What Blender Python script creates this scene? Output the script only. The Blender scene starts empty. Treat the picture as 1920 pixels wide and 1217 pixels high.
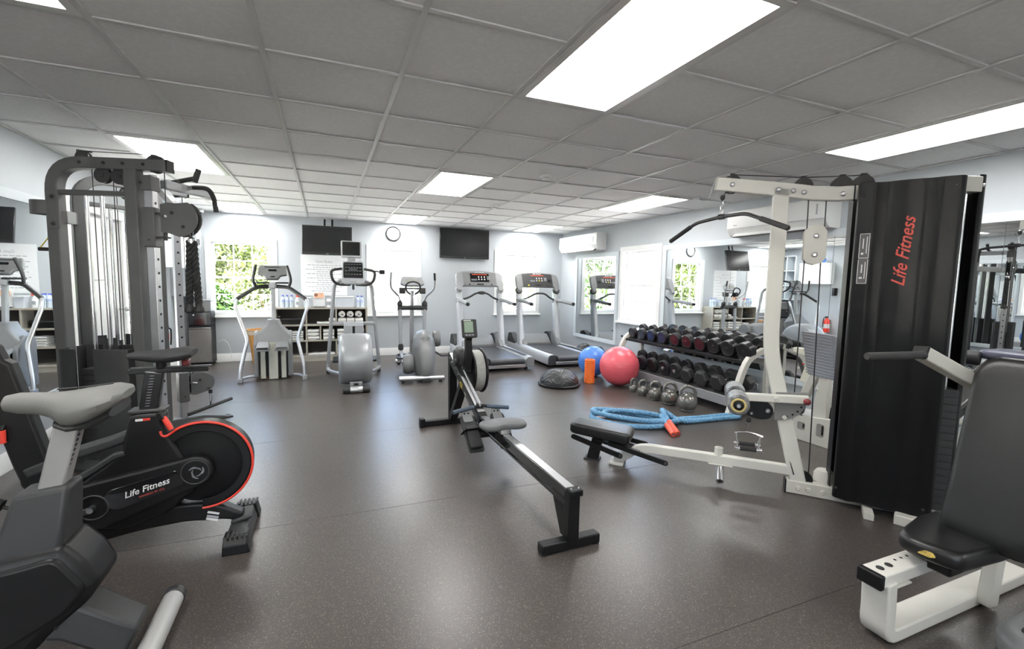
import bpy, bmesh, math, random
from mathutils import Vector, Matrix, Euler
random.seed(7)
R = math.radians
scene = bpy.context.scene
C = scene.collection

# ------------------------------------------------------------------ camera
cam_d = bpy.data.cameras.new('camera')
cam = bpy.data.objects.new('camera', cam_d)
C.objects.link(cam)
cam_d.sensor_width = 36.0
cam_d.lens = 859.06 / 1920 * 36.0
cam_d.clip_start = 0.02
_yaw, _pitch, _roll = 0.3894, -0.0914, 0.0202
_f = Vector((math.sin(_yaw) * math.cos(_pitch), math.cos(_yaw) * math.cos(_pitch), math.sin(_pitch)))
_r = Vector((math.cos(_yaw), -math.sin(_yaw), 0))
_u = _r.cross(_f)
_r2 = _r * math.cos(_roll) + _u * math.sin(_roll)
_u2 = _u * math.cos(_roll) - _r * math.sin(_roll)
_m = Matrix((_r2, _u2, -_f)).transposed().to_4x4()
_m.translation = Vector((0, 0, 1.38))
cam.matrix_world = _m
scene.camera = cam

# ------------------------------------------------------------------ world, sun, exposure
world = bpy.data.worlds.new('sky')
scene.world = world
world.use_nodes = True
_nt = world.node_tree
_nt.nodes.clear()
_sky = _nt.nodes.new('ShaderNodeTexSky')
_sky.sky_type = 'NISHITA'
_sky.sun_disc = False
_sky.sun_elevation = R(52)
_sky.sun_rotation = R(160)
_sky.air_density = 1.0
_sky.dust_density = 3.0
_bg = _nt.nodes.new('ShaderNodeBackground')
_bg.inputs['Strength'].default_value = 1.3
_wo = _nt.nodes.new('ShaderNodeOutputWorld')
_nt.links.new(_sky.outputs[0], _bg.inputs[0])
_nt.links.new(_bg.outputs[0], _wo.inputs[0])
sun_d = bpy.data.lights.new('sun', 'SUN')
sun_d.energy = 210.0
sun_d.angle = R(0.6)
sun_d.color = (1.0, 0.95, 0.86)
sun = bpy.data.objects.new('sun', sun_d)
C.objects.link(sun)
sun.rotation_euler = Vector((0.15, 0.06, -0.98)).to_track_quat('-Z', 'Y').to_euler()
LAMP = 11.0            # emission of the ceiling light diffusers
vs = scene.view_settings
vs.view_transform = 'Standard'
vs.look = 'None'
vs.gamma = 1.0
vs.use_curve_mapping = False
vs.exposure = 0.8
scene.cycles.max_bounces = 10
scene.cycles.diffuse_bounces = 5
scene.cycles.glossy_bounces = 5
scene.cycles.transparent_max_bounces = 12
scene.cycles.sample_clamp_indirect = 6.0
scene.cycles.caustics_reflective = False
scene.cycles.caustics_refractive = False

# ------------------------------------------------------------------ materials (all node based)
MATS = {}
def mat(name, col, rough=0.5, metal=0.0, var=0.06, scale=8.0, bump=0.0, bscale=200.0, coat=0.0, spec=0.5, emit=None):
    if name in MATS:
        return MATS[name]
    m = bpy.data.materials.new(name)
    m.use_nodes = True
    nt = m.node_tree
    b = nt.nodes['Principled BSDF']
    b.inputs['Roughness'].default_value = rough
    b.inputs['Metallic'].default_value = metal
    b.inputs['Coat Weight'].default_value = coat
    b.inputs['Specular IOR Level'].default_value = spec
    tc = nt.nodes.new('ShaderNodeTexCoord')
    no = nt.nodes.new('ShaderNodeTexNoise')
    no.inputs['Scale'].default_value = scale
    no.inputs['Detail'].default_value = 4
    nt.links.new(tc.outputs['Object'], no.inputs['Vector'])
    rp = nt.nodes.new('ShaderNodeValToRGB')
    c = Vector(col[:3])
    lo = c * (1 - var); hi = c * (1 + var)
    rp.color_ramp.elements[0].position = 0.3
    rp.color_ramp.elements[1].position = 0.7
    rp.color_ramp.elements[0].color = (*lo, 1)
    rp.color_ramp.elements[1].color = (min(hi[0], 1), min(hi[1], 1), min(hi[2], 1), 1)
    nt.links.new(no.outputs['Fac'], rp.inputs['Fac'])
    nt.links.new(rp.outputs['Color'], b.inputs['Base Color'])
    if bump:
        n2 = nt.nodes.new('ShaderNodeTexNoise')
        n2.inputs['Scale'].default_value = bscale
        n2.inputs['Detail'].default_value = 2
        nt.links.new(tc.outputs['Object'], n2.inputs['Vector'])
        bp = nt.nodes.new('ShaderNodeBump')
        bp.inputs['Strength'].default_value = bump
        bp.inputs['Distance'].default_value = 0.004
        nt.links.new(n2.outputs['Fac'], bp.inputs['Height'])
        nt.links.new(bp.outputs['Normal'], b.inputs['Normal'])
    if emit:
        b.inputs['Emission Color'].default_value = (*emit[0], 1)
        b.inputs['Emission Strength'].default_value = emit[1]
    MATS[name] = m
    return m

def glass_mat(name, tint=(1, 1, 1), gloss=0.08):
    m = bpy.data.materials.new(name); m.use_nodes = True
    nt = m.node_tree; nt.nodes.clear()
    o = nt.nodes.new('ShaderNodeOutputMaterial'); mx = nt.nodes.new('ShaderNodeMixShader')
    t = nt.nodes.new('ShaderNodeBsdfTransparent'); g = nt.nodes.new('ShaderNodeBsdfGlossy')
    lw = nt.nodes.new('ShaderNodeLayerWeight'); lw.inputs['Blend'].default_value = 0.5
    fr = nt.nodes.new('ShaderNodeMapRange'); fr.inputs['From Min'].default_value = 0.6; fr.inputs['To Min'].default_value = 0.02; fr.inputs['To Max'].default_value = gloss * 3
    nt.links.new(lw.outputs['Facing'], fr.inputs['Value'])
    t.inputs['Color'].default_value = (*tint, 1); g.inputs['Roughness'].default_value = 0.02
    nt.links.new(fr.outputs[0], mx.inputs[0]); nt.links.new(t.outputs[0], mx.inputs[1]); nt.links.new(g.outputs[0], mx.inputs[2])
    nt.links.new(mx.outputs[0], o.inputs[0])
    MATS[name] = m
    return m

M = {}
M['wall'] = mat('wall paint pale blue', (0.50, 0.535, 0.565), 0.6, var=0.015, scale=2, bump=0.05, bscale=120)
M['trim'] = mat('white trim paint', (0.83, 0.84, 0.83), 0.4, var=0.02)
M['mframe'] = mat('mirror frame paint', (0.62, 0.67, 0.71), 0.4, var=0.02)
M['tile'] = None
M['tbar'] = mat('ceiling grid paint', (0.66, 0.66, 0.65), 0.5, var=0.02)
M['fixture'] = mat('fixture white steel', (0.7, 0.69, 0.66), 0.4, var=0.02)
M['black'] = mat('black plastic', (0.007, 0.007, 0.0075), 0.42, var=0.2, spec=0.3)
M['gloss_black'] = mat('gloss black', (0.010, 0.010, 0.011), 0.16, var=0.2, coat=0.3)
M['rubber'] = mat('black rubber', (0.022, 0.022, 0.023), 0.6, var=0.25, bump=0.1)
M['grip'] = mat('grip foam', (0.035, 0.035, 0.036), 0.75, var=0.25, bump=0.3, bscale=350)
M['vinyl'] = mat('black vinyl', (0.009, 0.009, 0.0095), 0.34, var=0.2, bump=0.12, bscale=260)
M['white_metal'] = mat('white powder coat', (0.66, 0.645, 0.59), 0.40, var=0.05, scale=4, bump=0.04)
M['grey_metal'] = mat('charcoal powder coat', (0.105, 0.108, 0.108), 0.42, var=0.06, bump=0.12, bscale=500)
M['dark_metal'] = mat('dark steel', (0.05, 0.05, 0.052), 0.4, metal=0.3, var=0.1)
M['chrome'] = mat('chrome', (0.78, 0.78, 0.79), 0.14, metal=1.0, var=0.03)
M['steel'] = mat('brushed steel', (0.55, 0.55, 0.56), 0.32, metal=1.0, var=0.05)
M['silver'] = mat('silver paint', (0.36, 0.37, 0.385), 0.38, metal=0.25, var=0.04)
M['silver_l'] = mat('pale silver paint', (0.50, 0.52, 0.545), 0.36, metal=0.2, var=0.04)
M['grey_pl'] = mat('mid grey plastic', (0.20, 0.205, 0.21), 0.45, var=0.05, bump=0.08, bscale=400)
M['grey_dk'] = mat('dark grey plastic', (0.028, 0.029, 0.030), 0.5, var=0.06, bump=0.08, bscale=400)
M['screen'] = mat('dark screen', (0.006, 0.0065, 0.008), 0.22, var=0.1, spec=0.3)
M['cable'] = mat('cable', (0.02, 0.02, 0.02), 0.4, var=0.1)
M['red'] = mat('red plastic', (0.75, 0.06, 0.04), 0.35, var=0.06)
M['redprint'] = mat('red print', (0.62, 0.08, 0.06), 0.5, var=0.15, scale=60)
M['whiteprint'] = mat('white print', (0.75, 0.75, 0.74), 0.5, var=0.05)
M['greyprint'] = mat('grey print', (0.38, 0.40, 0.43), 0.6, var=0.05)
M['yellow'] = mat('yellow plastic', (0.80, 0.62, 0.05), 0.5, var=0.06)
M['paper'] = mat('paper', (0.80, 0.82, 0.83), 0.6, var=0.015)
M['wood'] = mat('shelf board', (0.40, 0.37, 0.31), 0.55, var=0.1, scale=14)
M['towel'] = mat('white towel', (0.76, 0.75, 0.71), 0.9, var=0.06, bump=0.5, bscale=300)
M['belt'] = mat('treadmill belt', (0.045, 0.046, 0.05), 0.42, var=0.15, bump=0.1)
M['iron'] = mat('kettlebell enamel', (0.19, 0.185, 0.17), 0.2, metal=0.45, var=0.12, scale=20, bump=0.05)
M['mirror'] = mat('mirror silver', (0.86, 0.885, 0.89), 0.0, metal=1.0, var=0.005)
M['glass'] = glass_mat('window glass')

def tile_mat():
    m = bpy.data.materials.new('ceiling tile mineral'); m.use_nodes = True
    nt = m.node_tree; b = nt.nodes['Principled BSDF']
    b.inputs['Roughness'].default_value = 0.9
    tc = nt.nodes.new('ShaderNodeTexCoord')
    info = nt.nodes.new('ShaderNodeObjectInfo')
    ad = nt.nodes.new('ShaderNodeVectorMath'); ad.operation = 'ADD'
    nt.links.new(tc.outputs['Object'], ad.inputs[0]); nt.links.new(info.outputs['Location'], ad.inputs[1])
    vo = nt.nodes.new('ShaderNodeTexVoronoi'); vo.inputs['Scale'].default_value = 75
    nt.links.new(ad.outputs[0], vo.inputs['Vector'])
    no = nt.nodes.new('ShaderNodeTexNoise'); no.inputs['Scale'].default_value = 40; no.inputs['Detail'].default_value = 3
    nt.links.new(ad.outputs[0], no.inputs['Vector'])
    r1 = nt.nodes.new('ShaderNodeValToRGB')
    r1.color_ramp.elements[0].position = 0.07; r1.color_ramp.elements[0].color = (0.50, 0.49, 0.48, 1)
    r1.color_ramp.elements[1].position = 0.14; r1.color_ramp.elements[1].color = (1, 1, 1, 1)
    nt.links.new(vo.outputs['Distance'], r1.inputs['Fac'])
    r2 = nt.nodes.new('ShaderNodeValToRGB')
    r2.color_ramp.elements[0].position = 0.45; r2.color_ramp.elements[0].color = (0.88,0.88,0.87,1)
    r2.color_ramp.elements[1].position = 0.65; r2.color_ramp.elements[1].color = (0.92,0.92,0.91,1)
    nt.links.new(no.outputs['Fac'], r2.inputs['Fac'])
    # pinholes only where a second noise allows, so they scatter unevenly
    mx = nt.nodes.new('ShaderNodeMix'); mx.data_type = 'RGBA'; mx.blend_type = 'MULTIPLY'; mx.inputs[0].default_value = 0.6
    nt.links.new(r2.outputs['Color'], mx.inputs[6]); nt.links.new(r1.outputs['Color'], mx.inputs[7])
    nt.links.new(mx.outputs[2], b.inputs['Base Color'])
    bp = nt.nodes.new('ShaderNodeBump'); bp.inputs['Strength'].default_value = 0.4; bp.inputs['Distance'].default_value = 0.003
    nt.links.new(r1.outputs['Color'], bp.inputs['Height']); nt.links.new(bp.outputs['Normal'], b.inputs['Normal'])
    return m
M['tile'] = tile_mat()

def floor_mat():
    m = bpy.data.materials.new('speckled rubber flooring'); m.use_nodes = True
    nt = m.node_tree; b = nt.nodes['Principled BSDF']
    tc = nt.nodes.new('ShaderNodeTexCoord')
    geo = nt.nodes.new('ShaderNodeNewGeometry')
    vo = nt.nodes.new('ShaderNodeTexVoronoi'); vo.inputs['Scale'].default_value = 320
    nt.links.new(geo.outputs['Position'], vo.inputs['Vector'])
    rp = nt.nodes.new('ShaderNodeValToRGB')
    e = rp.color_ramp.elements
    e[0].position = 0.0; e[0].color = (0.052, 0.046, 0.043, 1)
    e[1].position = 0.80; e[1].color = (0.066, 0.059, 0.054, 1)
    n1 = e.new(0.86); n1.color = (0.145, 0.098, 0.078, 1)
    n2 = e.new(0.93); n2.color = (0.069, 0.063, 0.058, 1)
    n3 = e.new(0.97); n3.color = (0.19, 0.17, 0.145, 1)
    sep = nt.nodes.new('ShaderNodeSeparateColor')
    nt.links.new(vo.outputs['Color'], sep.inputs[0]); nt.links.new(sep.outputs[0], rp.inputs['Fac'])
    no = nt.nodes.new('ShaderNodeTexNoise'); no.inputs['Scale'].default_value = 1.3; no.inputs['Detail'].default_value = 5
    nt.links.new(geo.outputs['Position'], no.inputs['Vector'])
    mr = nt.nodes.new('ShaderNodeMapRange'); mr.inputs['To Min'].default_value = 0.82; mr.inputs['To Max'].default_value = 1.22
    nt.links.new(no.outputs['Fac'], mr.inputs['Value'])
    mx = nt.nodes.new('ShaderNodeVectorMath'); mx.operation = 'SCALE'
    nt.links.new(rp.outputs['Color'], mx.inputs[0]); nt.links.new(mr.outputs[0], mx.inputs['Scale'])
    nt.links.new(mx.outputs[0], b.inputs['Base Color'])
    mr2 = nt.nodes.new('ShaderNodeMapRange'); mr2.inputs['To Min'].default_value = 0.25; mr2.inputs['To Max'].default_value = 0.40
    nt.links.new(no.outputs['Fac'], mr2.inputs['Value']); nt.links.new(mr2.outputs[0], b.inputs['Roughness'])
    b.inputs['Specular IOR Level'].default_value = 0.5
    bp = nt.nodes.new('ShaderNodeBump'); bp.inputs['Strength'].default_value = 0.10; bp.inputs['Distance'].default_value = 0.001
    n4 = nt.nodes.new('ShaderNodeTexNoise'); n4.inputs['Scale'].default_value = 160
    nt.links.new(geo.outputs['Position'], n4.inputs['Vector'])
    nt.links.new(n4.outputs['Fac'], bp.inputs['Height']); nt.links.new(bp.outputs['Normal'], b.inputs['Normal'])
    return m
M['floor'] = floor_mat()

# ------------------------------------------------------------------ mesh helpers
def V(*a): return Vector(a)
def perp(d):
    d = d.normalized()
    a = Vector((0, 0, 1)) if abs(d.z) < 0.9 else Vector((1, 0, 0))
    x = a.cross(d).normalized()
    return x, d.cross(x)

def fillet(pts, r, n=5):
    """round the inner corners of a polyline"""
    pts = [Vector(p) for p in pts]
    out = [pts[0]]
    for i in range(1, len(pts) - 1):
        a, b, c = pts[i - 1], pts[i], pts[i + 1]
        rr = r[i - 1] if isinstance(r, (list, tuple)) else r
        d1 = (a - b); d2 = (c - b)
        l = min(rr, d1.length * 0.49, d2.length * 0.49)
        p1 = b + d1.normalized() * l; p2 = b + d2.normalized() * l
        for k in range(n + 1):
            t = k / n
            out.append(p1 * (1 - t) ** 2 + b * 2 * t * (1 - t) + p2 * t * t)
    out.append(pts[-1])
    return out

def ring2d(pts, r, n=4):
    """closed polygon with rounded corners, 2D"""
    P = [Vector((p[0], p[1])) for p in pts]; out = []
    for i in range(len(P)):
        a, b, c = P[i - 1], P[i], P[(i + 1) % len(P)]
        d1 = a - b; d2 = c - b
        l = min(r, d1.length * 0.49, d2.length * 0.49)
        p1 = b + d1.normalized() * l; p2 = b + d2.normalized() * l
        for k in range(n + 1):
            t = k / n
            out.append(p1 * (1 - t) ** 2 + b * 2 * t * (1 - t) + p2 * t * t)
    return [(p.x, p.y) for p in out]

def rrect(w, h, r, n=4, cx=0, cy=0):
    return ring2d([(cx - w / 2, cy - h / 2), (cx + w / 2, cy - h / 2), (cx + w / 2, cy + h / 2), (cx - w / 2, cy + h / 2)], r, n)

def stroke(pts, w):
    """outline of a 2D polyline with width (or widths)"""
    P = [Vector((p[0], p[1])) for p in pts]
    L, Rr = [], []
    for i, p in enumerate(P):
        d = (P[min(i + 1, len(P) - 1)] - P[max(i - 1, 0)]).normalized()
        n = Vector((-d.y, d.x)); ww = (w[i] if isinstance(w, (list, tuple)) else w) / 2
        L.append(p + n * ww); Rr.append(p - n * ww)
    return [(p.x, p.y) for p in L] + [(p.x, p.y) for p in reversed(Rr)]

class MB:
    def __init__(s): s.v = []; s.f = []
    def add(s, vs, fs):
        o = len(s.v); s.v += [Vector(v) for v in vs]; s.f += [tuple(i + o for i in f) for f in fs]; return s
    def box(s, c, size, rot=None):
        x, y, z = size[0] / 2, size[1] / 2, size[2] / 2
        vs = [Vector(p) for p in ((-x, -y, -z), (x, -y, -z), (x, y, -z), (-x, y, -z), (-x, -y, z), (x, -y, z), (x, y, z), (-x, y, z))]
        if rot is not None:
            m = Euler(rot).to_matrix() if not isinstance(rot, Matrix) else rot
            vs = [m @ v for v in vs]
        c = Vector(c)
        return s.add([v + c for v in vs], [(0, 3, 2, 1), (4, 5, 6, 7), (0, 1, 5, 4), (1, 2, 6, 5), (2, 3, 7, 6), (3, 0, 4, 7)])
    def bar(s, p, q, w, h, up=(0, 0, 1)):
        """rectangular bar from p to q; w sideways, h along up"""
        p, q = Vector(p), Vector(q); d = (q - p).normalized(); up = Vector(up)
        x = d.cross(up)
        if x.length < 1e-4: x = d.cross(Vector((1, 0, 0)))
        x.normalize(); u = x.cross(d)
        vs = []
        for e in (p, q):
            for a, b in ((-1, -1), (1, -1), (1, 1), (-1, 1)): vs.append(e + x * a * w / 2 + u * b * h / 2)
        return s.add(vs, [(0, 1, 2, 3), (7, 6, 5, 4), (0, 4, 5, 1), (1, 5, 6, 2), (2, 6, 7, 3), (3, 7, 4, 0)])
    def loft(s, rings, cap=True, closed=False):
        n = len(rings[0]); vs = [p for r in rings for p in r]; fs = []
        m = len(rings)
        for i in range(m if closed else m - 1):
            a, b = i * n, ((i + 1) % m) * n
            for k in range(n): fs.append((a + k, a + (k + 1) % n, b + (k + 1) % n, b + k))
        if cap and not closed:
            fs.append(tuple(reversed(range(n)))); fs.append(tuple(range((m - 1) * n, m * n)))
        return s.add(vs, fs)
    def cyl(s, p, q, r, r2=None, n=16):
        p, q = Vector(p), Vector(q); r2 = r if r2 is None else r2
        x, y = perp(q - p)
        rg = lambda c, rr: [c + (x * math.cos(2 * math.pi * k / n) + y * math.sin(2 * math.pi * k / n)) * rr for k in range(n)]
        return s.loft([rg(p, r), rg(q, r2)])
    def tube(s, pts, r, n=10, closed=False, flat=1.0, up=None):
        P = [Vector(p) for p in pts]; m = len(P); rings = []
        d0 = (P[1] - P[0]).normalized(); x, y = perp(d0)
        if up is not None:
            y = Vector(up); y = (y - d0 * y.dot(d0)).normalized(); x = y.cross(d0)
        for i in range(m):
            if closed: d = (P[(i + 1) % m] - P[i - 1]).normalized()
            else: d = (P[min(i + 1, m - 1)] - P[max(i - 1, 0)]).normalized()
            x = (x - d * x.dot(d)).normalized(); y = d.cross(x)
            rr = r[i] if isinstance(r, (list, tuple)) else r
            rings.append([P[i] + (x * math.cos(2 * math.pi * k / n) + y * flat * math.sin(2 * math.pi * k / n)) * rr for k in range(n)])
        return s.loft(rings, closed=closed)
    def lathe(s, prof, c=(0, 0, 0), axis=(0, 0, 1), n=24, cap=True):
        c = Vector(c); a = Vector(axis).normalized(); x, y = perp(a)
        rings = [[c + a * z + (x * math.cos(2 * math.pi * k / n) + y * math.sin(2 * math.pi * k / n)) * max(r, 1e-4) for k in range(n)] for r, z in prof]
        return s.loft(rings, cap=cap)
    def torus(s, c, axis, R_, r, n=24, m=8):
        c = Vector(c); a = Vector(axis).normalized(); x, y = perp(a)
        return s.tube([c + (x * math.cos(2 * math.pi * k / n) + y * math.sin(2 * math.pi * k / n)) * R_ for k in range(n)], r, n=m, closed=True)
    def sph(s, c, r, n=20, m=12):
        c = Vector(c); r = (r, r, r) if not isinstance(r, (list, tuple)) else r
        rings = []
        for i in range(m + 1):
            t = -math.pi / 2 + math.pi * i / m; cr = max(math.cos(t), 1e-3)
            rings.append([c + Vector((r[0] * cr * math.cos(2 * math.pi * k / n), r[1] * cr * math.sin(2 * math.pi * k / n), r[2] * math.sin(t))) for k in range(n)])
        return s.loft(rings)
    def prism(s, poly, o, ux, uy, t, t0=None):
        """polygon in plane (ux,uy) at o, extruded along ux x uy from t0 (default -t/2) by t"""
        o, ux, uy = Vector(o), Vector(ux).normalized(), Vector(uy).normalized(); nz = ux.cross(uy).normalized()
        a = -t / 2 if t0 is None else t0
        r = lambda h: [o + ux * p[0] + uy * p[1] + nz * h for p in poly]
        return s.loft([r(a), r(a + t)])
    def pillow(s, poly, o, ux, uy, t, rnd=0.02, t0=0.0, n=4):
        """polygon pad with rounded rim"""
        o, ux, uy = Vector(o), Vector(ux).normalized(), Vector(uy).normalized(); nz = ux.cross(uy).normalized()
        cx = sum(p[0] for p in poly) / len(poly); cy = sum(p[1] for p in poly) / len(poly)
        mw = min(max(p[0] for p in poly) - cx, max(p[1] for p in poly) - cy)
        rings = []
        steps = [(rnd * (1 - math.sin(math.pi / 2 * k / n)), t0 + rnd * (1 - math.cos(math.pi / 2 * k / n))) for k in range(n + 1)]
        steps += [(rnd * (1 - math.cos(math.pi / 2 * k / n)), t0 + t - rnd * (1 - math.sin(math.pi / 2 * k / n))) for k in range(n + 1)]
        for ins, h in steps:
            f = 1 - ins / mw
            rings.append([o + ux * (cx + (p[0] - cx) * f) + uy * (cy + (p[1] - cy) * f) + nz * h for p in poly])
        return s.loft(rings)
    def mesh(s, name, angle=32):
        me = bpy.data.meshes.new(name)
        me.from_pydata([tuple(v) for v in s.v], [], s.f)
        bm = bmesh.new(); bm.from_mesh(me)
        bmesh.ops.recalc_face_normals(bm, faces=bm.faces)
        bm.to_mesh(me); bm.free()
        me.shade_smooth()
        me.set_sharp_from_angle(angle=R(angle))
        return me
    def build(s, name, m, parent=None, bevel=0.0, seg=2, angle=32, label=None):
        me = s.mesh(name, angle)
        o = bpy.data.objects.new(name, me)
        me.materials.append(M[m] if isinstance(m, str) else m)
        C.objects.link(o)
        if parent is not None: o.parent = parent
        if bevel:
            b = o.modifiers.new('bevel', 'BEVEL'); b.width = bevel; b.segments = seg; b.limit_method = 'ANGLE'; b.angle_limit = R(40)
            b.harden_normals = False
        if label: o['label'] = label
        return o

def thing(name, label, cat, loc=(0, 0, 0), rotz=0.0, group=None):
    o = bpy.data.objects.new(name, None); C.objects.link(o)
    o.empty_display_size = 0.1
    o.location = loc; o.rotation_euler = (0, 0, rotz)
    o['label'] = label; o['category'] = cat
    if group: o['group'] = group
    return o
def tag(o, label, cat, group=None):
    o['label'] = label; o['category'] = cat
    if group: o['group'] = group
    return o
def struct(o):
    o['kind'] = 'structure'; return o
def clone(o, name=None, parent=None):
    c = o.copy(); C.objects.link(c); c.parent = parent
    for ch in list(o.children): clone(ch, None, c)
    return c

def text_obj(name, s, size, m, parent, o, ux, uy, depth=0.0008, align='CENTER', shear=0.0, bold=0.0, space=1.0):
    """flat lettering: ux is the reading direction, uy the up direction"""
    cu = bpy.data.curves.new(name, 'FONT'); cu.body = s; cu.size = size; cu.extrude = depth; cu.shear = shear
    cu.offset = bold; cu.space_character = space
    cu.align_x = align; cu.align_y = 'CENTER'; cu.resolution_u = 3
    t = bpy.data.objects.new(name + '_tmp', cu); C.objects.link(t)
    dg = bpy.context.evaluated_depsgraph_get(); dg.update()
    me = bpy.data.meshes.new_from_object(t.evaluated_get(dg))
    me.name = name
    bpy.data.objects.remove(t); bpy.data.curves.remove(cu)
    me.materials.clear(); me.materials.append(M[m])
    ob = bpy.data.objects.new(name, me); C.objects.link(ob)
    ux, uy = Vector(ux).normalized(), Vector(uy).normalized(); uz = ux.cross(uy).normalized(); uy = uz.cross(ux)
    mt = Matrix((ux, uy, uz)).transposed().to_4x4(); mt.translation = Vector(o)
    me.transform(mt)
    if parent is not None: ob.parent = parent
    return ob
X, Y, Z = Vector((1, 0, 0)), Vector((0, 1, 0)), Vector((0, 0, 1))

# ------------------------------------------------------------------ the room
XL, XR, YB, YF, HC = -2.07, 4.63, 8.60, -2.45, 2.395
G = 0.61; GX, GY = -0.85, 1.8226

def wall(name, axis, at, lo, hi, holes, thick, outward, m='wall', z1=HC + 0.25):
    """wall slab in plane axis=at between lo and hi, with rectangular holes (a0,a1,z0,z1)"""
    cuts = sorted(set([lo, hi] + [h[0] for h in holes] + [h[1] for h in holes]))
    mb = MB()
    def put(a0, a1, b0, b1):
        c = at + outward * thick / 2
        if axis == 'x': mb.box((c, (a0 + a1) / 2, (b0 + b1) / 2), (thick, a1 - a0, b1 - b0))
        else: mb.box(((a0 + a1) / 2, c, (b0 + b1) / 2), (a1 - a0, thick, b1 - b0))
    for a0, a1 in zip(cuts[:-1], cuts[1:]):
        hh = [h for h in holes if h[0] <= a0 + 1e-6 and h[1] >= a1 - 1e-6]
        if not hh: put(a0, a1, 0, z1)
        else:
            if hh[0][2] > 0: put(a0, a1, 0, hh[0][2])
            put(a0, a1, hh[0][3], z1)
    bm = bmesh.new(); me = mb.mesh(name); bm.from_mesh(me); bmesh.ops.remove_doubles(bm, verts=bm.verts, dist=1e-5); bm.to_mesh(me); bm.free()
    o = bpy.data.objects.new(name, me); me.materials.append(M[m]); C.objects.link(o)
    return struct(o)

W1 = (-1.66, -0.79, 0.80, 1.94); W2 = (0.78, 1.60, 0.80, 1.94); W3 = (3.20, 4.04, 0.80, 1.94); W4 = (5.56, 6.44, 0.82, 1.93)
D1 = (5.26, 7.00, 0.0, 1.97)
wall('wall_back', 'y', YB, XL - 0.15, XR + 0.15, [W1, W2, W3], 0.16, 1)
wall('wall_right', 'x', XR, YF, YB, [W4], 0.16, 1)
wall('wall_left', 'x', XL, YF, YB, [D1], 0.16, -1)
W5_ADDED = (-1.3, 0.1, 0.75, 2.02); W6 = (0.6, 2.0, 0.55, 2.02); W7 = (2.7, 4.1, 0.55, 2.02)  # unseen front windows added for ceiling daylight; only the first is built
wall('wall_front', 'y', YF, XL - 0.15, XR + 0.15, [W5_ADDED], 0.16, -1)

# floor: rubber rolls laid across the room
fl_ = struct(MB().box(((XL + XR) / 2, (YF + YB) / 2, -0.06), (XR - XL + 0.3, YB - YF + 0.3, 0.1)).build('floor', mat('seam rubber', (0.09, 0.085, 0.08), 0.6)))
y = 2.75 - 1.487 * 4
seams = []
while y < YB:
    seams.append(y); y += 1.487
ed = [YF] + [s for s in seams if s > YF + 0.1] + [YB]
for a, b in zip(ed[:-1], ed[1:]):
    MB().box(((XL + XR) / 2, (a + b) / 2, -0.005), (XR - XL, b - a - 0.002, 0.01)).build('rubber_mat', 'floor', fl_, bevel=0.001, seg=1)

# baseboards
def baseboard(name, p, q, n):
    d = Vector(q) - Vector(p); mb = MB()
    c = (Vector(p) + Vector(q)) / 2
    prof = [(0, 0), (0.016, 0), (0.016, 0.105), (0.010, 0.118), (0.006, 0.135), (0, 0.135)]
    mb.prism(prof, c, n, Z, d.length)
    return struct(mb.build(name, 'trim'))
baseboard('baseboard_back', (XL, YB, 0), (XR, YB, 0), (0, -1, 0))
baseboard('baseboard_right', (XR, YF, 0), (XR, YB, 0), (-1, 0, 0))
baseboard('baseboard_left', (XL, YF, 0), (XL, D1[0] - 0.09, 0), (1, 0, 0))
baseboard('baseboard_left', (XL, D1[1] + 0.09, 0), (XL, YB, 0), (1, 0, 0))
baseboard('baseboard_front', (XL, YF, 0), (XR, YF, 0), (0, 1, 0))

# ceiling: slab, grid bars, tiles
ceil = struct(MB().box(((XL + XR) / 2, (YF + YB) / 2, HC + 0.24), (XR - XL + 0.3, YB - YF + 0.3, 0.1)).build('ceiling', 'fixture'))
for i in range(-2, 10):
    x = GX + i * G
    if XL - 0.02 < x < XR + 0.02:
        MB().box((x, (YF + YB) / 2, HC + 0.004), (0.024, YB - YF, 0.008)).build('ceiling_grid_bar', 'tbar', ceil)
LIGHTS = [(c, j) for c in (-1, 3, 7) for j in (-6, -1, 4, 9)]
lit = set((c, j + k) for c, j in LIGHTS for k in (0, 1))
tee_me = MB().box((0, 0, 0.0045), (G - 0.024, 0.024, 0.007)).mesh('cross_tee'); tee_me.materials.append(M['tbar'])
for j in range(-6, 12):
    for i in range(-2, 9):
        if (i, j) in lit and (i, j - 1) in lit: continue
        o = bpy.data.objects.new('cross_tee', tee_me); C.objects.link(o); o.parent = ceil
        o.location = (GX + (i + 0.5) * G, GY + j * G, HC)
for nm, c, sz in (('wall_angle', ((XL + XR) / 2, YB - 0.012, HC + 0.003), (XR - XL, 0.024, 0.008)), ('wall_angle', (XL + 0.012, (YF + YB) / 2, HC + 0.003), (0.024, YB - YF, 0.008)), ('wall_angle', (XR - 0.012, (YF + YB) / 2, HC + 0.003), (0.024, YB - YF, 0.008))):
    MB().box(c, sz).build(nm, 'tbar', ceil)
tile_me = MB().box((0, 0, 0.006), (G - 0.006, G - 0.006, 0.012)).mesh('ceiling_tile'); tile_me.materials.append(M['tile'])
for i in range(-2, 9):
    for j in range(-8, 12):
        if (i, j) in lit: continue
        x, y = GX + (i + 0.5) * G, GY + (j + 0.5) * G
        if y - G / 2 > YB - 0.03 or y + G / 2 < YF: continue
        o = bpy.data.objects.new('ceiling_tile', tile_me); C.objects.link(o); o.parent = ceil
        y0, y1 = max(y - G / 2, YF), min(y + G / 2, YB)
        o.location = (x, (y0 + y1) / 2, HC + 0.010 + random.uniform(0, 0.0015)); o.scale = (1, (y1 - y0) / G, 1)
        o.rotation_euler = (random.uniform(-1, 1) * R(0.12), random.uniform(-1, 1) * R(0.12), 0)

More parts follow.
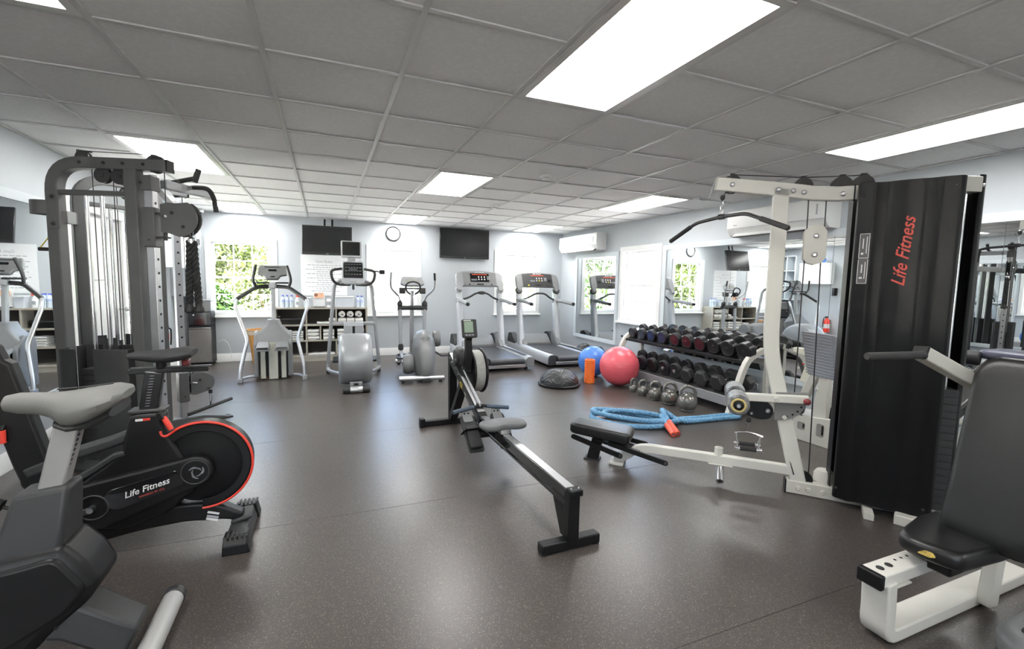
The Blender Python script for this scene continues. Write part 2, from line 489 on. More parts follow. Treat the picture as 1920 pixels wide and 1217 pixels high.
# troffer lights
dm = bpy.data.materials.new('prismatic diffuser'); dm.use_nodes = True
_b = dm.node_tree.nodes['Principled BSDF']; _b.inputs['Base Color'].default_value = (0.9, 0.9, 0.9, 1)
_vo = dm.node_tree.nodes.new('ShaderNodeTexVoronoi'); _vo.inputs['Scale'].default_value = 120
_mr = dm.node_tree.nodes.new('ShaderNodeMapRange'); _mr.inputs['To Min'].default_value = LAMP * 0.94; _mr.inputs['To Max'].default_value = LAMP * 1.06
dm.node_tree.links.new(_vo.outputs['Distance'], _mr.inputs['Value']); dm.node_tree.links.new(_mr.outputs[0], _b.inputs['Emission Strength'])
_b.inputs['Emission Color'].default_value = (1.0, 0.985, 0.96, 1)
fr_mb = MB()
w, l = G - 0.03, 2 * G - 0.03
for sx in (-1, 1): fr_mb.box((sx * (w / 2 - 0.018), 0, 0.012), (0.036, l, 0.026))
for sy in (-1, 1): fr_mb.box((0, sy * (l / 2 - 0.018), 0.012), (w - 0.072, 0.036, 0.026))
hs_mb = MB().box((0, 0, 0.085), (w - 0.01, l - 0.01, 0.08))
df_mb = MB().box((0, 0, 0.012), (w - 0.074, l - 0.074, 0.010))
fr_me, hs_me, df_me = fr_mb.mesh('frame'), hs_mb.mesh('housing'), df_mb.mesh('diffuser')
fr_me.materials.append(M['fixture']); hs_me.materials.append(M['fixture']); df_me.materials.append(dm)
LL = {(3, -1): 'big ceiling light panel overhead in the middle of the frame', (7, -1): 'long ceiling light panel above the black weight tower',
      (-1, -1): 'ceiling light panel cut off by the top left corner', (-1, 4): 'ceiling light panel above the grey cable machine',
      (3, 4): 'ceiling light panel in the middle, second from the wall clock', (7, 4): 'ceiling light panel nearest the lat pulldown bar',
      (-1, 9): 'ceiling light panel above the left garden window', (3, 9): 'small far ceiling light panel above the wall clock', (7, 9): 'far ceiling light panel beside the right wall air conditioner'}
for c, j in LIGHTS:
    t = thing('ceiling_light', LL.get((c, j), {-1: 'left', 3: 'middle', 7: 'right'}[c] + ' one of the ceiling light panels behind the viewpoint'), 'ceiling light', (GX + (c + 0.5) * G, GY + (j + 1) * G, HC - 0.004), 0, 'fluorescent ceiling panels')
    for nm, me in (('frame', fr_me), ('housing', hs_me), ('diffuser', df_me)):
        o = bpy.data.objects.new(nm, me); C.objects.link(o); o.parent = t
# ------------------------------------------------------------------ windows, door, mirrors
def window(name, wv, axis, at, rotz, ncol=3, nrow=4):
    """double-hung sash window; local x along the wall, y outward, z up"""
    a0, a1, z0, z1 = wv; w = a1 - a0; h = z1 - z0
    if axis == 'y': loc = ((a0 + a1) / 2, at, z0)
    else: loc = (at, (a0 + a1) / 2, z0)
    cs = 0.075
    mb = MB()
    # one continuous casing ring proud of the wall
    o_ = [(-w / 2 - cs, -0.055), (w / 2 + cs, -0.055), (w / 2 + cs, h + cs), (-w / 2 - cs, h + cs)]
    e = 0.005
    i_ = [(-w / 2 + e, e), (w / 2 - e, e), (w / 2 - e, h - e), (-w / 2 + e, h - e)]
    def ring(pts, y): return [Vector((p[0], y, p[1])) for p in pts]
    mb.loft([ring(o_, -0.001), ring(o_, -0.018), ring(i_, -0.022), ring(i_, 0.13), ring(o_, 0.13)], cap=False)
    t = mb.build(name, 'trim'); t.location = loc; t.rotation_euler = (0, 0, rotz); struct(t)
    MB().box((0, -0.032, -0.066), (w + 2 * cs + 0.05, 0.064, 0.024)).build('sill', 'trim', t, bevel=0.004)
    for k, (b0, b1, yy) in enumerate(((0.0, h / 2 + 0.02, 0.045), (h / 2 - 0.02, h, 0.085))):
        s = MB(); sw = 0.038
        oo = [(-w / 2 + 0.008, b0 + 0.008), (w / 2 - 0.008, b0 + 0.008), (w / 2 - 0.008, b1 - 0.008), (-w / 2 + 0.008, b1 - 0.008)]
        ii = [(-w / 2 + sw, b0 + sw), (w / 2 - sw, b0 + sw), (w / 2 - sw, b1 - sw), (-w / 2 + sw, b1 - sw)]
        s.loft([ring(oo, yy - 0.018), ring(ii, yy - 0.018), ring(ii, yy + 0.018), ring(oo, yy + 0.018)], cap=False, closed=True)
        sa = s.build('sash', 'trim', t)
        pw = (w - 2 * sw) / ncol; nr = nrow // 2; ph = (b1 - b0 - 2 * sw) / nr
        for c in range(1, ncol):
            MB().box((-w / 2 + sw + c * pw, yy, (b0 + b1) / 2), (0.018, 0.024, b1 - b0 - 2 * sw)).build('muntin', 'trim', sa)
        for r_ in range(1, nr):
            MB().box((0, yy, b0 + sw + r_ * ph), (w - 2 * sw, 0.022, 0.018)).build('muntin', 'trim', sa)
        for c in range(ncol):
            for r_ in range(nr):
                MB().box((-w / 2 + sw + (c + 0.5) * pw, yy, b0 + sw + (r_ + 0.5) * ph), (pw - 0.017, 0.004, ph - 0.017)).build('pane', 'glass', sa)
    return t
window('window_1', W1, 'y', YB, 0)
window('window_2', W2, 'y', YB, 0)
window('window_3', W3, 'y', YB, 0)
window('window_4', W4, 'x', XR, -math.pi / 2)
for n_, w_ in ((5, W5_ADDED),): window('window_%d' % n_, w_, 'y', YF, math.pi)  # added unseen window behind the camera, brings daylight to the ceiling

def door_unit():
    a0, a1, z0, z1 = D1; w = a1 - a0; h = z1
    mb = MB(); cs = 0.085
    def ring(pts, y): return [Vector((p[0], y, p[1])) for p in pts]
    path_o = [(-w / 2 - cs, 0), (-w / 2 - cs, h + cs), (w / 2 + cs, h + cs), (w / 2 + cs, 0)]
    path_i = [(w / 2 - 0.005, 0), (w / 2 - 0.005, h - 0.005), (-w / 2 + 0.005, h - 0.005), (-w / 2 + 0.005, 0)]
    mb.prism(path_o + path_i, (0, 0, 0), X, Z, 0.15, -0.128)
    t = mb.build('door_1', 'trim', None); t.location = (XL, (a0 + a1) / 2, 0); t.rotation_euler = (0, 0, math.pi / 2); struct(t)
    x1, x2 = -w / 2 + 0.32, -w / 2 + 1.16
    for x in (x1, x2): MB().box((x, 0.05, h / 2), (0.05, 0.11, h - 0.002)).build('mullion', 'trim', t)
    leaf = MB().box(((x1 + x2) / 2, 0.05, h / 2), (x2 - x1 - 0.056, 0.04, h - 0.012)).build('door_leaf', 'trim', t)
    for k in range(3):
        MB().box(((x1 + x2) / 2, 0.026, 0.35 + k * 0.60), (0.52, 0.012, 0.46)).build('raised_panel', 'trim', leaf, bevel=0.005)
    kn = MB(); kn.cyl((x2 - 0.10, 0.03, 1.0), (x2 - 0.10, -0.02, 1.0), 0.01); kn.sph((x2 - 0.10, -0.04, 1.0), 0.028, 14, 8)
    kn.build('door_knob', 'steel', leaf)
    for (b0, b1) in ((-w / 2, x1 - 0.025), (x2 + 0.025, w / 2)):
        ww = b1 - b0
        MB().box(((b0 + b1) / 2, 0.05, 0.13), (ww, 0.05, 0.25)).build('sidelight_panel', 'trim', t)
        n = 6; ph = (h - 0.26) / n
        for k in range(n):
            MB().box(((b0 + b1) / 2, 0.05, 0.26 + (k + 0.5) * ph), (ww, 0.004, ph - 0.03)).build('pane', 'glass', t)
            MB().box(((b0 + b1) / 2, 0.05, 0.26 + k * ph + 0.0), (ww, 0.03, 0.028)).build('muntin', 'trim', t)
door_unit()

def mirror(name, label, axis, at, a0, a1, z0, z1, cuts, rotz, fw=0.07):
    """framed wall mirror made of panes; local x along wall, y toward the wall"""
    loc = (at, (a0 + a1) / 2, 0); w = a1 - a0
    t = thing(name, label, 'mirror', loc, rotz)
    def ring(pts, y): return [Vector((p[0], y, p[1])) for p in pts]
    oo = [(-w / 2, z0), (w / 2, z0), (w / 2, z1), (-w / 2, z1)]
    ii = [(-w / 2 + fw, z0 + fw), (w / 2 - fw, z0 + fw), (w / 2 - fw, z1 - fw), (-w / 2 + fw, z1 - fw)]
    MB().loft([ring(oo, 0.0), ring(oo, -0.026), ring(ii, -0.022), ring(ii, 0.0)], cap=False, closed=True).build('mirror_frame', 'mframe', t)
    e = [-w / 2 + fw - 0.01] + list(cuts) + [w / 2 - fw + 0.01]
    for b0, b1 in zip(e[:-1], e[1:]):
        MB().box(((b0 + b1) / 2, -0.008, (z0 + z1) / 2), (b1 - b0 - 0.003, 0.006, z1 - z0 - 2 * fw + 0.02)).build('mirror_pane', 'mirror', t)
    return t
mirror('wall_mirror', 'framed mirror under the far air conditioner on the right wall', 'x', XR, 6.55, 7.98, 0.34, 1.94, [], -math.pi / 2)
mirror('wall_mirror', 'long framed mirror wall behind the dumbbell rack and weight tower', 'x', XR, -1.6, 5.45, 0.36, 1.965, [-2.30, -1.08, 0.14, 1.36, 2.58], -math.pi / 2)
mirror('wall_mirror', 'long framed mirror on the left wall behind the bikes', 'x', XL, -1.6, 5.06, 0.36, 1.97, [-2.2, -1.0, 0.2, 1.4, 2.4], math.pi / 2)

# ------------------------------------------------------------------ outside: pale ground to bounce daylight, shrubs, trees
struct(MB().box((1.3, -20.3, -0.16), (60, 35.2, 0.1)).build('outside_ground', mat('pale bounce ground', (0.60, 0.59, 0.55), 0.9, var=0.1, scale=3)))  # ground made pale so it bounces sunlight up onto the ceiling
struct(MB().box((1.3, 26.3, -0.16), (60, 35.2, 0.1)).build('outside_ground', mat('pale bounce ground', (0.55, 0.54, 0.50), 0.9, var=0.1, scale=3)))
struct(MB().box((14.85, 3.0, -0.16), (20, 11.2, 0.1)).build('outside_ground', MATS['pale bounce ground']))
struct(MB().box((-12.3, 3.0, -0.16), (20, 11.2, 0.1)).build('outside_ground', MATS['pale bounce ground']))
def leafmat(n, c):
    m = mat(n, c, 0.55, var=0.45, scale=9)
    b = m.node_tree.nodes['Principled BSDF']
    b.inputs['Transmission Weight'].default_value = 0.0
    return m
LM = [leafmat('leaf bright green', (0.034, 0.092, 0.010)), leafmat('leaf yellow green', (0.070, 0.100, 0.022)), leafmat('leaf deep green', (0.030, 0.060, 0.014)), leafmat('leaf pale', (0.13, 0.13, 0.09))]
M['bark'] = mat('bark', (0.16, 0.11, 0.07), 0.9, var=0.3, scale=20, bump=0.5, bscale=40)
def shrub(name, label, loc, h, rad, n, lm, leaf=0.07, cat='shrub', base=0.15, group='garden shrubs beyond the windows'):
    rnd = random.Random(int(abs(loc[0]) * 100 + loc[1] * 7 + h * 31))
    t = thing(name, label, cat, loc, 0, group)
    st = MB()
    for k in range(5):
        a = rnd.uniform(0, 6.28); q = Vector((math.cos(a) * rad * 0.45, math.sin(a) * rad * 0.45, h * rnd.uniform(0.6, 0.85)))
        st.tube([(0, 0, -0.12), q * 0.5 + Vector((0, 0, 0.1)), q], [0.025 + 0.01 * h, 0.018, 0.006], n=6)
    st.build('stem', 'bark', t)
    mb = MB()
    for k in range(n):
        # points in a lumpy ellipsoid
        while True:
            p = Vector((rnd.uniform(-1, 1), rnd.uniform(-1, 1), rnd.uniform(-1, 1)))
            if 0.35 < p.length < 1 + 0.15 * math.sin(5 * p.x + 3 * p.z + loc[0]): break
        c = Vector((p.x * rad, p.y * rad, base + (h - base) * (p.z + 1) / 2))
        d = Vector((rnd.gauss(0, 1), rnd.gauss(0, 1), rnd.gauss(0.2, 0.8))).normalized(); x_, y_ = perp(d)
        s = leaf * rnd.uniform(0.6, 1.3)
        mb.add([c - d * s, c + x_ * s * 0.42 + y_ * s * 0.1, c + d * s, c - x_ * s * 0.42 + y_ * s * 0.1], [(0, 1, 2, 3)])
    o = mb.build('foliage', lm, t); o['kind'] = 'stuff'
    return t
shrub('garden_shrub', 'bright green leafy shrub low in the left garden window', (-2.10, 10.35, -0.11), 1.35, 0.62, 3000, LM[0], 0.09)
shrub('garden_shrub', 'yellow green shrub filling the right half of the left garden window', (-1.15, 11.75, -0.11), 2.0, 0.78, 3200, LM[1], 0.08)
shrub('garden_shrub', 'pale flowering shrub in the lower right of the left garden window', (-0.98, 10.25, -0.11), 1.0, 0.34, 900, LM[3], 0.06)
shrub('garden_tree', 'loose pale tree behind the shrubs of the left garden window', (-2.75, 14.1, -0.11), 3.0, 1.45, 3400, LM[1], 0.13, 'tree', 0.8)
shrub('garden_tree', 'dark leafed tree at the top right of the left garden window', (-0.9, 17.4, -0.11), 3.3, 1.7, 2600, LM[2], 0.12, 'tree', 1.2)
shrub('garden_shrub', 'green shrub seen through the far right window and its mirror', (2.6, 11.0, -0.11), 1.9, 0.75, 1100, LM[0], 0.09)
shrub('garden_shrub', 'sparse yellow green shrub outside the far right window', (5.6, 12.4, -0.11), 1.9, 1.0, 700, LM[1], 0.1)
# ------------------------------------------------------------------ multi-station weight tower with lat pulldown / low row
MG_O, MG_R = (2.05, 2.93, 0), -math.pi / 4
def mg_world(s, t, z):
    c = math.sqrt(0.5)
    return Vector((MG_O[0] + s * c + t * c, MG_O[1] - s * c + t * c, z))
def bolt(parent, p, axis, r=0.012, m='steel', name='bolt', h=0.008):
    p = Vector(p); a = Vector(axis).normalized()
    return MB().lathe([(r * 1.0, 0), (r, h * 0.4), (r * 0.6, h), (r * 0.55, h * 0.55), (0.0001, h * 0.5)], p, a, 12).build(name, m, parent)
def pulley(parent, c, axis, r, w, m='black'):
    """grooved pulley wheel"""
    return MB().lathe([(r * 0.25, -w / 2 - 0.004), (r * 0.28, -w / 2), (r, -w / 2), (r * 0.86, -w * 0.12), (r * 0.86, w * 0.12), (r, w / 2), (r * 0.28, w / 2), (r * 0.25, w / 2 + 0.004)], c, axis, 24).build('pulley', m, parent)

mg = thing('weight_tower', 'white multi gym tower with black ribbed shrouds, pulldown boom and low row seat', 'gym machine', MG_O, MG_R)
# column: bent rectangular tube
col = fillet([(1.285, 0.02), (1.24, 0.20), (1.06, 0.93), (1.05, 1.10), (1.05, 2.03)], [0.02, 0.1, 0.06])
MB().prism(stroke([(p[0], p[1]) for p in [Vector((q[0], q[1], 0)) for q in [(a.x, a.y) for a in [Vector((c[0], c[1])) for c in col]]]], 0.092), (0, 0, 0), X, Z, 0.055).build('column', 'white_metal', mg, bevel=0.006)
# boom
MB().prism(stroke([(0.655, 2.083), (1.02, 2.027), (1.13, 2.008), (1.22, 1.99), (1.36, 1.978), (1.56, 1.978)], 0.088), (0, 0, 0), X, Z, 0.055).build('boom', 'white_metal', mg, bevel=0.006)
MB().box((0.652, 0, 2.083), (0.006, 0.057, 0.092), (0, R(8.5), 0)).build('end_cap', 'white_metal', mg)
for s, z in ((0.755, 2.069), (1.03, 2.02), (1.115, 2.008), (1.175, 1.995), (1.385, 1.973)):
    bolt(mg, (s, -0.028, z), (0, -1, 0), 0.016)
for k in (-1, 1):
    MB().tube(fillet([(0.646, k * 0.014, 2.12), (0.620, k * 0.014, 2.02), (0.610, k * 0.014, 1.985), (0.565, k * 0.014, 1.985), (0.555, k * 0.014, 2.005)], 0.02), 0.006, 8).build('bar_hook', 'chrome', mg)
for s, z, r in ((0.752, 2.075, 0.062), (1.171, 2.035, 0.055), (1.38, 2.025, 0.06), (1.49, 2.025, 0.06)):
    p = pulley(mg, (s, 0.0, z), Y, r, 0.03)
    MB().box((s, 0, z + r + 0.004), (0.03, 0.036, 0.012)).build('cable_guard', 'black', p)
MB().tube([(0.76, 0, 2.139), (1.17, 0, 2.093), (1.38, 0, 2.087), (1.52, 0, 2.086)], 0.0035, 6).build('cable', 'cable', mg)
# floating pulley plates with cables
pl_out = [(1.197, 1.575), (1.197, 1.745), (1.215, 1.775), (1.258, 1.792), (1.302, 1.775), (1.322, 1.745), (1.322, 1.575), (1.302, 1.545), (1.258, 1.532), (1.215, 1.545)]
for k in (-1, 1):
    pp = MB().prism(pl_out, (0, k * 0.022, 0), X, Z, 0.006).build('pulley_plate', 'white_metal', mg, bevel=0.002, seg=1)
    for z in (1.717, 1.597): bolt(pp, (1.26, k * 0.026, z), (0, k, 0), 0.016)
for z in (1.717, 1.597): pulley(mg, (1.26, 0, z), Y, 0.05, 0.026)
for (a, b) in (((1.207, 0, 1.97), (1.212, 0, 1.72)), ((1.305, 0, 1.95), (1.308, 0, 1.72)), ((1.210, 0, 1.60), (1.214, 0, 0.15)), ((1.30, 0, 1.60), (1.33, 0, 0.12)), ((1.11, 0, 0.55), (1.24, -0.03, 0.13))):
    MB().cyl(a, b, 0.004, n=8).build('cable', 'cable', mg)
pulley(mg, (1.30, 0.0, 0.10), Y, 0.055, 0.026)
# low bar, floor foot and seat
lb = fillet([(0.04, 0.045), (0.10, 0.05), (0.21, 0.135), (0.30, 0.150), (0.80, 0.152), (1.22, 0.150)], 0.04)
MB().prism(stroke([(p.x, p.y) for p in lb], 0.062), (0, 0, 0), X, Z, 0.055).build('low_bar', 'white_metal', mg, bevel=0.005)
MB().box((0.065, 0, 0.012), (0.11, 0.14, 0.024)).build('floor_pad', 'white_metal', mg, bevel=0.004)
MB().box((0.33, -0.005, 0.184), (0.12, 0.012, 0.001)).build('warning_label', 'whiteprint', mg)
sk = MB().lathe([(0.022, 0.17), (0.028, 0.17), (0.028, 0.235), (0.021, 0.235), (0.021, 0.19), (0.0001, 0.19)], (0.775, 0, 0), Z, 20).build('socket', 'white_metal', mg)
MB().box((0.79, 0, 0.118), (0.16, 0.075, 0.008)).build('mount_plate', 'white_metal', mg, bevel=0.002)
tb = MB(); tb.lathe([(0.013, -0.004), (0.024, -0.004), (0.024, 0.15), (0.013, 0.15), (0.013, 0.02), (0.0001, 0.02)], (0.788, 0.0, 0.112), Vector((0.0, -0.78, -0.45)), 20)
tb.build('bar_holder_tube', 'steel', mg)
pad_n = Vector((0.05, 0.0, 1)).normalized()
ux_ = Vector((1, 0, -0.06)).normalized()
st_ = MB(); st_.pillow(ring2d([(-0.255, -0.11), (0.215, -0.13), (0.215, 0.13), (-0.255, 0.11)], 0.045), (-0.045, -0.02, 0.205), ux_, Y, 0.085, 0.022)
st_.build('seat_pad', 'vinyl', mg)
MB().prism([(-0.175, 0.0), (-0.085, 0.0), (-0.045, 0.212), (-0.125, 0.212)], (0, -0.01, 0), X, Z, 0.055).build('seat_leg', 'black', mg, bevel=0.004)
MB().box((-0.13, -0.01, 0.006), (0.12, 0.09, 0.012)).build('rubber_foot', 'rubber', mg)
for k, (a, b) in enumerate((((-0.27, -0.085, 0.183), (0.095, -0.085, 0.085)), ((0.02, -0.10, 0.175), (0.425, -0.10, 0.092)), ((0.00, 0.09, 0.185), (0.26, 0.09, 0.15)))):
    a, b = Vector(a), Vector(b); d = (b - a).normalized(); n_ = Vector((-d.z, 0, d.x))
    w_ = 0.019; cap = []
    L_ = (b - a).length
    for q in range(9): cap.append((L_ + w_ * math.sin(math.pi * q / 8) * 1.0, -w_ * math.cos(math.pi * q / 8)))
    for q in range(9): cap.append((-w_ * math.sin(math.pi * q / 8), w_ * math.cos(math.pi * q / 8)))
    rail = MB().prism(cap, a, d, n_, 0.018).build('slide_rail', 'black', mg, bevel=0.003, seg=1)
    if k < 2: bolt(rail, b + Vector((0, -0.009, 0)), (0, -1, 0), 0.011, 'dark_metal')
MB().box((0.06, 0.0, 0.150), (0.35, 0.15, 0.02), (0, R(10), 0)).build('seat_carriage', 'black', mg)
# floor base bar with bolts
MB().bar((1.20, 0, 0.045), (1.98, -0.05, 0.045), 0.065, 0.088).build('base_bar', 'white_metal', mg, bevel=0.006)
MB().box((1.196, 0, 0.045), (0.008, 0.068, 0.09)).build('end_cap', 'black', mg)
for s in (1.27, 1.325, 1.41): bolt(mg, (s, -0.033 - (s - 1.2) * 0.064, 0.045), (0, -1, 0), 0.017, 'white_metal')
MB().box((1.62, -0.155, 0.02), (0.05, 0.20, 0.04), (0, 0, R(-10))).build('base_foot', 'white_metal', mg, bevel=0.004)
MB().bar((1.74, -0.20, 0.03), (1.90, -0.26, 0.03), 0.09, 0.06).build('base_foot', 'white_metal', mg, bevel=0.005)
MB().lathe([(0.06, 0), (0.06, 0.05), (0.045, 0.075), (0.0001, 0.08)], (1.43, 0.06, 0.088), Z, 20).build('pulley_cover', 'white_metal', mg)
# leg developer
MB().bar((0.86, -0.062, 0.632), (1.285, -0.062, 0.655), 0.045, 0.052).build('developer_arm', 'white_metal', mg, bevel=0.006)
MB().cyl((0.865, -0.27, 0.612), (0.865, 0.27, 0.612), 0.012).build('roller_axle', 'steel', mg)
for k in (-1, 1):
    r_ = MB(); y0, y1 = (k * 0.045, k * 0.25)
    r_.lathe([(0.02, y0), (0.058, y0), (0.068, y0 + k * 0.012), (0.070, (y0 + y1) / 2), (0.068, y1 - k * 0.012), (0.056, y1), (0.045, y1), (0.045, y1 - k * 0.008), (0.02, y1 - k * 0.008)], (0.865, 0, 0.612), Y, 24)
    rr_ = r_.build('foam_roller', mat('worn vinyl roller', (0.16, 0.16, 0.165), 0.35, var=0.6, scale=35), mg)
    MB().torus((0.865, y1 - k * 0.002, 0.612), Y, 0.040, 0.008, 24, 8).build('foam_ring', mat('yellow foam', (0.62, 0.50, 0.20), 0.8), rr_)
    MB().lathe([(0.030, 0), (0.030, 0.012), (0.018, 0.016), (0.0001, 0.017)], (0.865, y1 - k * 0.006, 0.612), (0, k, 0), 18).build('end_cap', 'black', rr_)
kn_ = MB(); kn_.sph((1.270, -0.105, 0.65), 0.022, 16, 10); kn_.cyl((1.270, -0.08, 0.65), (1.270, -0.095, 0.65), 0.008)
kn_.build('pull_pin', mat('dark red knob', (0.20, 0.02, 0.025), 0.3), mg)
sec = [(1.10, 0.68)] + [(1.125 + 0.16 * math.cos(R(a)), 0.655 + 0.16 * math.sin(R(a))) for a in (15, 5, -5, -15, -25, -35, -45, -55, -65, -75, -85)] + [(1.10, 0.49)]
sc_ = MB().prism(sec, (0, -0.0325, 0), X, Z, 0.008).build('selector_sector', mat('sector grey', (0.20, 0.20, 0.195), 0.45), mg, bevel=0.001, seg=1)
for a in (-10, -25, -40, -55, -70):
    MB().cyl((1.125 + 0.14 * math.cos(R(a)), -0.037, 0.655 + 0.14 * math.sin(R(a))), (1.125 + 0.14 * math.cos(R(a)), -0.038, 0.655 + 0.14 * math.sin(R(a))), 0.007, n=10).build('selector_hole', 'black', sc_)
bolt(mg, (1.16, -0.040, 0.515), (0, -1, 0), 0.015, 'white_metal'); bolt(mg, (1.10, -0.085, 0.645), (0, -1, 0), 0.017, 'white_metal')
cam_ = ring2d([(0.905, 0.60), (1.06, 0.605), (1.10, 0.55), (1.08, 0.49), (1.0, 0.475), (0.925, 0.505)], 0.05)
for k in (-1, 1):
    cp = MB().prism(cam_, (0, k * 0.022, 0), X, Z, 0.006).build('cable_guard_plate', 'black', mg)
    bolt(cp, (1.06, k * 0.025, 0.545), (0, k, 0), 0.015); bolt(cp, (0.965, k * 0.025, 0.515), (0, k, 0), 0.010)
pulley(mg, (1.05, 0, 0.545), Y, 0.045, 0.026); pulley(mg, (0.962, 0, 0.525), Y, 0.035, 0.026)
# shrouds: folded sheet panels front and rear
def sheet(name, pts, z0, z1, th=0.006):
    mb = MB(); n = len(pts); A_ = [Vector((p[0], p[1])) for p in pts]; out = stroke(pts, th)
    rings = []
    mb.loft([[Vector((p[0], p[1], z0)) for p in out], [Vector((p[0], p[1], z1)) for p in out]])
    return mb.build(name, mat('shroud black', (0.004, 0.0042, 0.0048), 0.42, var=0.2, bump=0.08, bscale=400, spec=0.25), mg)
front = [(1.475, -0.04), (1.452, -0.075), (1.452, -0.108), (1.515, -0.148), (1.540, -0.142), (1.585, -0.140), (1.600, -0.152), (1.665, -0.176), (1.735, -0.188), (1.752, -0.186), (1.790, -0.198), (1.806, -0.208), (1.885, -0.224), (1.905, -0.205)]
fs = sheet('front_shroud', fillet([(p[0], p[1], 0) for p in front], 0.008, 2), 0.055, 2.012)
back = [(1.445, -0.03), (1.440, 0.06), (1.470, 0.11), (1.56, 0.13), (1.60, 0.115), (1.74, 0.10), (1.78, 0.115), (1.92, 0.05), (2.02, -0.045), (2.040, -0.075), (2.020, -0.105), (1.998, -0.115)]
bs = sheet('rear_shroud', fillet([(p[0], p[1], 0) for p in back], 0.012, 2), 0.07, 2.03)
for s, t, z in ((1.460, -0.118, 0.12), (1.862, -0.221, 0.11), (1.862, -0.221, 1.96), (1.465, -0.12, 1.94)):
    bolt(fs, (s, t, z), (-0.25, -1, 0), 0.008, 'dark_metal')
for s, t, z in ((2.018, -0.108, 0.12), (2.018, -0.108, 1.97)): bolt(bs, (s, t, z), (-0.4, -1, 0), 0.011, 'steel')
MB().bar((1.50, -0.03, 1.975), (1.99, -0.075, 1.975), 0.05, 0.08).build('top_bar', 'white_metal', mg, bevel=0.004)
MB().bar((1.89, -0.165, 1.975), (2.0, -0.105, 1.975), 0.04, 0.085).build('top_bar', 'white_metal', mg, bevel=0.004)
# weight stack
sx, sy = 1.86, -0.095
plate_me = MB().box((0, 0, 0), (0.27, 0.115, 0.040)).mesh('weight_plate'); plate_me.materials.append(M['dark_metal'])
for k in range(17):
    o = bpy.data.objects.new('weight_plate', plate_me); C.objects.link(o); o.parent = mg
    o.location = (sx, sy, 0.115 + k * 0.0425); o.rotation_euler = (0, 0, R(-4))
for d in (-0.09, 0.09): MB().cyl((sx + d, sy, 0.09), (sx + d, sy, 1.95), 0.011, n=12).build('guide_rod', 'chrome', mg)
# lettering and placard
nrm = Vector((-0.33, -0.94, 0)); rd = Vector((0.94, -0.33, 0))
text_obj('logo_lettering', 'Life Fitness', 0.088, 'redprint', fs, (1.668, -0.1825, 1.60), Vector((0.06 * 0.94, -0.06 * 0.33, 1)), Vector((-0.94, 0.33, 0.06)), 0.0006, shear=0.4, bold=0.001)
MB().box((1.490, -0.1395, 1.565), (0.050, 0.001, 0.30), (0, 0, R(-32.4))).build('placard', mat('placard grey', (0.10, 0.10, 0.10), 0.5), fs)
pc = Vector((1.4895, -0.1408, 1.565)); px_ = Vector((0.844, -0.536, 0)); pn = Vector((-0.536, -0.844, 0))
for (dx, dz, w_, h_) in ((0, 0.148, 0.05, 0.003), (0, 0.004, 0.05, 0.003), (0, -0.148, 0.05, 0.003), (0.024, 0.075, 0.003, 0.14), (0.024, -0.075, 0.003, 0.14), (-0.024, 0.075, 0.003, 0.14), (-0.024, -0.075, 0.003, 0.14), (0.012, 0.08, 0.004, 0.10), (0.012, -0.07, 0.004, 0.10), (-0.006, 0.09, 0.005, 0.06), (-0.004, -0.06, 0.006, 0.05), (-0.008, 0.03, 0.012, 0.012), (-0.006, -0.115, 0.016, 0.010)):
    q = pc + px_ * dx + Z * dz + pn * 0.0005
    MB().prism([(-w_ / 2, -h_ / 2), (w_ / 2, -h_ / 2), (w_ / 2, h_ / 2), (-w_ / 2, h_ / 2)], q, px_, Z, 0.0006).build('placard_mark', 'whiteprint', fs)

# ------------------------------------------------------------------ pulldown bar hanging from the boom
lat = thing('pulldown_bar', 'black angled pulldown bar hanging from the white boom', 'exercise bar', (2.583, 2.470, 1.70))
def LW(p): return Vector(p) - Vector((2.583, 2.470, 1.70))
pts = fillet([LW((2.594, 2.987, 1.735)), LW((2.599, 2.725, 1.852)), LW((2.583, 2.470, 1.868)), LW((2.562, 2.253, 1.862)), LW((2.518, 1.91, 1.729))], 0.05)
MB().tube(pts, 0.0125, 12).build('bar', 'dark_metal', lat)
for a, b in ((pts[0], 0), (pts[-1], -1)):
    i0, i1 = (0, 1) if b == 0 else (-1, -2)
    d = (pts[i1] - pts[i0]).normalized()
    MB().lathe([(0.0001, -0.004), (0.012, -0.003), (0.0165, 0.004), (0.0165, 0.225), (0.0135, 0.235)], pts[i0], d, 16).build('grip', 'grip', lat)
tipw = mg_world(0.706, 0, 2.02)
MB().cyl(LW((2.583, 2.45, 1.868)), LW((2.583, 2.49, 1.868)), 0.020, n=14).build('clamp', 'dark_metal', lat)
MB().box(LW((2.580, 2.470, 1.895)), (0.012, 0.022, 0.045)).build('swivel_tab', 'steel', lat, bevel=0.003)
MB().tube([LW((2.578, 2.468, 1.905)) + Vector((0.012 * math.sin(a), 0, 0.040 - 0.040 * math.cos(a))) for a in [2 * math.pi * k / 14 for k in range(14)]], 0.0035, 6, closed=True).build('carabiner', 'chrome', lat)
MB().tube([LW((2.577, 2.466, 1.975)), LW((2.575, 2.44, 2.03))], 0.0035, 6).build('cable_end', 'cable', lat)
MB().sph(LW((2.577, 2.465, 1.998)), 0.018, 14, 10).build('cable_ball', 'rubber', lat)

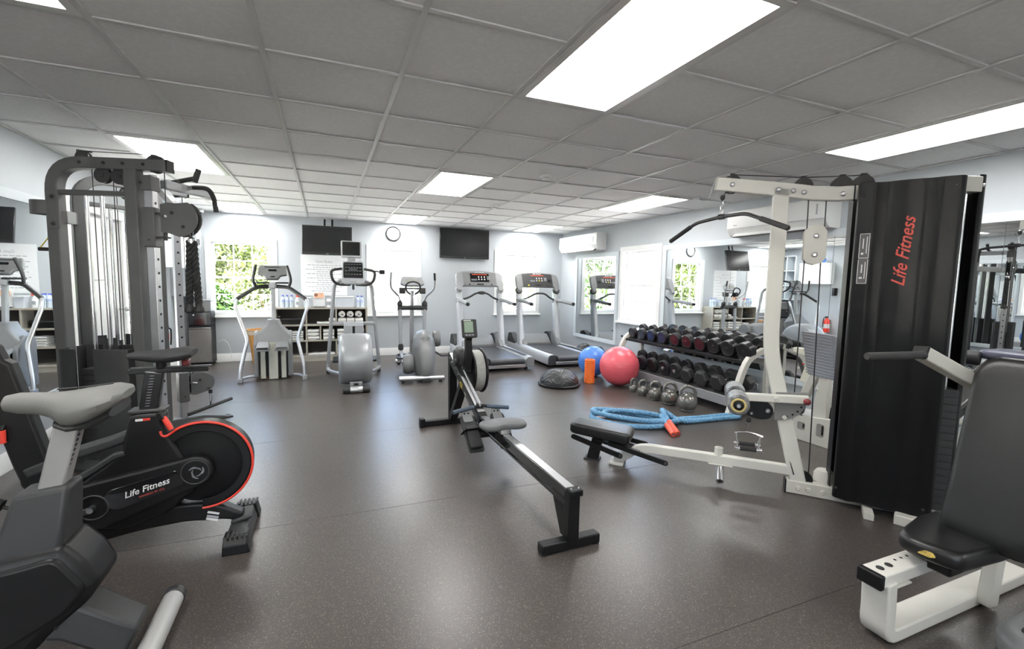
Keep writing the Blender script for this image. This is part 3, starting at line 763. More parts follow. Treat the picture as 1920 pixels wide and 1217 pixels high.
# ------------------------------------------------------------------ chrome row handle hanging from the low pulley
hp = mg_world(0.950, 0, 0.0)
rh = thing('row_handle', 'chrome double row handle with black grips hanging from the leg developer', 'cable handle', (hp.x, hp.y, 0.24), MG_R)
def H_(s, t, z): return Vector((s - 0.95, t, z - 0.24))
MB().sph(H_(0.95, 0, 0.458), 0.018, 14, 10).build('cable_ball', 'rubber', rh)
MB().tube([H_(0.95 + 0.010 * math.sin(a), 0, 0.405 - 0.038 * math.cos(a)) for a in [2 * math.pi * k / 14 for k in range(14)]], 0.0035, 6, closed=True).build('carabiner', 'chrome', rh)
MB().tube(fillet([H_(0.87, 0, 0.358), H_(0.90, 0, 0.366), H_(0.95, 0, 0.372), H_(1.0, 0, 0.366), H_(1.045, 0, 0.352)], 0.02), 0.008, 8).build('handle_bridge', 'chrome', rh)
for k in (-1, 1):
    for sg in (-1, 1):
        MB().tube([H_(0.955 + sg * 0.075, 0, 0.36), H_(0.955 + sg * 0.062, k * 0.055, 0.272)], 0.006, 8).build('strut', 'chrome', rh)
    MB().cyl(H_(0.872, k * 0.055, 0.268), H_(1.040, k * 0.055, 0.272), 0.009, n=12).build('handle_rod', 'chrome', rh)
    MB().cyl(H_(0.905, k * 0.055, 0.269), H_(1.006, k * 0.055, 0.271), 0.0155, n=14).build('grip', 'grip', rh)

# ------------------------------------------------------------------ leg press station behind the tower
lp = thing('leg_press', 'white leg press with ribbed grey foot plate behind the pulldown column', 'gym machine', (4.0, 2.66, 0), 0)
bx = MB()
o_ = [(-0.165, 0.0), (0.30, 0.0), (0.30, 0.20), (-0.165, 0.265)]
hole = ring2d([(-0.085, 0.10), (-0.02, 0.10), (-0.02, 0.20), (-0.085, 0.205)], 0.02)
bx.prism(o_, (0.02, 0, 0), (0, 1, 0), Z, 0.04)
bxo = bx.build('base_box', 'white_metal', lp, bevel=0.006)
for (a, b, c, d) in ((-0.10, -0.035, 0.085, 0.20), (0.07, 0.14, 0.10, 0.17)):
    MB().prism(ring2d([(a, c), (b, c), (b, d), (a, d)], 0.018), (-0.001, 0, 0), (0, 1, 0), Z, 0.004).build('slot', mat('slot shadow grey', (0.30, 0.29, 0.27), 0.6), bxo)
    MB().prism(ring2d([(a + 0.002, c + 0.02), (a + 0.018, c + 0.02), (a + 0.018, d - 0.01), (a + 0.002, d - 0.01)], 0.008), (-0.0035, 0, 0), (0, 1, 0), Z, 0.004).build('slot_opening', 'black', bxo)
MB().prism([(-0.10, 0.24), (0.03, 0.24), (-0.015, 0.66), (-0.085, 0.66)], (0.05, 0, 0), (0, 1, 0), Z, 0.07).build('upright', 'white_metal', lp, bevel=0.006)
MB().bar((0.06, 0.20, 0.22), (0.06, 0.02, 0.70), 0.06, 0.07).build('swing_arm', 'white_metal', lp, bevel=0.006)
MB().prism(fillet([(0.28, 0.83, 0), (0.10, 0.83, 0), (0.06, 0.78, 0), (0.05, 0.70, 0), (0.02, 0.74, 0)], 0.03) and [(0.28, 0.83), (0.10, 0.83), (0.05, 0.78), (0.12, 0.52), (0.20, 0.52), (0.13, 0.76), (0.28, 0.79)], (0.09, 0, 0), (0, 1, 0), Z, 0.06).build('side_bracket', mat('cream powder coat', (0.70, 0.69, 0.58), 0.4), lp, bevel=0.004)
fpn = Vector((0.80, -0.30, 0.25)).normalized()
pu = Vector((-0.25, -0.97, 0.0)).normalized(); pv = Vector((-0.16, 0.02, 0.985)); pv = (pv - pu * pv.dot(pu)).normalized()
fp = MB().prism(ring2d([(-0.13, -0.19), (0.16, -0.185), (0.20, 0.20), (-0.17, 0.20)], 0.02), (-0.04, -0.03, 0.80), pu, pv, 0.016).build('foot_plate', mat('ribbed aluminium', (0.42, 0.43, 0.45), 0.28, metal=0.8, var=0.08), lp)
for k in range(14):
    MB().bar(Vector((-0.04, -0.03, 0.80)) + pv * (-0.17 + k * 0.0265) - pu * 0.145 + pu.cross(pv) * 0.010, Vector((-0.04, -0.03, 0.80)) + pv * (-0.17 + k * 0.0265) + pu * 0.165 + pu.cross(pv) * 0.010, 0.010, 0.006, pu.cross(pv)).build('rib', MATS['ribbed aluminium'], fp)
MB().pillow(rrect(0.20, 0.10, 0.03), (-0.02, 0.19, 0.30), (0, 1, 0), Vector((0.3, 0, 1)), 0.05, 0.015).build('hip_pad', 'vinyl', lp)
MB().sph((-0.045, 0.10, 0.705), 0.010, 10, 8).build('pull_pin', 'red', lp)
for p in ((-0.03, 0.15, 0.66), (-0.02, -0.03, 0.50)): bolt(lp, p, (-1, 0, 0), 0.014, 'white_metal')
MB().pillow(rrect(0.30, 0.12, 0.03), (0.06, -0.20, 0.30), (0, 1, 0), Vector((0.2, 0, 1)), 0.06, 0.02).build('seat_pad', 'vinyl', lp)

# ------------------------------------------------------------------ press bench at the right edge
pb = thing('press_bench', 'white framed chest press bench with black seat and backrest, cut by the right edge', 'gym machine', (2.0, 1.0, 0))
uf = fillet([(1.10, 0.032), (0.14, 0.032), (0.005, 0.032), (0.005, 0.14), (-0.005, 0.262)], [0.02, 0.10, 0.02])
MB().prism(stroke([(p[0], p[1]) for p in uf], 0.056), (0, 0.018, 0), X, Z, 0.100).build('base_frame', 'white_metal', pb, bevel=0.007)
MB().bar((-0.045, 0.022, 0.268), (0.62, 0.022, 0.268), 0.085, 0.052).build('seat_rail', 'white_metal', pb, bevel=0.006)
MB().box((0.06, 0.022, 0.240), (0.11, 0.105, 0.006)).build('weld_plate', 'white_metal', pb)
ec = MB().box((-0.055, 0.022, 0.268), (0.026, 0.090, 0.058)).build('end_cap', 'black', pb, bevel=0.006)
for x in (0.0, 0.055): MB().cyl((x, 0.022, 0.2935), (x, 0.022, 0.2965), 0.014, n=16).build('rail_plug', 'dark_metal', pb)
for x in (0.12, 0.16, 0.20): MB().cyl((x, 0.035, 0.2935), (x, 0.035, 0.2945), 0.006, n=10).build('adjust_hole', 'black', pb)
sp = MB(); sp.pillow(ring2d([(0.115, -0.085), (0.10, 0.0), (0.135, 0.055), (0.36, 0.10), (0.52, 0.10), (0.52, -0.175), (0.40, -0.175), (0.14, -0.155)], 0.03), (0.02, 0.0, 0.335), X, Y, 0.075, 0.026)
spo = sp.build('seat_pad', 'vinyl', pb)
tear = ring2d([(-0.026, -0.006), (-0.004, 0.012), (0.02, 0.012), (0.030, -0.002), (0.010, -0.010)], 0.005)
MB().prism(tear, (0.128, -0.058, 0.372), Vector((0.25, -1, 0)), Z, 0.004).build('exposed_foam', mat('torn foam', (0.55, 0.40, 0.10), 0.8, var=0.4, scale=60), spo)
MB().box((0.33, -0.03, 0.305), (0.20, 0.13, 0.075)).build('seat_bracket', 'black', pb, bevel=0.01)
MB().prism(ring2d([(-0.12, 0.0), (0.12, 0.0), (0.12, 0.70), (-0.12, 0.70)], 0.05), (0.0, 0, 0), (0, 1, 0), Z, 0.001)
bu = Vector((0, -1, 0)); bv = Vector((0.26, 0, 0.966)).normalized()
bk = MB(); bk.pillow(ring2d([(-0.02, -0.05), (0.26, -0.05), (0.28, 0.66), (0.255, 0.71), (0.02, 0.71), (-0.03, 0.66)], 0.045), (0.425, 0.0, 0.42), bu, bv, 0.065, 0.024, t0=-0.0)
bk.build('backrest', 'vinyl', pb)
MB().bar((0.66, -0.05, 0.02), (0.78, -0.05, 1.05), 0.05, 0.07, X).build('back_post', 'white_metal', pb, bevel=0.006)
MB().bar((0.50, -0.23, 0.33), (0.47, -0.235, 0.12), 0.018, 0.018).build('adjust_lever', 'black', pb, bevel=0.004)
# press arm and grip
arm = fillet([(0.90, 0.06, 0.90), (0.74, 0.06, 0.945), (0.365, 0.135, 1.115)], 0.09)
MB().tube(arm, 0.040, 4, up=(0, 0.7, 0.7)).build('press_arm', 'white_metal', pb, bevel=0.005)
ad = (arm[-1] - arm[-2]).normalized()
MB().tube([arm[-1], arm[-1] + ad * 0.012], 0.041, 4, up=(0, 0.7, 0.7)).build('end_cap', 'black', pb, bevel=0.003)
gp = MB(); g0 = Vector((0.345, 0.125, 1.108)); gd = Vector((-0.26, 0.065, -0.005)).normalized()
gp.lathe([(0.0001, 0.265), (0.014, 0.264), (0.0165, 0.258), (0.0165, 0.0), (0.019, -0.002), (0.019, -0.012), (0.0001, -0.012)], g0, gd, 18)
gp.build('grip', 'grip', pb)

# grey floor platform peeking in at the lower right corner
pf = thing('step_platform', 'grey plastic step platform at the bottom right corner', 'step platform', (2.52, 0.74, 0))
MB().pillow(ring2d([(-0.20, -0.25), (0.45, -0.25), (0.45, 0.09), (-0.13, 0.09), (-0.20, 0.02)], 0.05), (0, 0, 0.0), X, Y, 0.10, 0.03).build('deck', 'grey_pl', pf)
MB().pillow(rrect(0.50, 0.22, 0.03, cx=0.15, cy=-0.08), (0, 0, 0.095), X, Y, 0.012, 0.005).build('top_mat', 'grey_dk', pf)

# ------------------------------------------------------------------ padded station in the corner between tower and mirror
cs_ = thing('ab_bench', 'white bench frame with slanted black pad and rollers between tower and mirror', 'gym machine', (4.05, 1.62, 0))
MB().bar((-0.30, -0.02, 0.04), (0.30, -0.30, 0.04), 0.07, 0.08).build('base_bar', 'white_metal', cs_, bevel=0.006)
MB().bar((-0.22, 0.22, 0.22), (0.20, -0.30, 0.22), 0.05, 0.07).build('frame_bar', 'white_metal', cs_, bevel=0.006)
MB().bar((-0.10, -0.10, 0.06), (-0.06, 0.06, 0.40), 0.06, 0.06).build('upright', 'white_metal', cs_, bevel=0.006)
MB().tube(fillet([(-0.30, 0.08, 0.50), (-0.05, -0.02, 0.52), (0.02, -0.10, 0.50), (-0.02, -0.12, 0.36)], 0.04), 0.020, 10).build('handle_tube', 'white_metal', cs_)
MB().bar((-0.26, 0.05, 0.56), (0.20, -0.05, 0.92), 0.16, 0.07).build('slant_pad', 'vinyl', cs_, bevel=0.02, seg=3)
MB().pillow(rrect(0.30, 0.34, 0.05), (0.22, -0.12, 0.93), X, Y, 0.06, 0.02).build('elbow_pad', mat('sheen tinted vinyl', (0.10, 0.105, 0.15), 0.25), cs_)  # lavender sheen on the pad top put into its base colour
MB().cyl((0.02, 0.18, 0.93), (0.06, 0.02, 0.93), 0.05, n=18).build('foam_roller', 'rubber', cs_, bevel=0.01)
MB().cyl((-0.30, 0.10, 0.47), (-0.18, 0.05, 0.47), 0.055, n=18).build('foam_roller', 'rubber', cs_, bevel=0.01)
MB().bar((0.10, -0.10, 0.06), (0.12, -0.08, 0.93), 0.06, 0.07).build('upright', 'white_metal', cs_, bevel=0.006)
# ------------------------------------------------------------------ grey dual cable machine on the left
cm = thing('cable_machine', 'charcoal dual pulley cable machine with two arched towers by the left mirror', 'gym machine', (-1.5, 4.03, 0), 0)
CMO = Vector((-1.5, 4.03, 0))
def holed(parent, base, d, n, z0, dz, r, m='black'):
    for k in range(n):
        p = base + Vector((0, 0, z0 + k * dz))
        MB().cyl(p, p + d * 0.0015, r, n=10).build('pin_hole', m, parent)
def tower(o, ang, carriage_z, far, cs):
    Rz = Matrix.Rotation(ang, 3, 'Z'); o = Vector(o) - CMO
    def T(s, y, z): return Rz @ Vector((s, y, z)) + o
    ex, ey = Rz @ X, Rz @ Y
    path = fillet([(-0.175, 0.03, 0), (-0.175, 2.122, 0), (0.56, 2.118, 0)], 0.20, 8)
    fr = MB().prism(stroke([(p.x, p.y) for p in path], 0.075), o, ex, Z, 0.075).build('arched_frame', 'grey_metal', cm, bevel=0.006)
    MB().bar(T(0.33, 0, 0.02), T(0.33, 0, 2.09), 0.08, 0.08, ex).build('front_upright', 'grey_metal', cm, bevel=0.006)
    MB().bar(T(-0.19, -0.0, 1.925), T(0.30, 0.0, 1.925), 0.035, 0.035).build('rod_crossbar', 'grey_metal', cm, bevel=0.004)
    MB().box(T(0.568, 0, 2.118), (0.01, 0.076, 0.078), Rz).build('end_cap', 'black', cm)
    for s in (0.02, 0.17, 0.29, 0.42): bolt(cm, T(s, -0.038, 2.12), -ey, 0.011, 'dark_metal')
    for s in (0.02, 0.12):
        MB().cyl(T(s, 0, 0.12), T(s, 0, 1.93), 0.0135, n=14).build('guide_rod', 'chrome', cm)
    for s, z, r, y in ((0.02, 2.155, 0.045, 0), (0.14, 2.045, 0.052, 0.0), (0.25, 2.04, 0.055, 0), (0.48, 2.13, 0.060, 0)):
        pulley(cm, T(s, y, z), ey, r, 0.034, 'grey_dk')
    MB().tube([T(-0.02, 0, 2.175), T(-0.02, 0, 2.205), T(0.075, 0, 2.195)], 0.006, 6).build('cable_keeper', 'dark_metal', cm)
    for a, b in ((T(0.068, 0, 2.10), T(0.068, 0, 0.80)), (T(0.20, 0, 2.02), T(0.195, 0, 0.75)), (T(0.53, -0.0, 2.10), T(0.53, 0, carriage_z + 0.05)), (T(0.02, 0, 2.20), T(0.48, 0, 2.192))):
        MB().cyl(a, b, 0.003, n=6).build('cable', 'cable', cm)
    # base runner
    MB().prism([(-0.28, 0.0), (0.86, 0.0), (0.80, 0.03), (0.62, 0.075), (0.40, 0.085), (-0.28, 0.085)], o, ex, Z, 0.09).build('base_runner', 'grey_metal', cm, bevel=0.006)
    MB().box(T(0.80, 0, 0.006), (0.14, 0.10, 0.012), Rz).build('rubber_foot', 'rubber', cm)
    # stack and stack guards
    pm = MB().box((0, 0, 0), (0.20, 0.13, 0.040)).mesh('weight_plate'); pm.materials.append(M['dark_metal'])
    for k in range(15):
        w_ = bpy.data.objects.new('weight_plate', pm); C.objects.link(w_); w_.parent = cm
        w_.location = T(0.07, 0, 0.115 + k * 0.0425); w_.rotation_euler = (0, 0, ang)
    MB().cyl(T(0.045, 0, 0.74), T(0.045, 0, 0.84), 0.012, n=12).build('selector_rod', 'chrome', cm)
    MB().box(T(0.03, -0.075, 0.60), (0.03, 0.012, 0.014), Rz).build('selector_pin', mat('orange tag', (0.75, 0.32, 0.08), 0.5), cm)
    for sg in (-1, 1):
        g1 = [(-0.13, sg * 0.03), (-0.13, sg * 0.105), (-0.095, sg * 0.125), (-0.015, sg * 0.125)]
        g2 = [(0.10, sg * 0.085), (0.10, sg * 0.125), (0.27, sg * 0.125), (0.305, sg * 0.105), (0.305, sg * 0.05)]
        for g in (g1, g2):
            out = stroke(g, 0.005)
            MB().loft([[T(p[0], p[1], 0.10) for p in out], [T(p[0], p[1], 0.875) for p in out]]).build('stack_guard', 'grey_dk', cm)
    # adjustable column with sleeve
    co = MB().bar(T(cs, 0, 0.05), T(cs, 0, 2.04), 0.055, 0.055, ex).build('adjust_column', 'steel' if not far else 'silver', cm, bevel=0.004)
    holed(co, T(cs + 0.0285, -0.0, 0), ex, 17, 0.35, 0.095, 0.009)
    if far: holed(co, T(cs, -0.028, 0), -ey, 17, 0.35, 0.095, 0.009)
    sl = MB().bar(T(cs, 0, carriage_z - 0.17), T(cs, 0, carriage_z + 0.10), 0.078, 0.078, ex).build('carriage', 'grey_metal', cm, bevel=0.006)
    MB().cyl(T(cs, -0.039, carriage_z - 0.12), T(cs, -0.041, carriage_z - 0.12), 0.006, n=8).build('set_screw', 'black', sl)
    for z in (carriage_z + 0.06, carriage_z - 0.10):
        MB().box(T(cs + 0.07, 0, z), (0.07, 0.05, 0.012), Rz).build('hinge_lug', 'dark_metal', sl)
    MB().cyl(T(cs + 0.085, 0, carriage_z - 0.12), T(cs + 0.085, 0, carriage_z + 0.09), 0.012, n=12).build('hinge_pin', 'dark_metal', sl)
    MB().cyl(T(cs - 0.03, -0.03, 2.0), T(cs - 0.03, -0.05, 2.0), 0.01).build('stop_bolt', 'dark_metal', co)
    return T, ex, ey, sl
T1, ex1, ey1, sl1 = tower((-1.5, 4.03, 0), R(-18.07), 1.74, False, 0.435)
T2, ex2, ey2, sl2 = tower((-1.605, 4.70, 0), R(33.9), 0.40, True, 0.47)
# near swivel guard plates with pulleys (high), far one low
def swivel(T, ey, cz, r, d0):
    out = [(0.555, cz + 0.085), (0.60, cz + 0.10), (0.66, cz + 0.095)] + [(0.67 + r * math.cos(R(a)), cz - 0.005 + r * math.sin(R(a))) for a in range(60, -100, -15)] + [(0.60, cz - 0.105), (0.555, cz - 0.10)]
    for k in (-1, 1):
        pts = [T(p[0] + d0, k * 0.026, p[1]) for p in out]
        q = MB(); q.loft([[p + ey * 0.004 for p in pts], [p - ey * 0.004 for p in pts]])
        g = q.build('swivel_plate', 'grey_metal', cm)
        bolt(g, T(0.63 + d0, k * 0.03, cz + 0.03), ey * k, 0.012, 'dark_metal'); bolt(g, T(0.70 + d0, k * 0.03, cz - 0.06), ey * k, 0.012, 'dark_metal')
    pulley(cm, T(0.67 + d0, 0, cz - 0.01), ey, r * 0.85, 0.034, 'grey_dk')
    MB().cyl(T(0.54 + d0, -0.0, cz + 0.01), T(0.60 + d0, -0.05, cz + 0.005), 0.009, n=10).build('pop_pin', 'chrome', cm)
swivel(T1, ey1, 1.775, 0.125, -0.045)
swivel(T2, ey2, 0.385, 0.085, -0.03)
# rear tie between the towers, front cross beam with pull up grips
a_, b_ = T1(-0.14, 0.0, 1.76), T2(-0.20, 0.0, 1.80)
MB().bar(a_, b_, 0.05, 0.09).build('rear_tie', 'grey_metal', cm, bevel=0.006)
MB().box(T1(-0.16, -0.042, 1.80), (0.075, 0.008, 0.24), Matrix.Rotation(R(-18.07), 3, 'Z')).build('tie_plate', 'grey_metal', cm, bevel=0.004)
for z in (1.89, 1.71): bolt(cm, T1(-0.16, -0.046, z), -ey1, 0.013, 'dark_metal')
MB().bar(T1(0.44, 0.02, 2.03), T2(0.44, -0.02, 2.03), 0.05, 0.07).build('cross_beam', 'silver', cm, bevel=0.005)
MB().bar(T1(0.40, 0.0, 2.00), T1(0.47, 0.0, 2.00), 0.09, 0.10).build('beam_bracket', 'grey_metal', cm, bevel=0.005)
strap = fillet([(-0.19, -0.035, 0), (-0.27, -0.065, 0), (-0.33, -0.02, 0), (-0.30, 0.09, 0), (-0.20, 0.08, 0)], 0.07)
_so = stroke([(p.x, p.y) for p in strap], 0.008)
MB().loft([[T1(p[0], p[1], 1.775) for p in _so], [T1(p[0], p[1], 1.865) for p in _so]]).build('rear_loop', 'grey_metal', cm)
for k, (z, pts) in enumerate(((2.10, [(-1.02, 4.14, 2.06), (-0.93, 4.12, 2.085), (-0.86, 4.10, 2.10)]), (2.0, [(-1.02, 4.25, 2.03), (-0.90, 4.20, 2.05), (-0.80, 4.17, 2.045), (-0.765, 4.16, 1.97), (-0.755, 4.16, 1.87)]))):
    MB().tube([p - CMO for p in fillet(pts, 0.05)], 0.017, 12).build('pull_up_grip', 'grip', cm)
MB().cyl(Vector((-0.875, 4.10, 2.07)) - CMO, Vector((-0.845, 4.10, 2.165)) - CMO, 0.020, n=12).build('pull_up_grip', 'grip', cm)
MB().bar(Vector((-1.04, 4.0, 2.02)) - CMO, Vector((-0.83, 4.4, 2.03)) - CMO, 0.05, 0.06).build('grip_bracket', 'silver', cm, bevel=0.004)
for p in ((-0.97, 4.10, 2.06), (-0.90, 4.25, 2.065)): bolt(cm, Vector(p) - CMO, Z, 0.010, 'dark_metal')

# braided rope hanging from the near tower's swivel pulley
rp = thing('triceps_rope', 'black braided rope with rubber ends hanging from the cable machine', 'exercise rope', (-0.845, 3.815, 1.10))
def braid(pts_fn, n, r, twist, strands, rs, name, m, parent, seg=7, ph=0.0):
    """twisted strands around a centre line: one mesh per rope"""
    mb = MB()
    P = [Vector(pts_fn(i / n)) for i in range(n + 1)]
    L = 0; cum = [0]
    for i in range(n): L += (P[i + 1] - P[i]).length; cum.append(L)
    x_, y_ = perp(P[1] - P[0]); fx = []
    for i in range(n + 1):
        d = (P[min(i + 1, n)] - P[max(i - 1, 0)]).normalized()
        x_ = (x_ - d * x_.dot(d)).normalized(); fx.append((x_.copy(), d.cross(x_)))
    for s in range(strands):
        q = []
        for i in range(n + 1):
            a = 2 * math.pi * (cum[i] / twist + s / strands) + ph
            q.append(P[i] + (fx[i][0] * math.cos(a) + fx[i][1] * math.sin(a)) * r)
        mb.tube(q, rs, seg)
    return mb.build(name, m, parent, angle=60)
M['rope_black'] = mat('black braided nylon', (0.020, 0.021, 0.022), 0.75, var=0.3, bump=0.4, bscale=300)
for k in (-1, 1):
    braid(lambda t, k=k: (k * (0.010 + 0.018 * t), 0.0, 0.52 - 0.44 * t), 48, 0.0125, 0.10, 3, 0.0125, 'rope_strand', 'rope_black', rp)
    MB().lathe([(0.0001, 0), (0.022, 0.002), (0.032, 0.014), (0.031, 0.034), (0.022, 0.052), (0.016, 0.075)], (k * 0.028, 0, 0.02), Z, 18).build('rubber_end', 'rubber', rp)
MB().lathe([(0.012, 0.50), (0.024, 0.505), (0.024, 0.535), (0.010, 0.55)], (0, 0, 0), Z, 16).build('ferrule', 'steel', rp)
MB().tube([(0.012 * math.sin(a), 0, 0.595 - 0.045 * math.cos(a)) for a in [2 * math.pi * k / 14 for k in range(14)]], 0.0035, 6, closed=True).build('carabiner', 'chrome', rp)
MB().bar((-0.025, 0, 0.685), (0.004, 0, 0.630), 0.030, 0.036, Y).build('cable_stop', 'rubber', rp, bevel=0.006)

# straight bar hanging from the low pulley of the far tower
bw = T2(0.705, 0, 0.40) + CMO
sb = thing('straight_bar', 'short black straight bar hanging from the low pulley of the cable machine', 'exercise bar', (bw.x, bw.y, 0.10))
d_ = Vector((0.72, 0.69, 0.14)).normalized()
MB().lathe([(0.0001, -0.215), (0.012, -0.215), (0.0155, -0.209), (0.0155, 0.209), (0.012, 0.215), (0.0001, 0.215)], (-0.01, 0, 0.035), d_, 16).build('bar', 'grip', sb)
MB().box((-0.01, 0, 0.060), (0.012, 0.022, 0.05)).build('swivel_tab', 'dark_metal', sb, bevel=0.004)
MB().tube([(-0.008 + 0.010 * math.sin(a), 0, 0.125 - 0.045 * math.cos(a)) for a in [2 * math.pi * k / 14 for k in range(14)]], 0.0035, 6, closed=True).build('carabiner', 'chrome', sb)
MB().cyl((-0.008, 0, 0.165), (-0.008, 0, 0.20), 0.018, 0.016, n=14).build('cable_stop', 'rubber', sb)

# yellow black strap handle at the rear of the machine
sh = thing('strap_handle', 'yellow and black strap handle hanging behind the cable machine', 'cable handle', (-1.745, 4.13, 1.52))
sh.scale = (0.75, 0.75, 0.75)
MB().tube([(0.03, 0.02, 0.27), (0.02, 0.015, 0.16), (-0.055, 0, 0.035)], 0.012, 6, flat=0.2).build('strap', 'yellow', sh)
MB().tube([(0.03, 0.02, 0.27), (0.035, 0.015, 0.14), (0.055, 0, 0.035)], 0.012, 6, flat=0.2).build('strap', 'black', sh)
MB().cyl((-0.062, 0, 0.03), (0.062, 0, 0.03), 0.017, n=14).build('grip', 'grip', sh)

# ------------------------------------------------------------------ saddles
def saddle(mb, secs, n=20, power=2.4, tilt=0.0):
    """secs: (s, halfwidth, ztop, zbottom) along local x"""
    rings = []
    for s, w, zt, zb in secs:
        cz = (zt + zb) / 2; hh = (zt - zb) / 2; r = []
        for k in range(n):
            a = 2 * math.pi * k / n; c, sn = math.cos(a), math.sin(a)
            yy = w * math.copysign(abs(c) ** (2 / power), c); zz = hh * math.copysign(abs(sn) ** (2 / power), sn)
            droop = 0.22 * hh * (abs(yy) / max(w, 1e-3)) ** 2 if sn > 0 else 0.0
            r.append(Vector((s, yy, cz + zz - droop)))
        rings.append(r)
    return mb.loft(rings)

# ------------------------------------------------------------------ black spin bike with red-rimmed flywheel
sk_ = thing('spin_bike', 'black spin bike with a red rimmed rear flywheel', 'exercise bike', (-0.43, 2.755, 0), math.pi)
st2 = MB().loft([[Vector((x + c[0], yy, c[1])) for c in ((-0.055 * k, 0.012), (0.055 * k, 0.012), (0.050 * k, 0.075), (-0.035 * k, 0.082))] for x, yy, k in ((0, -0.205, 0.9), (0, -0.12, 1.0), (0, 0.12, 1.0), (0, 0.205, 0.9))])
st2o = st2.build('rear_stabilizer', 'grey_dk', sk_, bevel=0.006)
for k in (-1, 1):
    cpp = MB().loft([[Vector((c[0], k * yy, c[1])) for c in ((-0.062, 0.0), (0.062, 0.0), (0.058, zt), (-0.048, zt + 0.006))] for yy, zt in ((0.135, 0.080), (0.20, 0.082), (0.235, 0.045))])
    cpo = cpp.build('foot_cap', 'black', sk_, bevel=0.005)
    for q in range(5): MB().box((-0.045 + q * 0.021, k * 0.186, 0.0845), (0.010, 0.07, 0.004), (R(-3 * k), 0, 0)).build('grip_rib', 'rubber', cpo)
MB().box((0.0, 0.0, 0.090), (0.10, 0.11, 0.024), (0, R(14), 0)).build('mount_block', 'grey_dk', sk_, bevel=0.01)
rb = fillet([(0.0, 0.095, 0), (0.09, 0.140, 0), (0.24, 0.165, 0), (0.46, 0.150, 0), (0.66, 0.115, 0)], 0.06)
MB().prism(stroke([(p.x, p.y) for p in rb], [0.05 + 0.045 * min(1, i / 6) for i in range(len(rb))]), (0, 0, 0), X, Z, 0.075).build('rear_beam', 'black', sk_, bevel=0.014, seg=3)
MB().prism(ring2d([(0.456, 0.705), (0.475, 0.62), (0.50, 0.52), (0.60, 0.44), (0.70, 0.36), (0.715, 0.25), (0.66, 0.165), (0.52, 0.12), (0.32, 0.18), (0.18, 0.30), (0.24, 0.46), (0.285, 0.55), (0.325, 0.64), (0.318, 0.705)], 0.03), (0, 0, 0), X, Z, 0.10).build('frame', 'black', sk_, bevel=0.018, seg=3)
ua = fillet([(0.44, 0.605, 0), (0.52, 0.572, 0), (0.70, 0.520, 0), (0.86, 0.455, 0)], 0.05)
MB().prism(stroke([(p.x, p.y) for p in ua], 0.052), (0, 0, 0), X, Z, 0.08).build('upper_beam', 'grey_dk', sk_, bevel=0.014, seg=3)
MB().prism(stroke([(0.48, 0.515), (0.52, 0.505), (0.60, 0.45), (0.68, 0.40)], 0.03), (0, 0.03, 0), X, Z, 0.05).build('lower_beam', 'grey_dk', sk_, bevel=0.008)
fc = (0.165, 0.41)
MB().lathe([(0.03, -0.035), (0.12, -0.030), (0.165, -0.022), (0.198, -0.02), (0.20, 0.0), (0.198, 0.02), (0.165, 0.022), (0.12, 0.030), (0.03, 0.035)], (fc[0], 0, fc[1]), Y, 40).build('flywheel', mat('flywheel black', (0.006, 0.006, 0.0065), 0.5, spec=0.2), sk_)
a0_, a1_ = 48, 272
arc = [a0_ + (a1_ - a0_) * k / 40 for k in range(41)]
for k in (-1, 1):
    outer = [(fc[0] + 0.222 * math.cos(R(a)), fc[1] + 0.222 * math.sin(R(a))) for a in arc]
    inner = [(fc[0] + 0.178 * math.cos(R(a)), fc[1] + 0.178 * math.sin(R(a))) for a in reversed(arc)]
    MB().prism(outer + inner, (0, k * 0.040, 0), X, Z, 0.012).build('wheel_guard', 'black', sk_, bevel=0.003)
gr = MB(); gr.loft([[Vector((fc[0] + r_ * math.cos(R(a)), y_, fc[1] + r_ * math.sin(R(a)))) for r_, y_ in ((0.216, -0.046), (0.224, -0.046), (0.226, 0.0), (0.224, 0.046), (0.216, 0.046), (0.214, 0.0))] for a in arc])
gr.build('wheel_guard_rim', 'black', sk_)
redp = [Vector((0.335, 0.048, 0.610)), Vector((0.330, 0.048, 0.585)), Vector((0.312, 0.048, 0.580))] + [Vector((fc[0] + 0.227 * math.cos(R(a)), 0.044, fc[1] + 0.227 * math.sin(R(a)))) for a in arc[3:]]
MB().tube(fillet(redp, 0.02, 3), 0.0065, 8).build('red_trim', 'red', sk_)
# belt cover
def capsule(p, q, r1, r2, n=14):
    p, q = Vector(p), Vector(q); a = math.atan2(q.y - p.y, q.x - p.x); out = []
    for k in range(n + 1): t = a + math.pi / 2 + math.pi * k / n; out.append((p.x + r1 * math.cos(t), p.y + r1 * math.sin(t)))
    for k in range(n + 1): t = a - math.pi / 2 + math.pi * k / n; out.append((q.x + r2 * math.cos(t), q.y + r2 * math.sin(t)))
    return out
cov = MB().prism(capsule((0.594, 0.285), (0.185, 0.40), 0.115, 0.078), (0, 0.078, 0), X, Z, 0.05).build('belt_cover', 'black', sk_, bevel=0.012, seg=3)
ins = MB().prism(capsule((0.50, 0.312), (0.27, 0.376), 0.052, 0.042), (0, 0.1035, 0), X, Z, 0.003).build('cover_inlay', 'gloss_black', cov, bevel=0.001, seg=1)
MB().torus((0.185, 0.104, 0.40), Y, 0.060, 0.003, 30, 6).build('cover_ring', 'dark_metal', cov)
MB().torus((0.594, 0.104, 0.285), Y, 0.058, 0.004, 30, 6).build('cover_ring', 'dark_metal', cov)
lx = Vector((-0.96, 0, 0.27)); lz = Vector((0.27, 0, 0.96))
text_obj('logo_lettering', 'Life Fitness', 0.042, 'whiteprint', cov, (0.385, 0.1055, 0.348), lx, lz, 0.0004, shear=0.35, bold=0.0006)
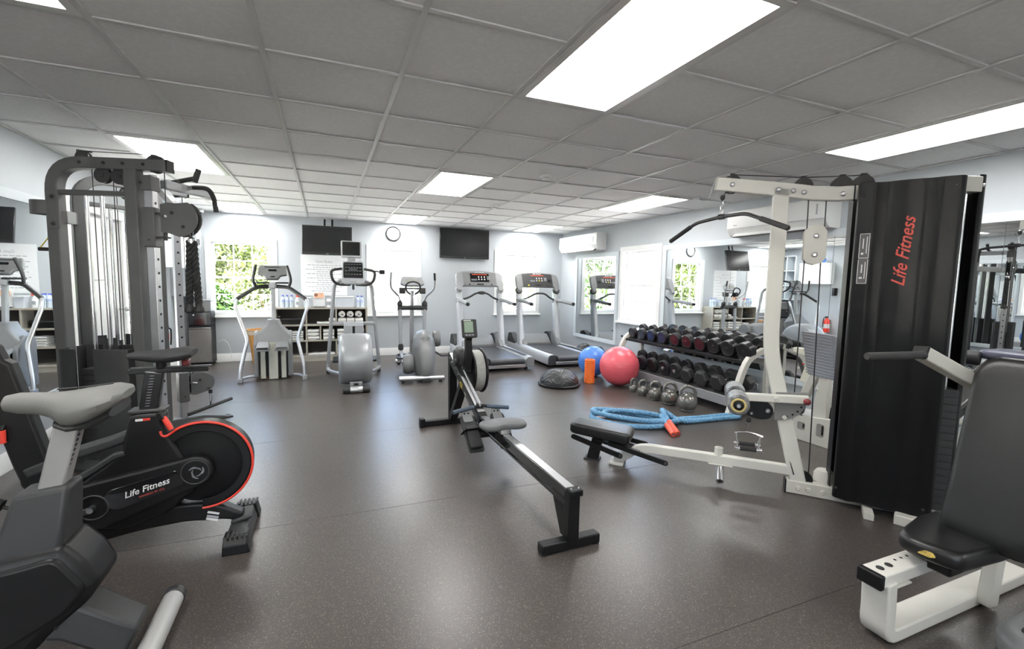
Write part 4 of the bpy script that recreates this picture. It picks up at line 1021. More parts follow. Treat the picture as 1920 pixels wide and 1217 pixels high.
text_obj('logo_lettering', 'POWERED BY ICG', 0.013, 'redprint', cov, (0.365, 0.1055, 0.322), lx, lz, 0.0004)
# swirl emblem on the hub
for a in (20, 140, 260):
    pts_ = [(0.034 * math.cos(R(a + q * 11)) * (1 - q * 0.06), 0.034 * math.sin(R(a + q * 11)) * (1 - q * 0.06)) for q in range(9)]
    MB().prism(stroke(pts_, [0.004 + 0.0015 * min(q, 8 - q) for q in range(9)]), (0.178, 0.105, 0.40), X, Z, 0.003).build('hub_emblem', 'steel', cov)
for a in (80, 200, 320):
    pts_ = [(0.020 * math.cos(R(a + q * 13)), 0.020 * math.sin(R(a + q * 13))) for q in range(7)]
    MB().prism(stroke(pts_, [0.003 + 0.0012 * min(q, 6 - q) for q in range(7)]), (0.178, 0.105, 0.40), X, Z, 0.003).build('hub_emblem', 'steel', cov)
# cranks and pedals
MB().cyl((0.594, -0.14, 0.285), (0.594, 0.14, 0.285), 0.013).build('crank_axle', 'steel', sk_)
for k in (-1, 1):
    e_ = Vector((0.594 + k * 0.165, 0, 0.285 - k * 0.045))
    ca = MB().bar((0.594, k * 0.128, 0.285), (e_.x, k * 0.135, e_.z), 0.014, 0.030, Z).build('crank_arm', 'dark_metal', sk_, bevel=0.004)
    MB().box((e_.x, k * 0.195, e_.z), (0.095, 0.09, 0.022)).build('pedal', 'black', ca, bevel=0.006)
# seat post, slider, saddle
nk = MB().box((0.388, 0, 0.712), (0.150, 0.090, 0.018)).build('collar', 'dark_metal', sk_, bevel=0.005)
MB().prism(ring2d([(-0.0, 0), (0.03, 0), (0.03, 0.012), (0, 0.012)], 0.002), (0.432, 0.0508, 0.668), (-1, 0, 0.03), Z, 0.001).build('badge', 'whiteprint', sk_)
MB().prism(ring2d([(-0.0, 0), (0.03, 0), (0.03, 0.012), (0, 0.012)], 0.002), (0.402, 0.0508, 0.669), (-1, 0, 0.03), Z, 0.001).build('badge', 'red', sk_)
post = MB().bar((0.405, 0, 0.60), (0.358, 0, 0.905), 0.045, 0.078, X).build('seat_post', 'gloss_black', sk_, bevel=0.008, seg=3)
for k in range(12):
    t_ = k / 11; MB().box((0.386 - 0.026 * t_ + 0.004, 0.0228, 0.735 + 0.15 * t_), (0.018, 0.001, 0.002)).build('scale_mark', 'greyprint', post)
lv = MB().lathe([(0.0001, 0.0), (0.012, 0.002), (0.0135, 0.03), (0.012, 0.075), (0.0001, 0.078)], (0.286, 0.058, 0.615), Vector((0.45, 0.0, 1)), 14).build('brake_lever', 'red', sk_)
MB().bar((0.335, 0.05, 0.705), (0.318, 0.058, 0.67), 0.026, 0.03).build('lever_base', 'black', sk_, bevel=0.005)
MB().bar((0.130, 0, 0.906), (0.465, 0, 0.906), 0.036, 0.022).build('saddle_slider', 'gloss_black', sk_, bevel=0.004)
MB().bar((0.115, 0, 0.921), (0.455, 0, 0.921), 0.028, 0.010).build('slider_rail', 'dark_metal', sk_, bevel=0.002)
MB().cyl((0.33, 0, 0.915), (0.33, 0, 0.965), 0.022, n=14).build('saddle_clamp', 'black', sk_)
sd = saddle(MB(), [(0.470, 0.010, 0.990, 0.975), (0.462, 0.020, 0.998, 0.968), (0.42, 0.026, 1.006, 0.960), (0.36, 0.036, 1.010, 0.948), (0.31, 0.065, 1.013, 0.945), (0.27, 0.092, 1.018, 0.950), (0.235, 0.105, 1.022, 0.958), (0.205, 0.098, 1.020, 0.968), (0.19, 0.075, 1.010, 0.980)])
sd.build('saddle', mat('saddle fabric', (0.030, 0.031, 0.033), 0.7, var=0.2, bump=0.2, bscale=400), sk_)
MB().box((0.225, 0.0, 0.943), (0.03, 0.06, 0.03)).build('rear_light', mat('dark red lens', (0.12, 0.01, 0.012), 0.3), sk_, bevel=0.006)
# stickers
for q, (dx, dz, m_) in enumerate(((0.0, 0.0, 'whiteprint'), (0.004, -0.020, 'greyprint'), (0.008, -0.034, 'whiteprint'))):
    MB().prism(ring2d([(0, 0), (0.055, 0), (0.055, 0.012), (0, 0.012)], 0.001), (0.155 + dx, 0.0382, 0.148 + dz), (-1, 0, -0.35), (-0.35, 0, 1), 0.0008).build('sticker', m_, sk_)
# handlebar stem and front
hs_ = fillet([(0.78, 0.33, 0), (0.83, 0.48, 0), (0.93, 0.92, 0), (0.965, 1.05, 0)], 0.06)
MB().prism(stroke([(p.x, p.y) for p in hs_], [0.10, 0.14] + [0.13] * (len(hs_) - 4) + [0.09, 0.08]), (0, 0, 0), X, Z, 0.07).build('handlebar_stem', 'black', sk_, bevel=0.014, seg=3)
MB().bar((0.76, 0, 0.33), (1.00, 0, 0.07), 0.07, 0.09).build('front_leg', 'black', sk_, bevel=0.012)
MB().box((1.02, 0, 0.04), (0.10, 0.46, 0.075)).build('front_stabilizer', 'grey_dk', sk_, bevel=0.012)
MB().tube(fillet([(1.05, -0.20, 1.12), (1.13, -0.20, 1.14), (1.13, -0.08, 1.08), (0.98, -0.08, 1.07), (0.98, 0.08, 1.07), (1.13, 0.08, 1.08), (1.13, 0.20, 1.14), (1.05, 0.20, 1.12)], 0.04), 0.015, 10).build('handlebar', 'grip', sk_)
MB().lathe([(0.0001, 0.0), (0.014, 0.003), (0.0145, 0.06), (0.0001, 0.064)], (0.915, 0.052, 0.615), Z, 14).build('stem_lever', 'red', sk_)
MB().bar((0.915, 0.03, 0.69), (0.915, 0.055, 0.67), 0.02, 0.03).build('lever_base', 'black', sk_, bevel=0.004)

# ------------------------------------------------------------------ dark upright bike nearest the camera
ub = thing('upright_bike', 'dark upright exercise bike with a grey saddle, nearest at the left', 'exercise bike', (-0.60, 1.95, 0), math.pi)
M['saddle_grey'] = mat('grey saddle foam', (0.17, 0.17, 0.162), 0.65, var=0.05, bump=0.15, bscale=400)
sd = saddle(MB(), [(0.362, 0.012, 0.968, 0.950), (0.352, 0.028, 0.985, 0.935), (0.32, 0.034, 0.992, 0.925), (0.27, 0.036, 0.990, 0.918), (0.235, 0.048, 0.987, 0.905), (0.20, 0.080, 0.988, 0.880), (0.165, 0.105, 0.992, 0.878), (0.12, 0.122, 1.000, 0.893), (0.08, 0.125, 1.004, 0.918), (0.05, 0.105, 0.996, 0.945), (0.035, 0.06, 0.985, 0.960)], n=24, power=2.6)
sdo = sd.build('saddle', 'saddle_grey', ub)
MB().tube(fillet([(0.23, -0.012, 0.995), (0.15, -0.010, 0.998), (0.08, -0.012, 1.006)], 0.03), 0.003, 6).build('saddle_seam', 'grey_dk', sdo)
sd = saddle(MB(), [(0.225, 0.045, 0.905, 0.870), (0.18, 0.085, 0.900, 0.862), (0.12, 0.105, 0.910, 0.872), (0.06, 0.095, 0.945, 0.905)], n=20)
sd.build('saddle_base', 'grey_dk', ub)
pst = MB().bar((0.262, 0, 0.62), (0.196, 0, 0.885), 0.06, 0.066, X).build('seat_post', mat('satin aluminium', (0.36, 0.36, 0.355), 0.4, metal=0.35, var=0.03), ub, bevel=0.006)
for k in range(13):
    t_ = k / 12
    MB().cyl((0.258 - 0.058 * t_ - 0.034, 0.018, 0.66 + 0.20 * t_), (0.258 - 0.058 * t_ - 0.0365, 0.018, 0.66 + 0.20 * t_ - 0.001), 0.0055, n=8).build('height_notch', 'black', pst)
co2 = MB().loft([[Vector((x0, y0, z0)) for x0, y0, z0 in ((0.335, -w, 0.668), (0.190, -w, 0.683), (0.190, w, 0.683), (0.335, w, 0.668))] for w in (0.055,)] + [[Vector((x0, y0, z0)) for x0, y0, z0 in ((0.395, -0.085, 0.455), (0.215, -0.085, 0.440), (0.215, 0.085, 0.440), (0.395, 0.085, 0.455))]])
co2.build('post_collar', 'grey_dk', ub, bevel=0.016, seg=3)
kb_ = MB(); kb_.cyl((0.345, 0.02, 0.612), (0.378, 0.02, 0.628), 0.006); kb_.lathe([(0.010, 0), (0.022, 0.003), (0.024, 0.016), (0.015, 0.026), (0.0001, 0.028)], (0.372, 0.02, 0.625), Vector((0.9, 0, 0.42)), 16)
kb_.build('adjust_knob', 'black', ub)
body = [(0.205, 0.495), (0.150, 0.425), (0.115, 0.345), (0.150, 0.285), (0.230, 0.215), (0.34, 0.10), (0.95, 0.08), (1.06, 0.20), (1.05, 0.42), (0.90, 0.52), (0.62, 0.50), (0.42, 0.475)]
MB().prism(ring2d(body, 0.02), (0, 0, 0), X, Z, 0.20).build('body_shroud', 'black', ub, bevel=0.035, seg=3)
MB().prism(ring2d([(0.33, 0.45), (0.215, 0.470), (0.14, 0.345), (0.20, 0.27), (0.40, 0.16), (0.80, 0.15), (0.90, 0.42)], 0.03), (0, 0.095, 0), X, Z, 0.035).build('side_panel', 'black', ub, bevel=0.012, seg=2)
MB().cyl((0.222, 0.113, 0.235), (0.222, 0.116, 0.235), 0.006, n=10).build('panel_screw', 'black', ub)
tbm = MB().loft([[Vector((s_, y_, z_)) for s_, y_, z_ in ((a - n_ * 0.05, -w, b - 0.052), (a - n_ * 0.05, w, b - 0.052), (a + n_ * 0.03, w * 0.8, b + 0.052), (a + n_ * 0.03, -w * 0.8, b + 0.052))] for a, b, w, n_ in ((0.36, 0.26, 0.085, -0.6), (0.20, 0.215, 0.085, -0.6), (0.045, 0.090, 0.075, -0.6))])
tbm.build('tail_beam', 'grey_dk', ub, bevel=0.014, seg=3)
MB().cyl((0.0, -0.235, 0.047), (0.0, 0.235, 0.047), 0.037, n=24).build('rear_stabilizer', mat('grey painted tube', (0.40, 0.40, 0.39), 0.35, var=0.03), ub)
for k in (-1, 1):
    MB().lathe([(0.0001, 0.032), (0.030, 0.031), (0.040, 0.024), (0.041, -0.008), (0.0385, -0.012), (0.0001, -0.012)], (0, k * 0.235, 0.047), (0, k, 0), 24).build('end_cap', 'grey_dk', ub)
    MB().cyl((0.0, k * 0.215, 0.0), (0.0, k * 0.215, 0.020), 0.018, n=14).build('levelling_foot', 'rubber', ub)
# front half, mostly out of the frame
MB().cyl((1.0, -0.235, 0.047), (1.0, 0.235, 0.047), 0.037, n=24).build('front_stabilizer', MATS['grey painted tube'], ub)
MB().bar((0.86, 0, 0.45), (0.98, 0, 1.12), 0.07, 0.10, X).build('mast', 'silver', ub, bevel=0.014)
MB().prism(ring2d([(-0.05, 0), (0.03, 0), (0.10, 0.24), (0.06, 0.26)], 0.02), (0.97, 0, 1.10), X, Z, 0.30).build('console', 'grey_pl', ub, bevel=0.012)
MB().tube(fillet([(0.62, 0.24, 1.04), (0.80, 0.26, 1.06), (0.97, 0.24, 1.08), (0.97, -0.24, 1.08), (0.80, -0.26, 1.06), (0.62, -0.24, 1.04)], 0.07), 0.017, 10).build('handlebar', 'grip', ub)
for k in (-1, 1):
    e_ = Vector((0.50 + k * 0.16, 0, 0.33 + k * 0.05))
    ca = MB().bar((0.50, k * 0.130, 0.33), (e_.x, k * 0.138, e_.z), 0.014, 0.03, Z).build('crank_arm', 'dark_metal', ub, bevel=0.004)
    MB().box((e_.x, k * 0.20, e_.z), (0.10, 0.10, 0.024)).build('pedal', 'black', ca, bevel=0.006)
# ------------------------------------------------------------------ rowing machine
rw = thing('rowing_machine', 'black rowing machine with silver monorail in the middle of the floor', 'rowing machine', (1.17, 2.0, 0), R(90.89))
# local x forward (away from camera), y to the left
MB().box((0.0, 0, 0.030), (0.060, 0.345, 0.050)).build('rear_foot', 'black', rw, bevel=0.006)
for k in (-1, 1): MB().box((0, k * 0.150, 0.004), (0.052, 0.035, 0.008)).build('rubber_foot', 'rubber', rw)
MB().bar((-0.015, 0, 0.05), (-0.015, 0, 0.315), 0.066, 0.055, X).build('rear_leg', 'black', rw, bevel=0.005)
MB().prism([(0.01, 0.05), (0.06, 0.05), (0.165, 0.245), (0.165, 0.265), (0.01, 0.265)], (0, 0.0, 0), X, Z, 0.045).build('leg_gusset', 'black', rw, bevel=0.003)
rz0, rz1 = 0.325, 0.318
rl = MB(); rl.prism([(-0.032, 0.0), (0.032, 0.0), (0.032, -0.012), (0.022, -0.016), (0.022, -0.075), (0.030, -0.080), (0.030, -0.092), (-0.030, -0.092), (-0.030, -0.080), (-0.022, -0.075), (-0.022, -0.016), (-0.032, -0.012)], (0.70, 0, (rz0 + rz1) / 2), (0, 1, 0), Z, 1.46)
rl.build('monorail', 'gloss_black', rw)
MB().box((0.70, 0, (rz0 + rz1) / 2 + 0.002), (1.46, 0.050, 0.005)).build('rail_track', 'steel', rw, bevel=0.001, seg=1)
MB().box((-0.035, 0, 0.318), (0.06, 0.074, 0.034)).build('rail_end_cap', 'black', rw, bevel=0.006)
for k in (-1, 1): bolt(rw, (-0.04, k * 0.022, 0.335), Z, 0.006, 'steel')
# seat
seat = [(0.10, 0.045), (0.085, 0.11), (0.055, 0.165), (-0.02, 0.175), (-0.085, 0.15), (-0.10, 0.09), (-0.075, 0.03), (-0.07, 0.0)]
so = seat + [(p[0], -p[1]) for p in reversed(seat[:-1])]
MB().pillow(ring2d(so, 0.03), (0.95, 0, 0.358), X, Y, 0.042, 0.018).build('seat', mat('rower seat grey', (0.115, 0.118, 0.12), 0.5), rw)
for k in (-1, 1):
    MB().sph((0.95, k * 0.085, 0.398), (0.07, 0.06, 0.006), 16, 8).build('seat_contour', MATS['rower seat grey'], rw)
MB().box((0.95, 0, 0.342), (0.13, 0.075, 0.030)).build('seat_carriage', 'steel', rw, bevel=0.004)
for dx in (-0.05, 0.05):
    MB().cyl((0.95 + dx, -0.042, 0.318), (0.95 + dx, 0.042, 0.318), 0.014, n=14).build('seat_roller', 'black', rw)
# boom
bm_ = MB(); bm_.bar((1.36, 0, 0.285), (2.30, 0, 0.665), 0.068, 0.085)
bmo = bm_.build('boom', 'black', rw, bevel=0.006)
MB().bar((1.40, 0, 0.346), (2.26, 0, 0.693), 0.060, 0.006).build('boom_cover', 'steel', rw)
MB().bar((1.40, 0, 0.3), (1.70, 0, 0.42), 0.075, 0.05).build('boom_sleeve', 'dark_metal', rw)
bd = (Vector((2.30, 0, 0.665)) - Vector((1.36, 0, 0.285))).normalized(); bn = Vector((-bd.z, 0, bd.x))
text_obj('boom_lettering', 'C2', 0.060, 'yellow', bmo, Vector((1.86, 0.0355, 0.470)), -bd, bn, 0.0004, shear=0.2, bold=0.0018)
text_obj('boom_lettering', 'concept 2', 0.050, 'whiteprint', bmo, Vector((1.66, 0.0355, 0.392)), -bd, bn, 0.0004)
# legs
MB().bar((2.235, 0.0, 0.04), (2.265, 0.0, 0.64), 0.075, 0.055, X).build('front_leg', 'black', rw, bevel=0.004)
MB().bar((2.235, 0.0, 0.05), (1.90, 0.0, 0.46), 0.072, 0.06, X).build('leg_brace', 'black', rw, bevel=0.004)
MB().box((2.25, 0, 0.030), (0.06, 0.62, 0.050)).build('front_foot', 'black', rw, bevel=0.006)
for k in (-1, 1):
    MB().box((2.25, k * 0.295, 0.040), (0.075, 0.05, 0.080)).build('foot_cap', 'black', rw, bevel=0.008)
for x_, z_ in ((1.95, 0.545), (2.05, 0.585), (2.15, 0.625), (2.22, 0.655)): bolt(rw, (x_, 0.0345, z_), Y, 0.008, 'steel')
# flywheel drum on the right of the boom
fwc = Vector((2.04, -0.135, 0.555))
MB().lathe([(0.06, -0.065), (0.185, -0.065), (0.192, -0.058), (0.192, 0.02), (0.185, 0.028), (0.06, 0.028)], fwc, Y, 48).build('flywheel_drum', mat('perforated mesh grey', (0.34, 0.34, 0.32), 0.5, var=0.35, scale=160), rw)
for y_, r_ in ((-0.075, 0.205), (0.036, 0.203)):
    MB().lathe([(0.02, -0.010), (0.175, -0.012), (r_, -0.008), (r_ + 0.004, 0.0), (r_, 0.008), (0.175, 0.010), (0.02, 0.010)], fwc + Vector((0, y_, 0)), Y, 48).build('flywheel_cover', 'black', rw)
MB().lathe([(0.0001, 0.0), (0.075, 0.002), (0.088, 0.020), (0.085, 0.060), (0.060, 0.085), (0.0001, 0.090)], (2.02, -0.035, 0.70), Y, 24).build('fan_housing', 'grey_dk', rw)
MB().box((2.06, -0.06, 0.62), (0.20, 0.10, 0.16)).build('drive_housing', 'dark_metal', rw, bevel=0.02)
MB().cyl((1.44, 0, 0.385), (1.90, -0.005, 0.59), 0.008, n=10).build('chain', 'steel', rw)
MB().lathe([(0.0001, 0), (0.03, 0.0), (0.034, 0.012), (0.03, 0.03), (0.0001, 0.032)], (1.96, 0.036, 0.655), Y, 18).build('damper_knob', 'black', rw)
# monitor on its arm
MB().prism(stroke([(1.93, 0.60), (1.90, 0.74), (1.915, 0.86), (1.90, 0.895)], [0.09, 0.075, 0.06, 0.07]), (0, -0.045, 0), X, Z, 0.055).build('monitor_arm', 'black', rw, bevel=0.008)
mu = Vector((0, -1, 0)); mv = Vector((0.30, 0, 1)).normalized()
mo = MB(); mo.prism(rrect(0.135, 0.165, 0.014), (1.885, -0.045, 0.965), mu, mv, 0.035); moo = mo.build('monitor', 'grey_dk', rw, bevel=0.006)
mn = mu.cross(mv).normalized()
MB().prism(rrect(0.082, 0.100, 0.004), Vector((1.885, -0.045, 0.965)) + mn * 0.0178 + mv * 0.012 - mu * 0.010, mu, mv, 0.002).build('lcd_screen', mat('lcd green grey', (0.30, 0.40, 0.30), 0.3, var=0.04), moo)
for k in range(3):
    MB().prism(rrect(0.022, 0.010, 0.003), Vector((1.885, -0.045, 0.965)) + mn * 0.018 - mv * 0.060 + mu * (-0.035 + k * 0.028), mu, mv, 0.003).build('button', 'greyprint', moo)
for k in range(4):
    MB().prism(rrect(0.012, 0.012, 0.003), Vector((1.885, -0.045, 0.965)) + mn * 0.018 + mv * (-0.03 + k * 0.026) + mu * 0.053, mu, mv, 0.003).build('button', 'dark_metal', moo)
MB().prism(rrect(0.07, 0.008, 0.002), Vector((1.885, -0.045, 0.965)) + mn * 0.018 + mv * 0.071 - mu * 0.02, mu, mv, 0.002).build('monitor_lettering', 'whiteprint', moo)
# footrests
for k in (-1, 1):
    fo = MB(); fx = Vector((0.27, 0, 0.19)).normalized(); fy = Vector((0, 1, 0))
    o_ = Vector((1.27, k * 0.125, 0.225))
    fo.prism(ring2d([(-0.17, -0.055), (-0.15, -0.062), (0.15, -0.058), (0.17, -0.04), (0.17, 0.04), (0.15, 0.058), (-0.15, 0.062), (-0.17, 0.055)], 0.015), o_, fx, fy, 0.014)
    f_ = fo.build('foot_plate', 'grey_dk', rw, bevel=0.003)
    nn = fx.cross(fy)
    if nn.z < 0: nn = -nn
    MB().pillow(ring2d([(-0.15, -0.05), (0.05, -0.045), (0.05, 0.045), (-0.15, 0.05)], 0.02), o_ + nn * 0.008, fx, fy if fx.cross(fy).z > 0 else -fy, 0.035, 0.010).build('heel_cup', 'rubber', f_)
    MB().tube(fillet([o_ + fy * 0.075 + nn * 0.0, o_ + fy * 0.06 + nn * 0.055, o_ - fy * 0.06 + nn * 0.055, o_ - fy * 0.075], 0.03), 0.020, 6, flat=0.15).build('foot_strap', 'black', f_)
    MB().prism(ring2d([(0.10, -0.04), (0.21, -0.035), (0.225, 0.0), (0.21, 0.035), (0.10, 0.04)], 0.02), o_ + nn * 0.012, fx, fy, 0.008).build('toe_piece', 'grey_pl', f_)
    for q in (-1, 1): MB().cyl(o_ + nn * 0.016 + fx * 0.18 + fy * q * 0.015, o_ + nn * 0.0175 + fx * 0.18 + fy * q * 0.015, 0.008, n=10).build('adjust_hole', 'black', f_)
MB().box((1.27, 0, 0.225), (0.08, 0.20, 0.03), (0, R(-35), 0)).build('foot_bracket', 'black', rw)
# handle
hd = MB(); hz = 0.372
MB().tube(fillet([(1.43, 0.055, hz + 0.01), (1.452, 0.03, hz + 0.01), (1.455, -0.03, hz + 0.01), (1.43, -0.055, hz + 0.01)], 0.02), 0.012, 10).build('handle_core', 'black', rw)
for k in (-1, 1):
    MB().tube(fillet([(1.44, k * 0.045, hz + 0.008), (1.43, k * 0.12, hz), (1.405, k * 0.235, hz - 0.012)], 0.04), [0.014] + [0.0165] * 7 , 12).build('handle_grip', mat('slate blue grip', (0.06, 0.085, 0.12), 0.6), rw)
MB().box((1.475, 0, hz + 0.012), (0.05, 0.03, 0.03)).build('handle_hook', 'dark_metal', rw, bevel=0.004)

# ------------------------------------------------------------------ balls, half ball, foam roller
M['pink'] = mat('pink ball vinyl', (0.80, 0.13, 0.165), 0.32, var=0.04, scale=3)
M['blueball'] = mat('blue ball vinyl', (0.07, 0.22, 0.68), 0.32, var=0.04, scale=3)
def ball(name, label, c, r, m, rings):
    t = thing(name, label, 'exercise ball', (c[0], c[1], 0))
    prof = []; n = 60
    for i in range(n + 1):
        a = -math.pi / 2 + math.pi * i / n; rr = r
        if rings and abs(math.sin(a)) < 0.62 and i % 3 == 0: rr = r * 0.994
        prof.append((rr * math.cos(a), r + rr * math.sin(a)))
    MB().lathe(prof, (0, 0, 0), Z, 40).build('ball_skin', m, t, angle=60)
    MB().cyl((r * 0.55, -r * 0.72, r * 0.62), (r * 0.56, -r * 0.735, r * 0.615), 0.012, n=12).build('plug', m, t)
    return t
ball('exercise_ball', 'large pink exercise ball in front of the dumbbell rack', (3.735, 5.19), 0.268, M['pink'], True)
ball('exercise_ball', 'smaller blue exercise ball behind the orange roller', (3.74, 5.86), 0.225, M['blueball'], True)
M['slate'] = mat('charcoal slam rubber', (0.045, 0.047, 0.05), 0.4, var=0.2, bump=0.3, bscale=60)
ball('medicine_ball', 'charcoal medicine ball by the mirror, nearer the treadmill', (4.445, 7.30), 0.145, M['slate'], False)
ball('medicine_ball', 'charcoal medicine ball by the mirror, beside the blue ball', (4.445, 6.86), 0.150, M['slate'], False)

bo = thing('balance_trainer', 'black half ball balance trainer with wavy ridged dome', 'balance trainer', (2.95, 5.45, 0))
MB().lathe([(0.0001, 0.0), (0.27, 0.0), (0.285, 0.008), (0.288, 0.026), (0.275, 0.038), (0.258, 0.040)], (0, 0, 0), Z, 48).build('base_platform', 'black', bo)
dome = MB(); rings = []; NN, MMM = 160, 40
for i in range(MMM + 1):
    a = math.pi / 2 * i / MMM; ring = []
    for k in range(NN):
        th = 2 * math.pi * k / NN
        w = math.sin(15 * (th * 0.6 + 0) + 8 * math.sin(a * 5 + math.sin(3 * th)) ) * math.sin(2 * a) if 0 else math.sin(21 * a + 5.0 * math.cos(6 * th + 0.6 * math.sin(3 * a)))
        d = 0.0030 * (1 if w > 0.25 else (-0.4 if w < -0.1 else w)) * (1 if 0.08 < a < 1.30 else 0)
        rr = 0.262 * math.cos(a) + d * math.cos(a); zz = 0.038 + (0.185 + d) * math.sin(a)
        ring.append(Vector((max(rr, 1e-4) * math.cos(th), max(rr, 1e-4) * math.sin(th), zz)))
    rings.append(ring)
dome.loft(rings); dome.build('dome', mat('dome vinyl', (0.034, 0.036, 0.038), 0.36, var=0.15), bo, angle=70)

fr_ = thing('foam_roller', 'orange foam roller standing upright by the blue ball', 'foam roller', (3.42, 5.44, 0))
prof = []
for k in range(11):
    z_ = 0.004 + k * 0.030
    prof += [(0.0665, z_), (0.070, z_ + 0.003), (0.070, z_ + 0.024), (0.0665, z_ + 0.027)]
prof = [(0.045, 0.0), (0.063, 0.0)] + prof + [(0.063, 0.335), (0.047, 0.335), (0.047, 0.10), (0.045, 0.0)]
M['orange'] = mat('orange foam', (0.90, 0.20, 0.035), 0.55, var=0.05)
fro = MB().lathe(prof, (0, 0, 0), Z, 40, cap=False).build('sleeve', 'orange', fr_)
for k in range(11):
    for q in range(12):
        if (q // 2) % 2 == 0: continue
        a = 2 * math.pi * q / 12
        MB().box((0.0705 * math.cos(a), 0.0705 * math.sin(a), 0.0175 + k * 0.030), (0.006, 0.026, 0.018), (0, 0, a)).build('tread_block', 'orange', fr_)

# ------------------------------------------------------------------ kettlebells
def kettlebell(c, r, h, label, rot):
    t = thing('kettlebell', label, 'kettlebell', (c[0], c[1], 0), rot, 'kettlebells lined up by the rack')
    prof = [(0.0001, 0.0), (r * 0.55, 0.0), (r * 0.72, r * 0.08)] + [(r * math.cos(R(a)), r * 0.93 + r * math.sin(R(a))) for a in range(-45, 76, 10)] + [(0.0001, r * 1.93)]
    MB().lathe(prof, (0, 0, 0), Z, 30).build('bell', 'iron', t)
    w = r * 0.76; tr = 0.008 + r * 0.095; z0 = r * 1.50
    zc = h - tr - w
    arch_ = [Vector((-w * 0.70, 0, z0))] + [Vector((w * math.cos(R(a)), 0, zc + w * math.sin(R(a)))) for a in range(205, -26, -15)] + [Vector((w * 0.70, 0, z0))]
    MB().tube(arch_, tr, 12).build('handle', 'iron', t)
    if 'red worn' in label: MB().lathe([(0.0001, 0.002), (r * 0.22, 0.0015), (r * 0.24, 0)], (0, -r * 0.965, r * 0.93), (0, -1, 0), 18).build('weight_mark', mat('worn red mark', (0.30, 0.12, 0.09), 0.6), t)
    return t
KB = [((3.68, 4.80), 0.052, 0.185, 'smallest kettlebell, touching the pink ball'), ((3.675, 4.60), 0.066, 0.208, 'second smallest kettlebell of the row, next to the smallest'),
      ((3.69, 4.385), 0.079, 0.232, 'middle kettlebell of the five in the row'), ((3.715, 4.16), 0.095, 0.268, 'second largest kettlebell, with a red worn mark'),
      ((3.715, 3.875), 0.108, 0.292, 'largest kettlebell, nearest the blue rope')]
for i, (c, r_, h_, lb_) in enumerate(KB): kettlebell(c, r_, h_, lb_, R((12, -8, -25, -20, -28)[i]))

# ------------------------------------------------------------------ battle rope
br = thing('battle_rope', 'blue twisted battle rope coiled on the floor with red grips', 'exercise rope', (2.9, 3.65, 0))
M['rope_blue'] = mat('blue poly rope', (0.16, 0.36, 0.56), 0.6, var=0.25, scale=60, bump=0.3, bscale=250)
M['grip_red'] = mat('orange red grip', (0.78, 0.11, 0.06), 0.5, var=0.08)
ua_ = Vector((0.82, -0.57, 0)).normalized(); va_ = Vector((0.57, 0.82, 0)).normalized()
def coil(c, a, b, t0, t1, n, z, skew=0.0):
    out = []
    for k in range(n + 1):
        t = t0 + (t1 - t0) * k / n
        out.append(Vector(c) + ua_ * (a * math.cos(t) + skew * math.sin(2 * t)) + va_ * b * math.sin(t) + Vector((0, 0, z(k / n))))
    return out
ctr = Vector((2.86, 3.70, 0))
pth = [Vector((2.945, 3.225, 0.022)), Vector((3.02, 3.40, 0.05)), Vector((3.06, 3.52, 0.095))]
pth += coil(ctr + Vector((0.02, 0.02, 0)), 0.30, 0.12, 0.2, 2 * math.pi + 0.2, 26, lambda t: 0.062 + 0.012 * math.sin(6 * t))
pth += coil(ctr + Vector((-0.03, 0.0, 0)), 0.39, 0.19, 0.3, 2 * math.pi - 0.3, 26, lambda t: 0.022 + 0.018 * abs(math.sin(4 * t)))
pth += [Vector((3.32, 3.56, 0.03)), Vector((3.55, 3.555, 0.022)), Vector((3.80, 3.545, 0.022)), Vector((3.955, 3.535, 0.022)), Vector((4.035, 3.50, 0.022)), Vector((4.00, 3.44, 0.022)), Vector((3.86, 3.46, 0.022)), Vector((3.60, 3.475, 0.022)), Vector((3.36, 3.49, 0.024)), Vector((3.26, 3.54, 0.045))]
pth += coil(ctr + Vector((0.0, -0.01, 0)), 0.41, 0.155, 0.15, 2 * math.pi + 0.1, 28, lambda t: 0.055 + 0.035 * math.sin(3 * t) ** 2, 0.03)
pth += [Vector((3.16, 3.62, 0.12)), Vector((3.09, 3.52, 0.12)), Vector((3.05, 3.40, 0.07)), Vector((3.005, 3.235, 0.022))]
def catmull(P, m):
    out = []
    for i in range(len(P) - 1):
        p0, p1, p2, p3 = P[max(i - 1, 0)], P[i], P[i + 1], P[min(i + 2, len(P) - 1)]
        for k in range(m):
            t = k / m
            out.append(0.5 * ((2 * p1) + (p2 - p0) * t + (2 * p0 - 5 * p1 + 4 * p2 - p3) * t * t + (3 * p1 - p0 - 3 * p2 + p3) * t ** 3))
    out.append(P[-1]); return out
cp_ = catmull(pth, 8)
cum = [0.0]
for i in range(1, len(cp_)): cum.append(cum[-1] + (cp_[i] - cp_[i - 1]).length)
def at_len(s):
    lo, hi = 0, len(cum) - 1
    while hi - lo > 1:
        m_ = (lo + hi) // 2
        if cum[m_] <= s: lo = m_
        else: hi = m_
    t = (s - cum[lo]) / max(cum[hi] - cum[lo], 1e-6)
    return cp_[lo].lerp(cp_[hi], t) - Vector((2.9, 3.65, 0))
braid(lambda t: at_len(t * cum[-1]), 900, 0.0135, 0.080, 3, 0.0130, 'rope_strands', 'rope_blue', br, seg=6)
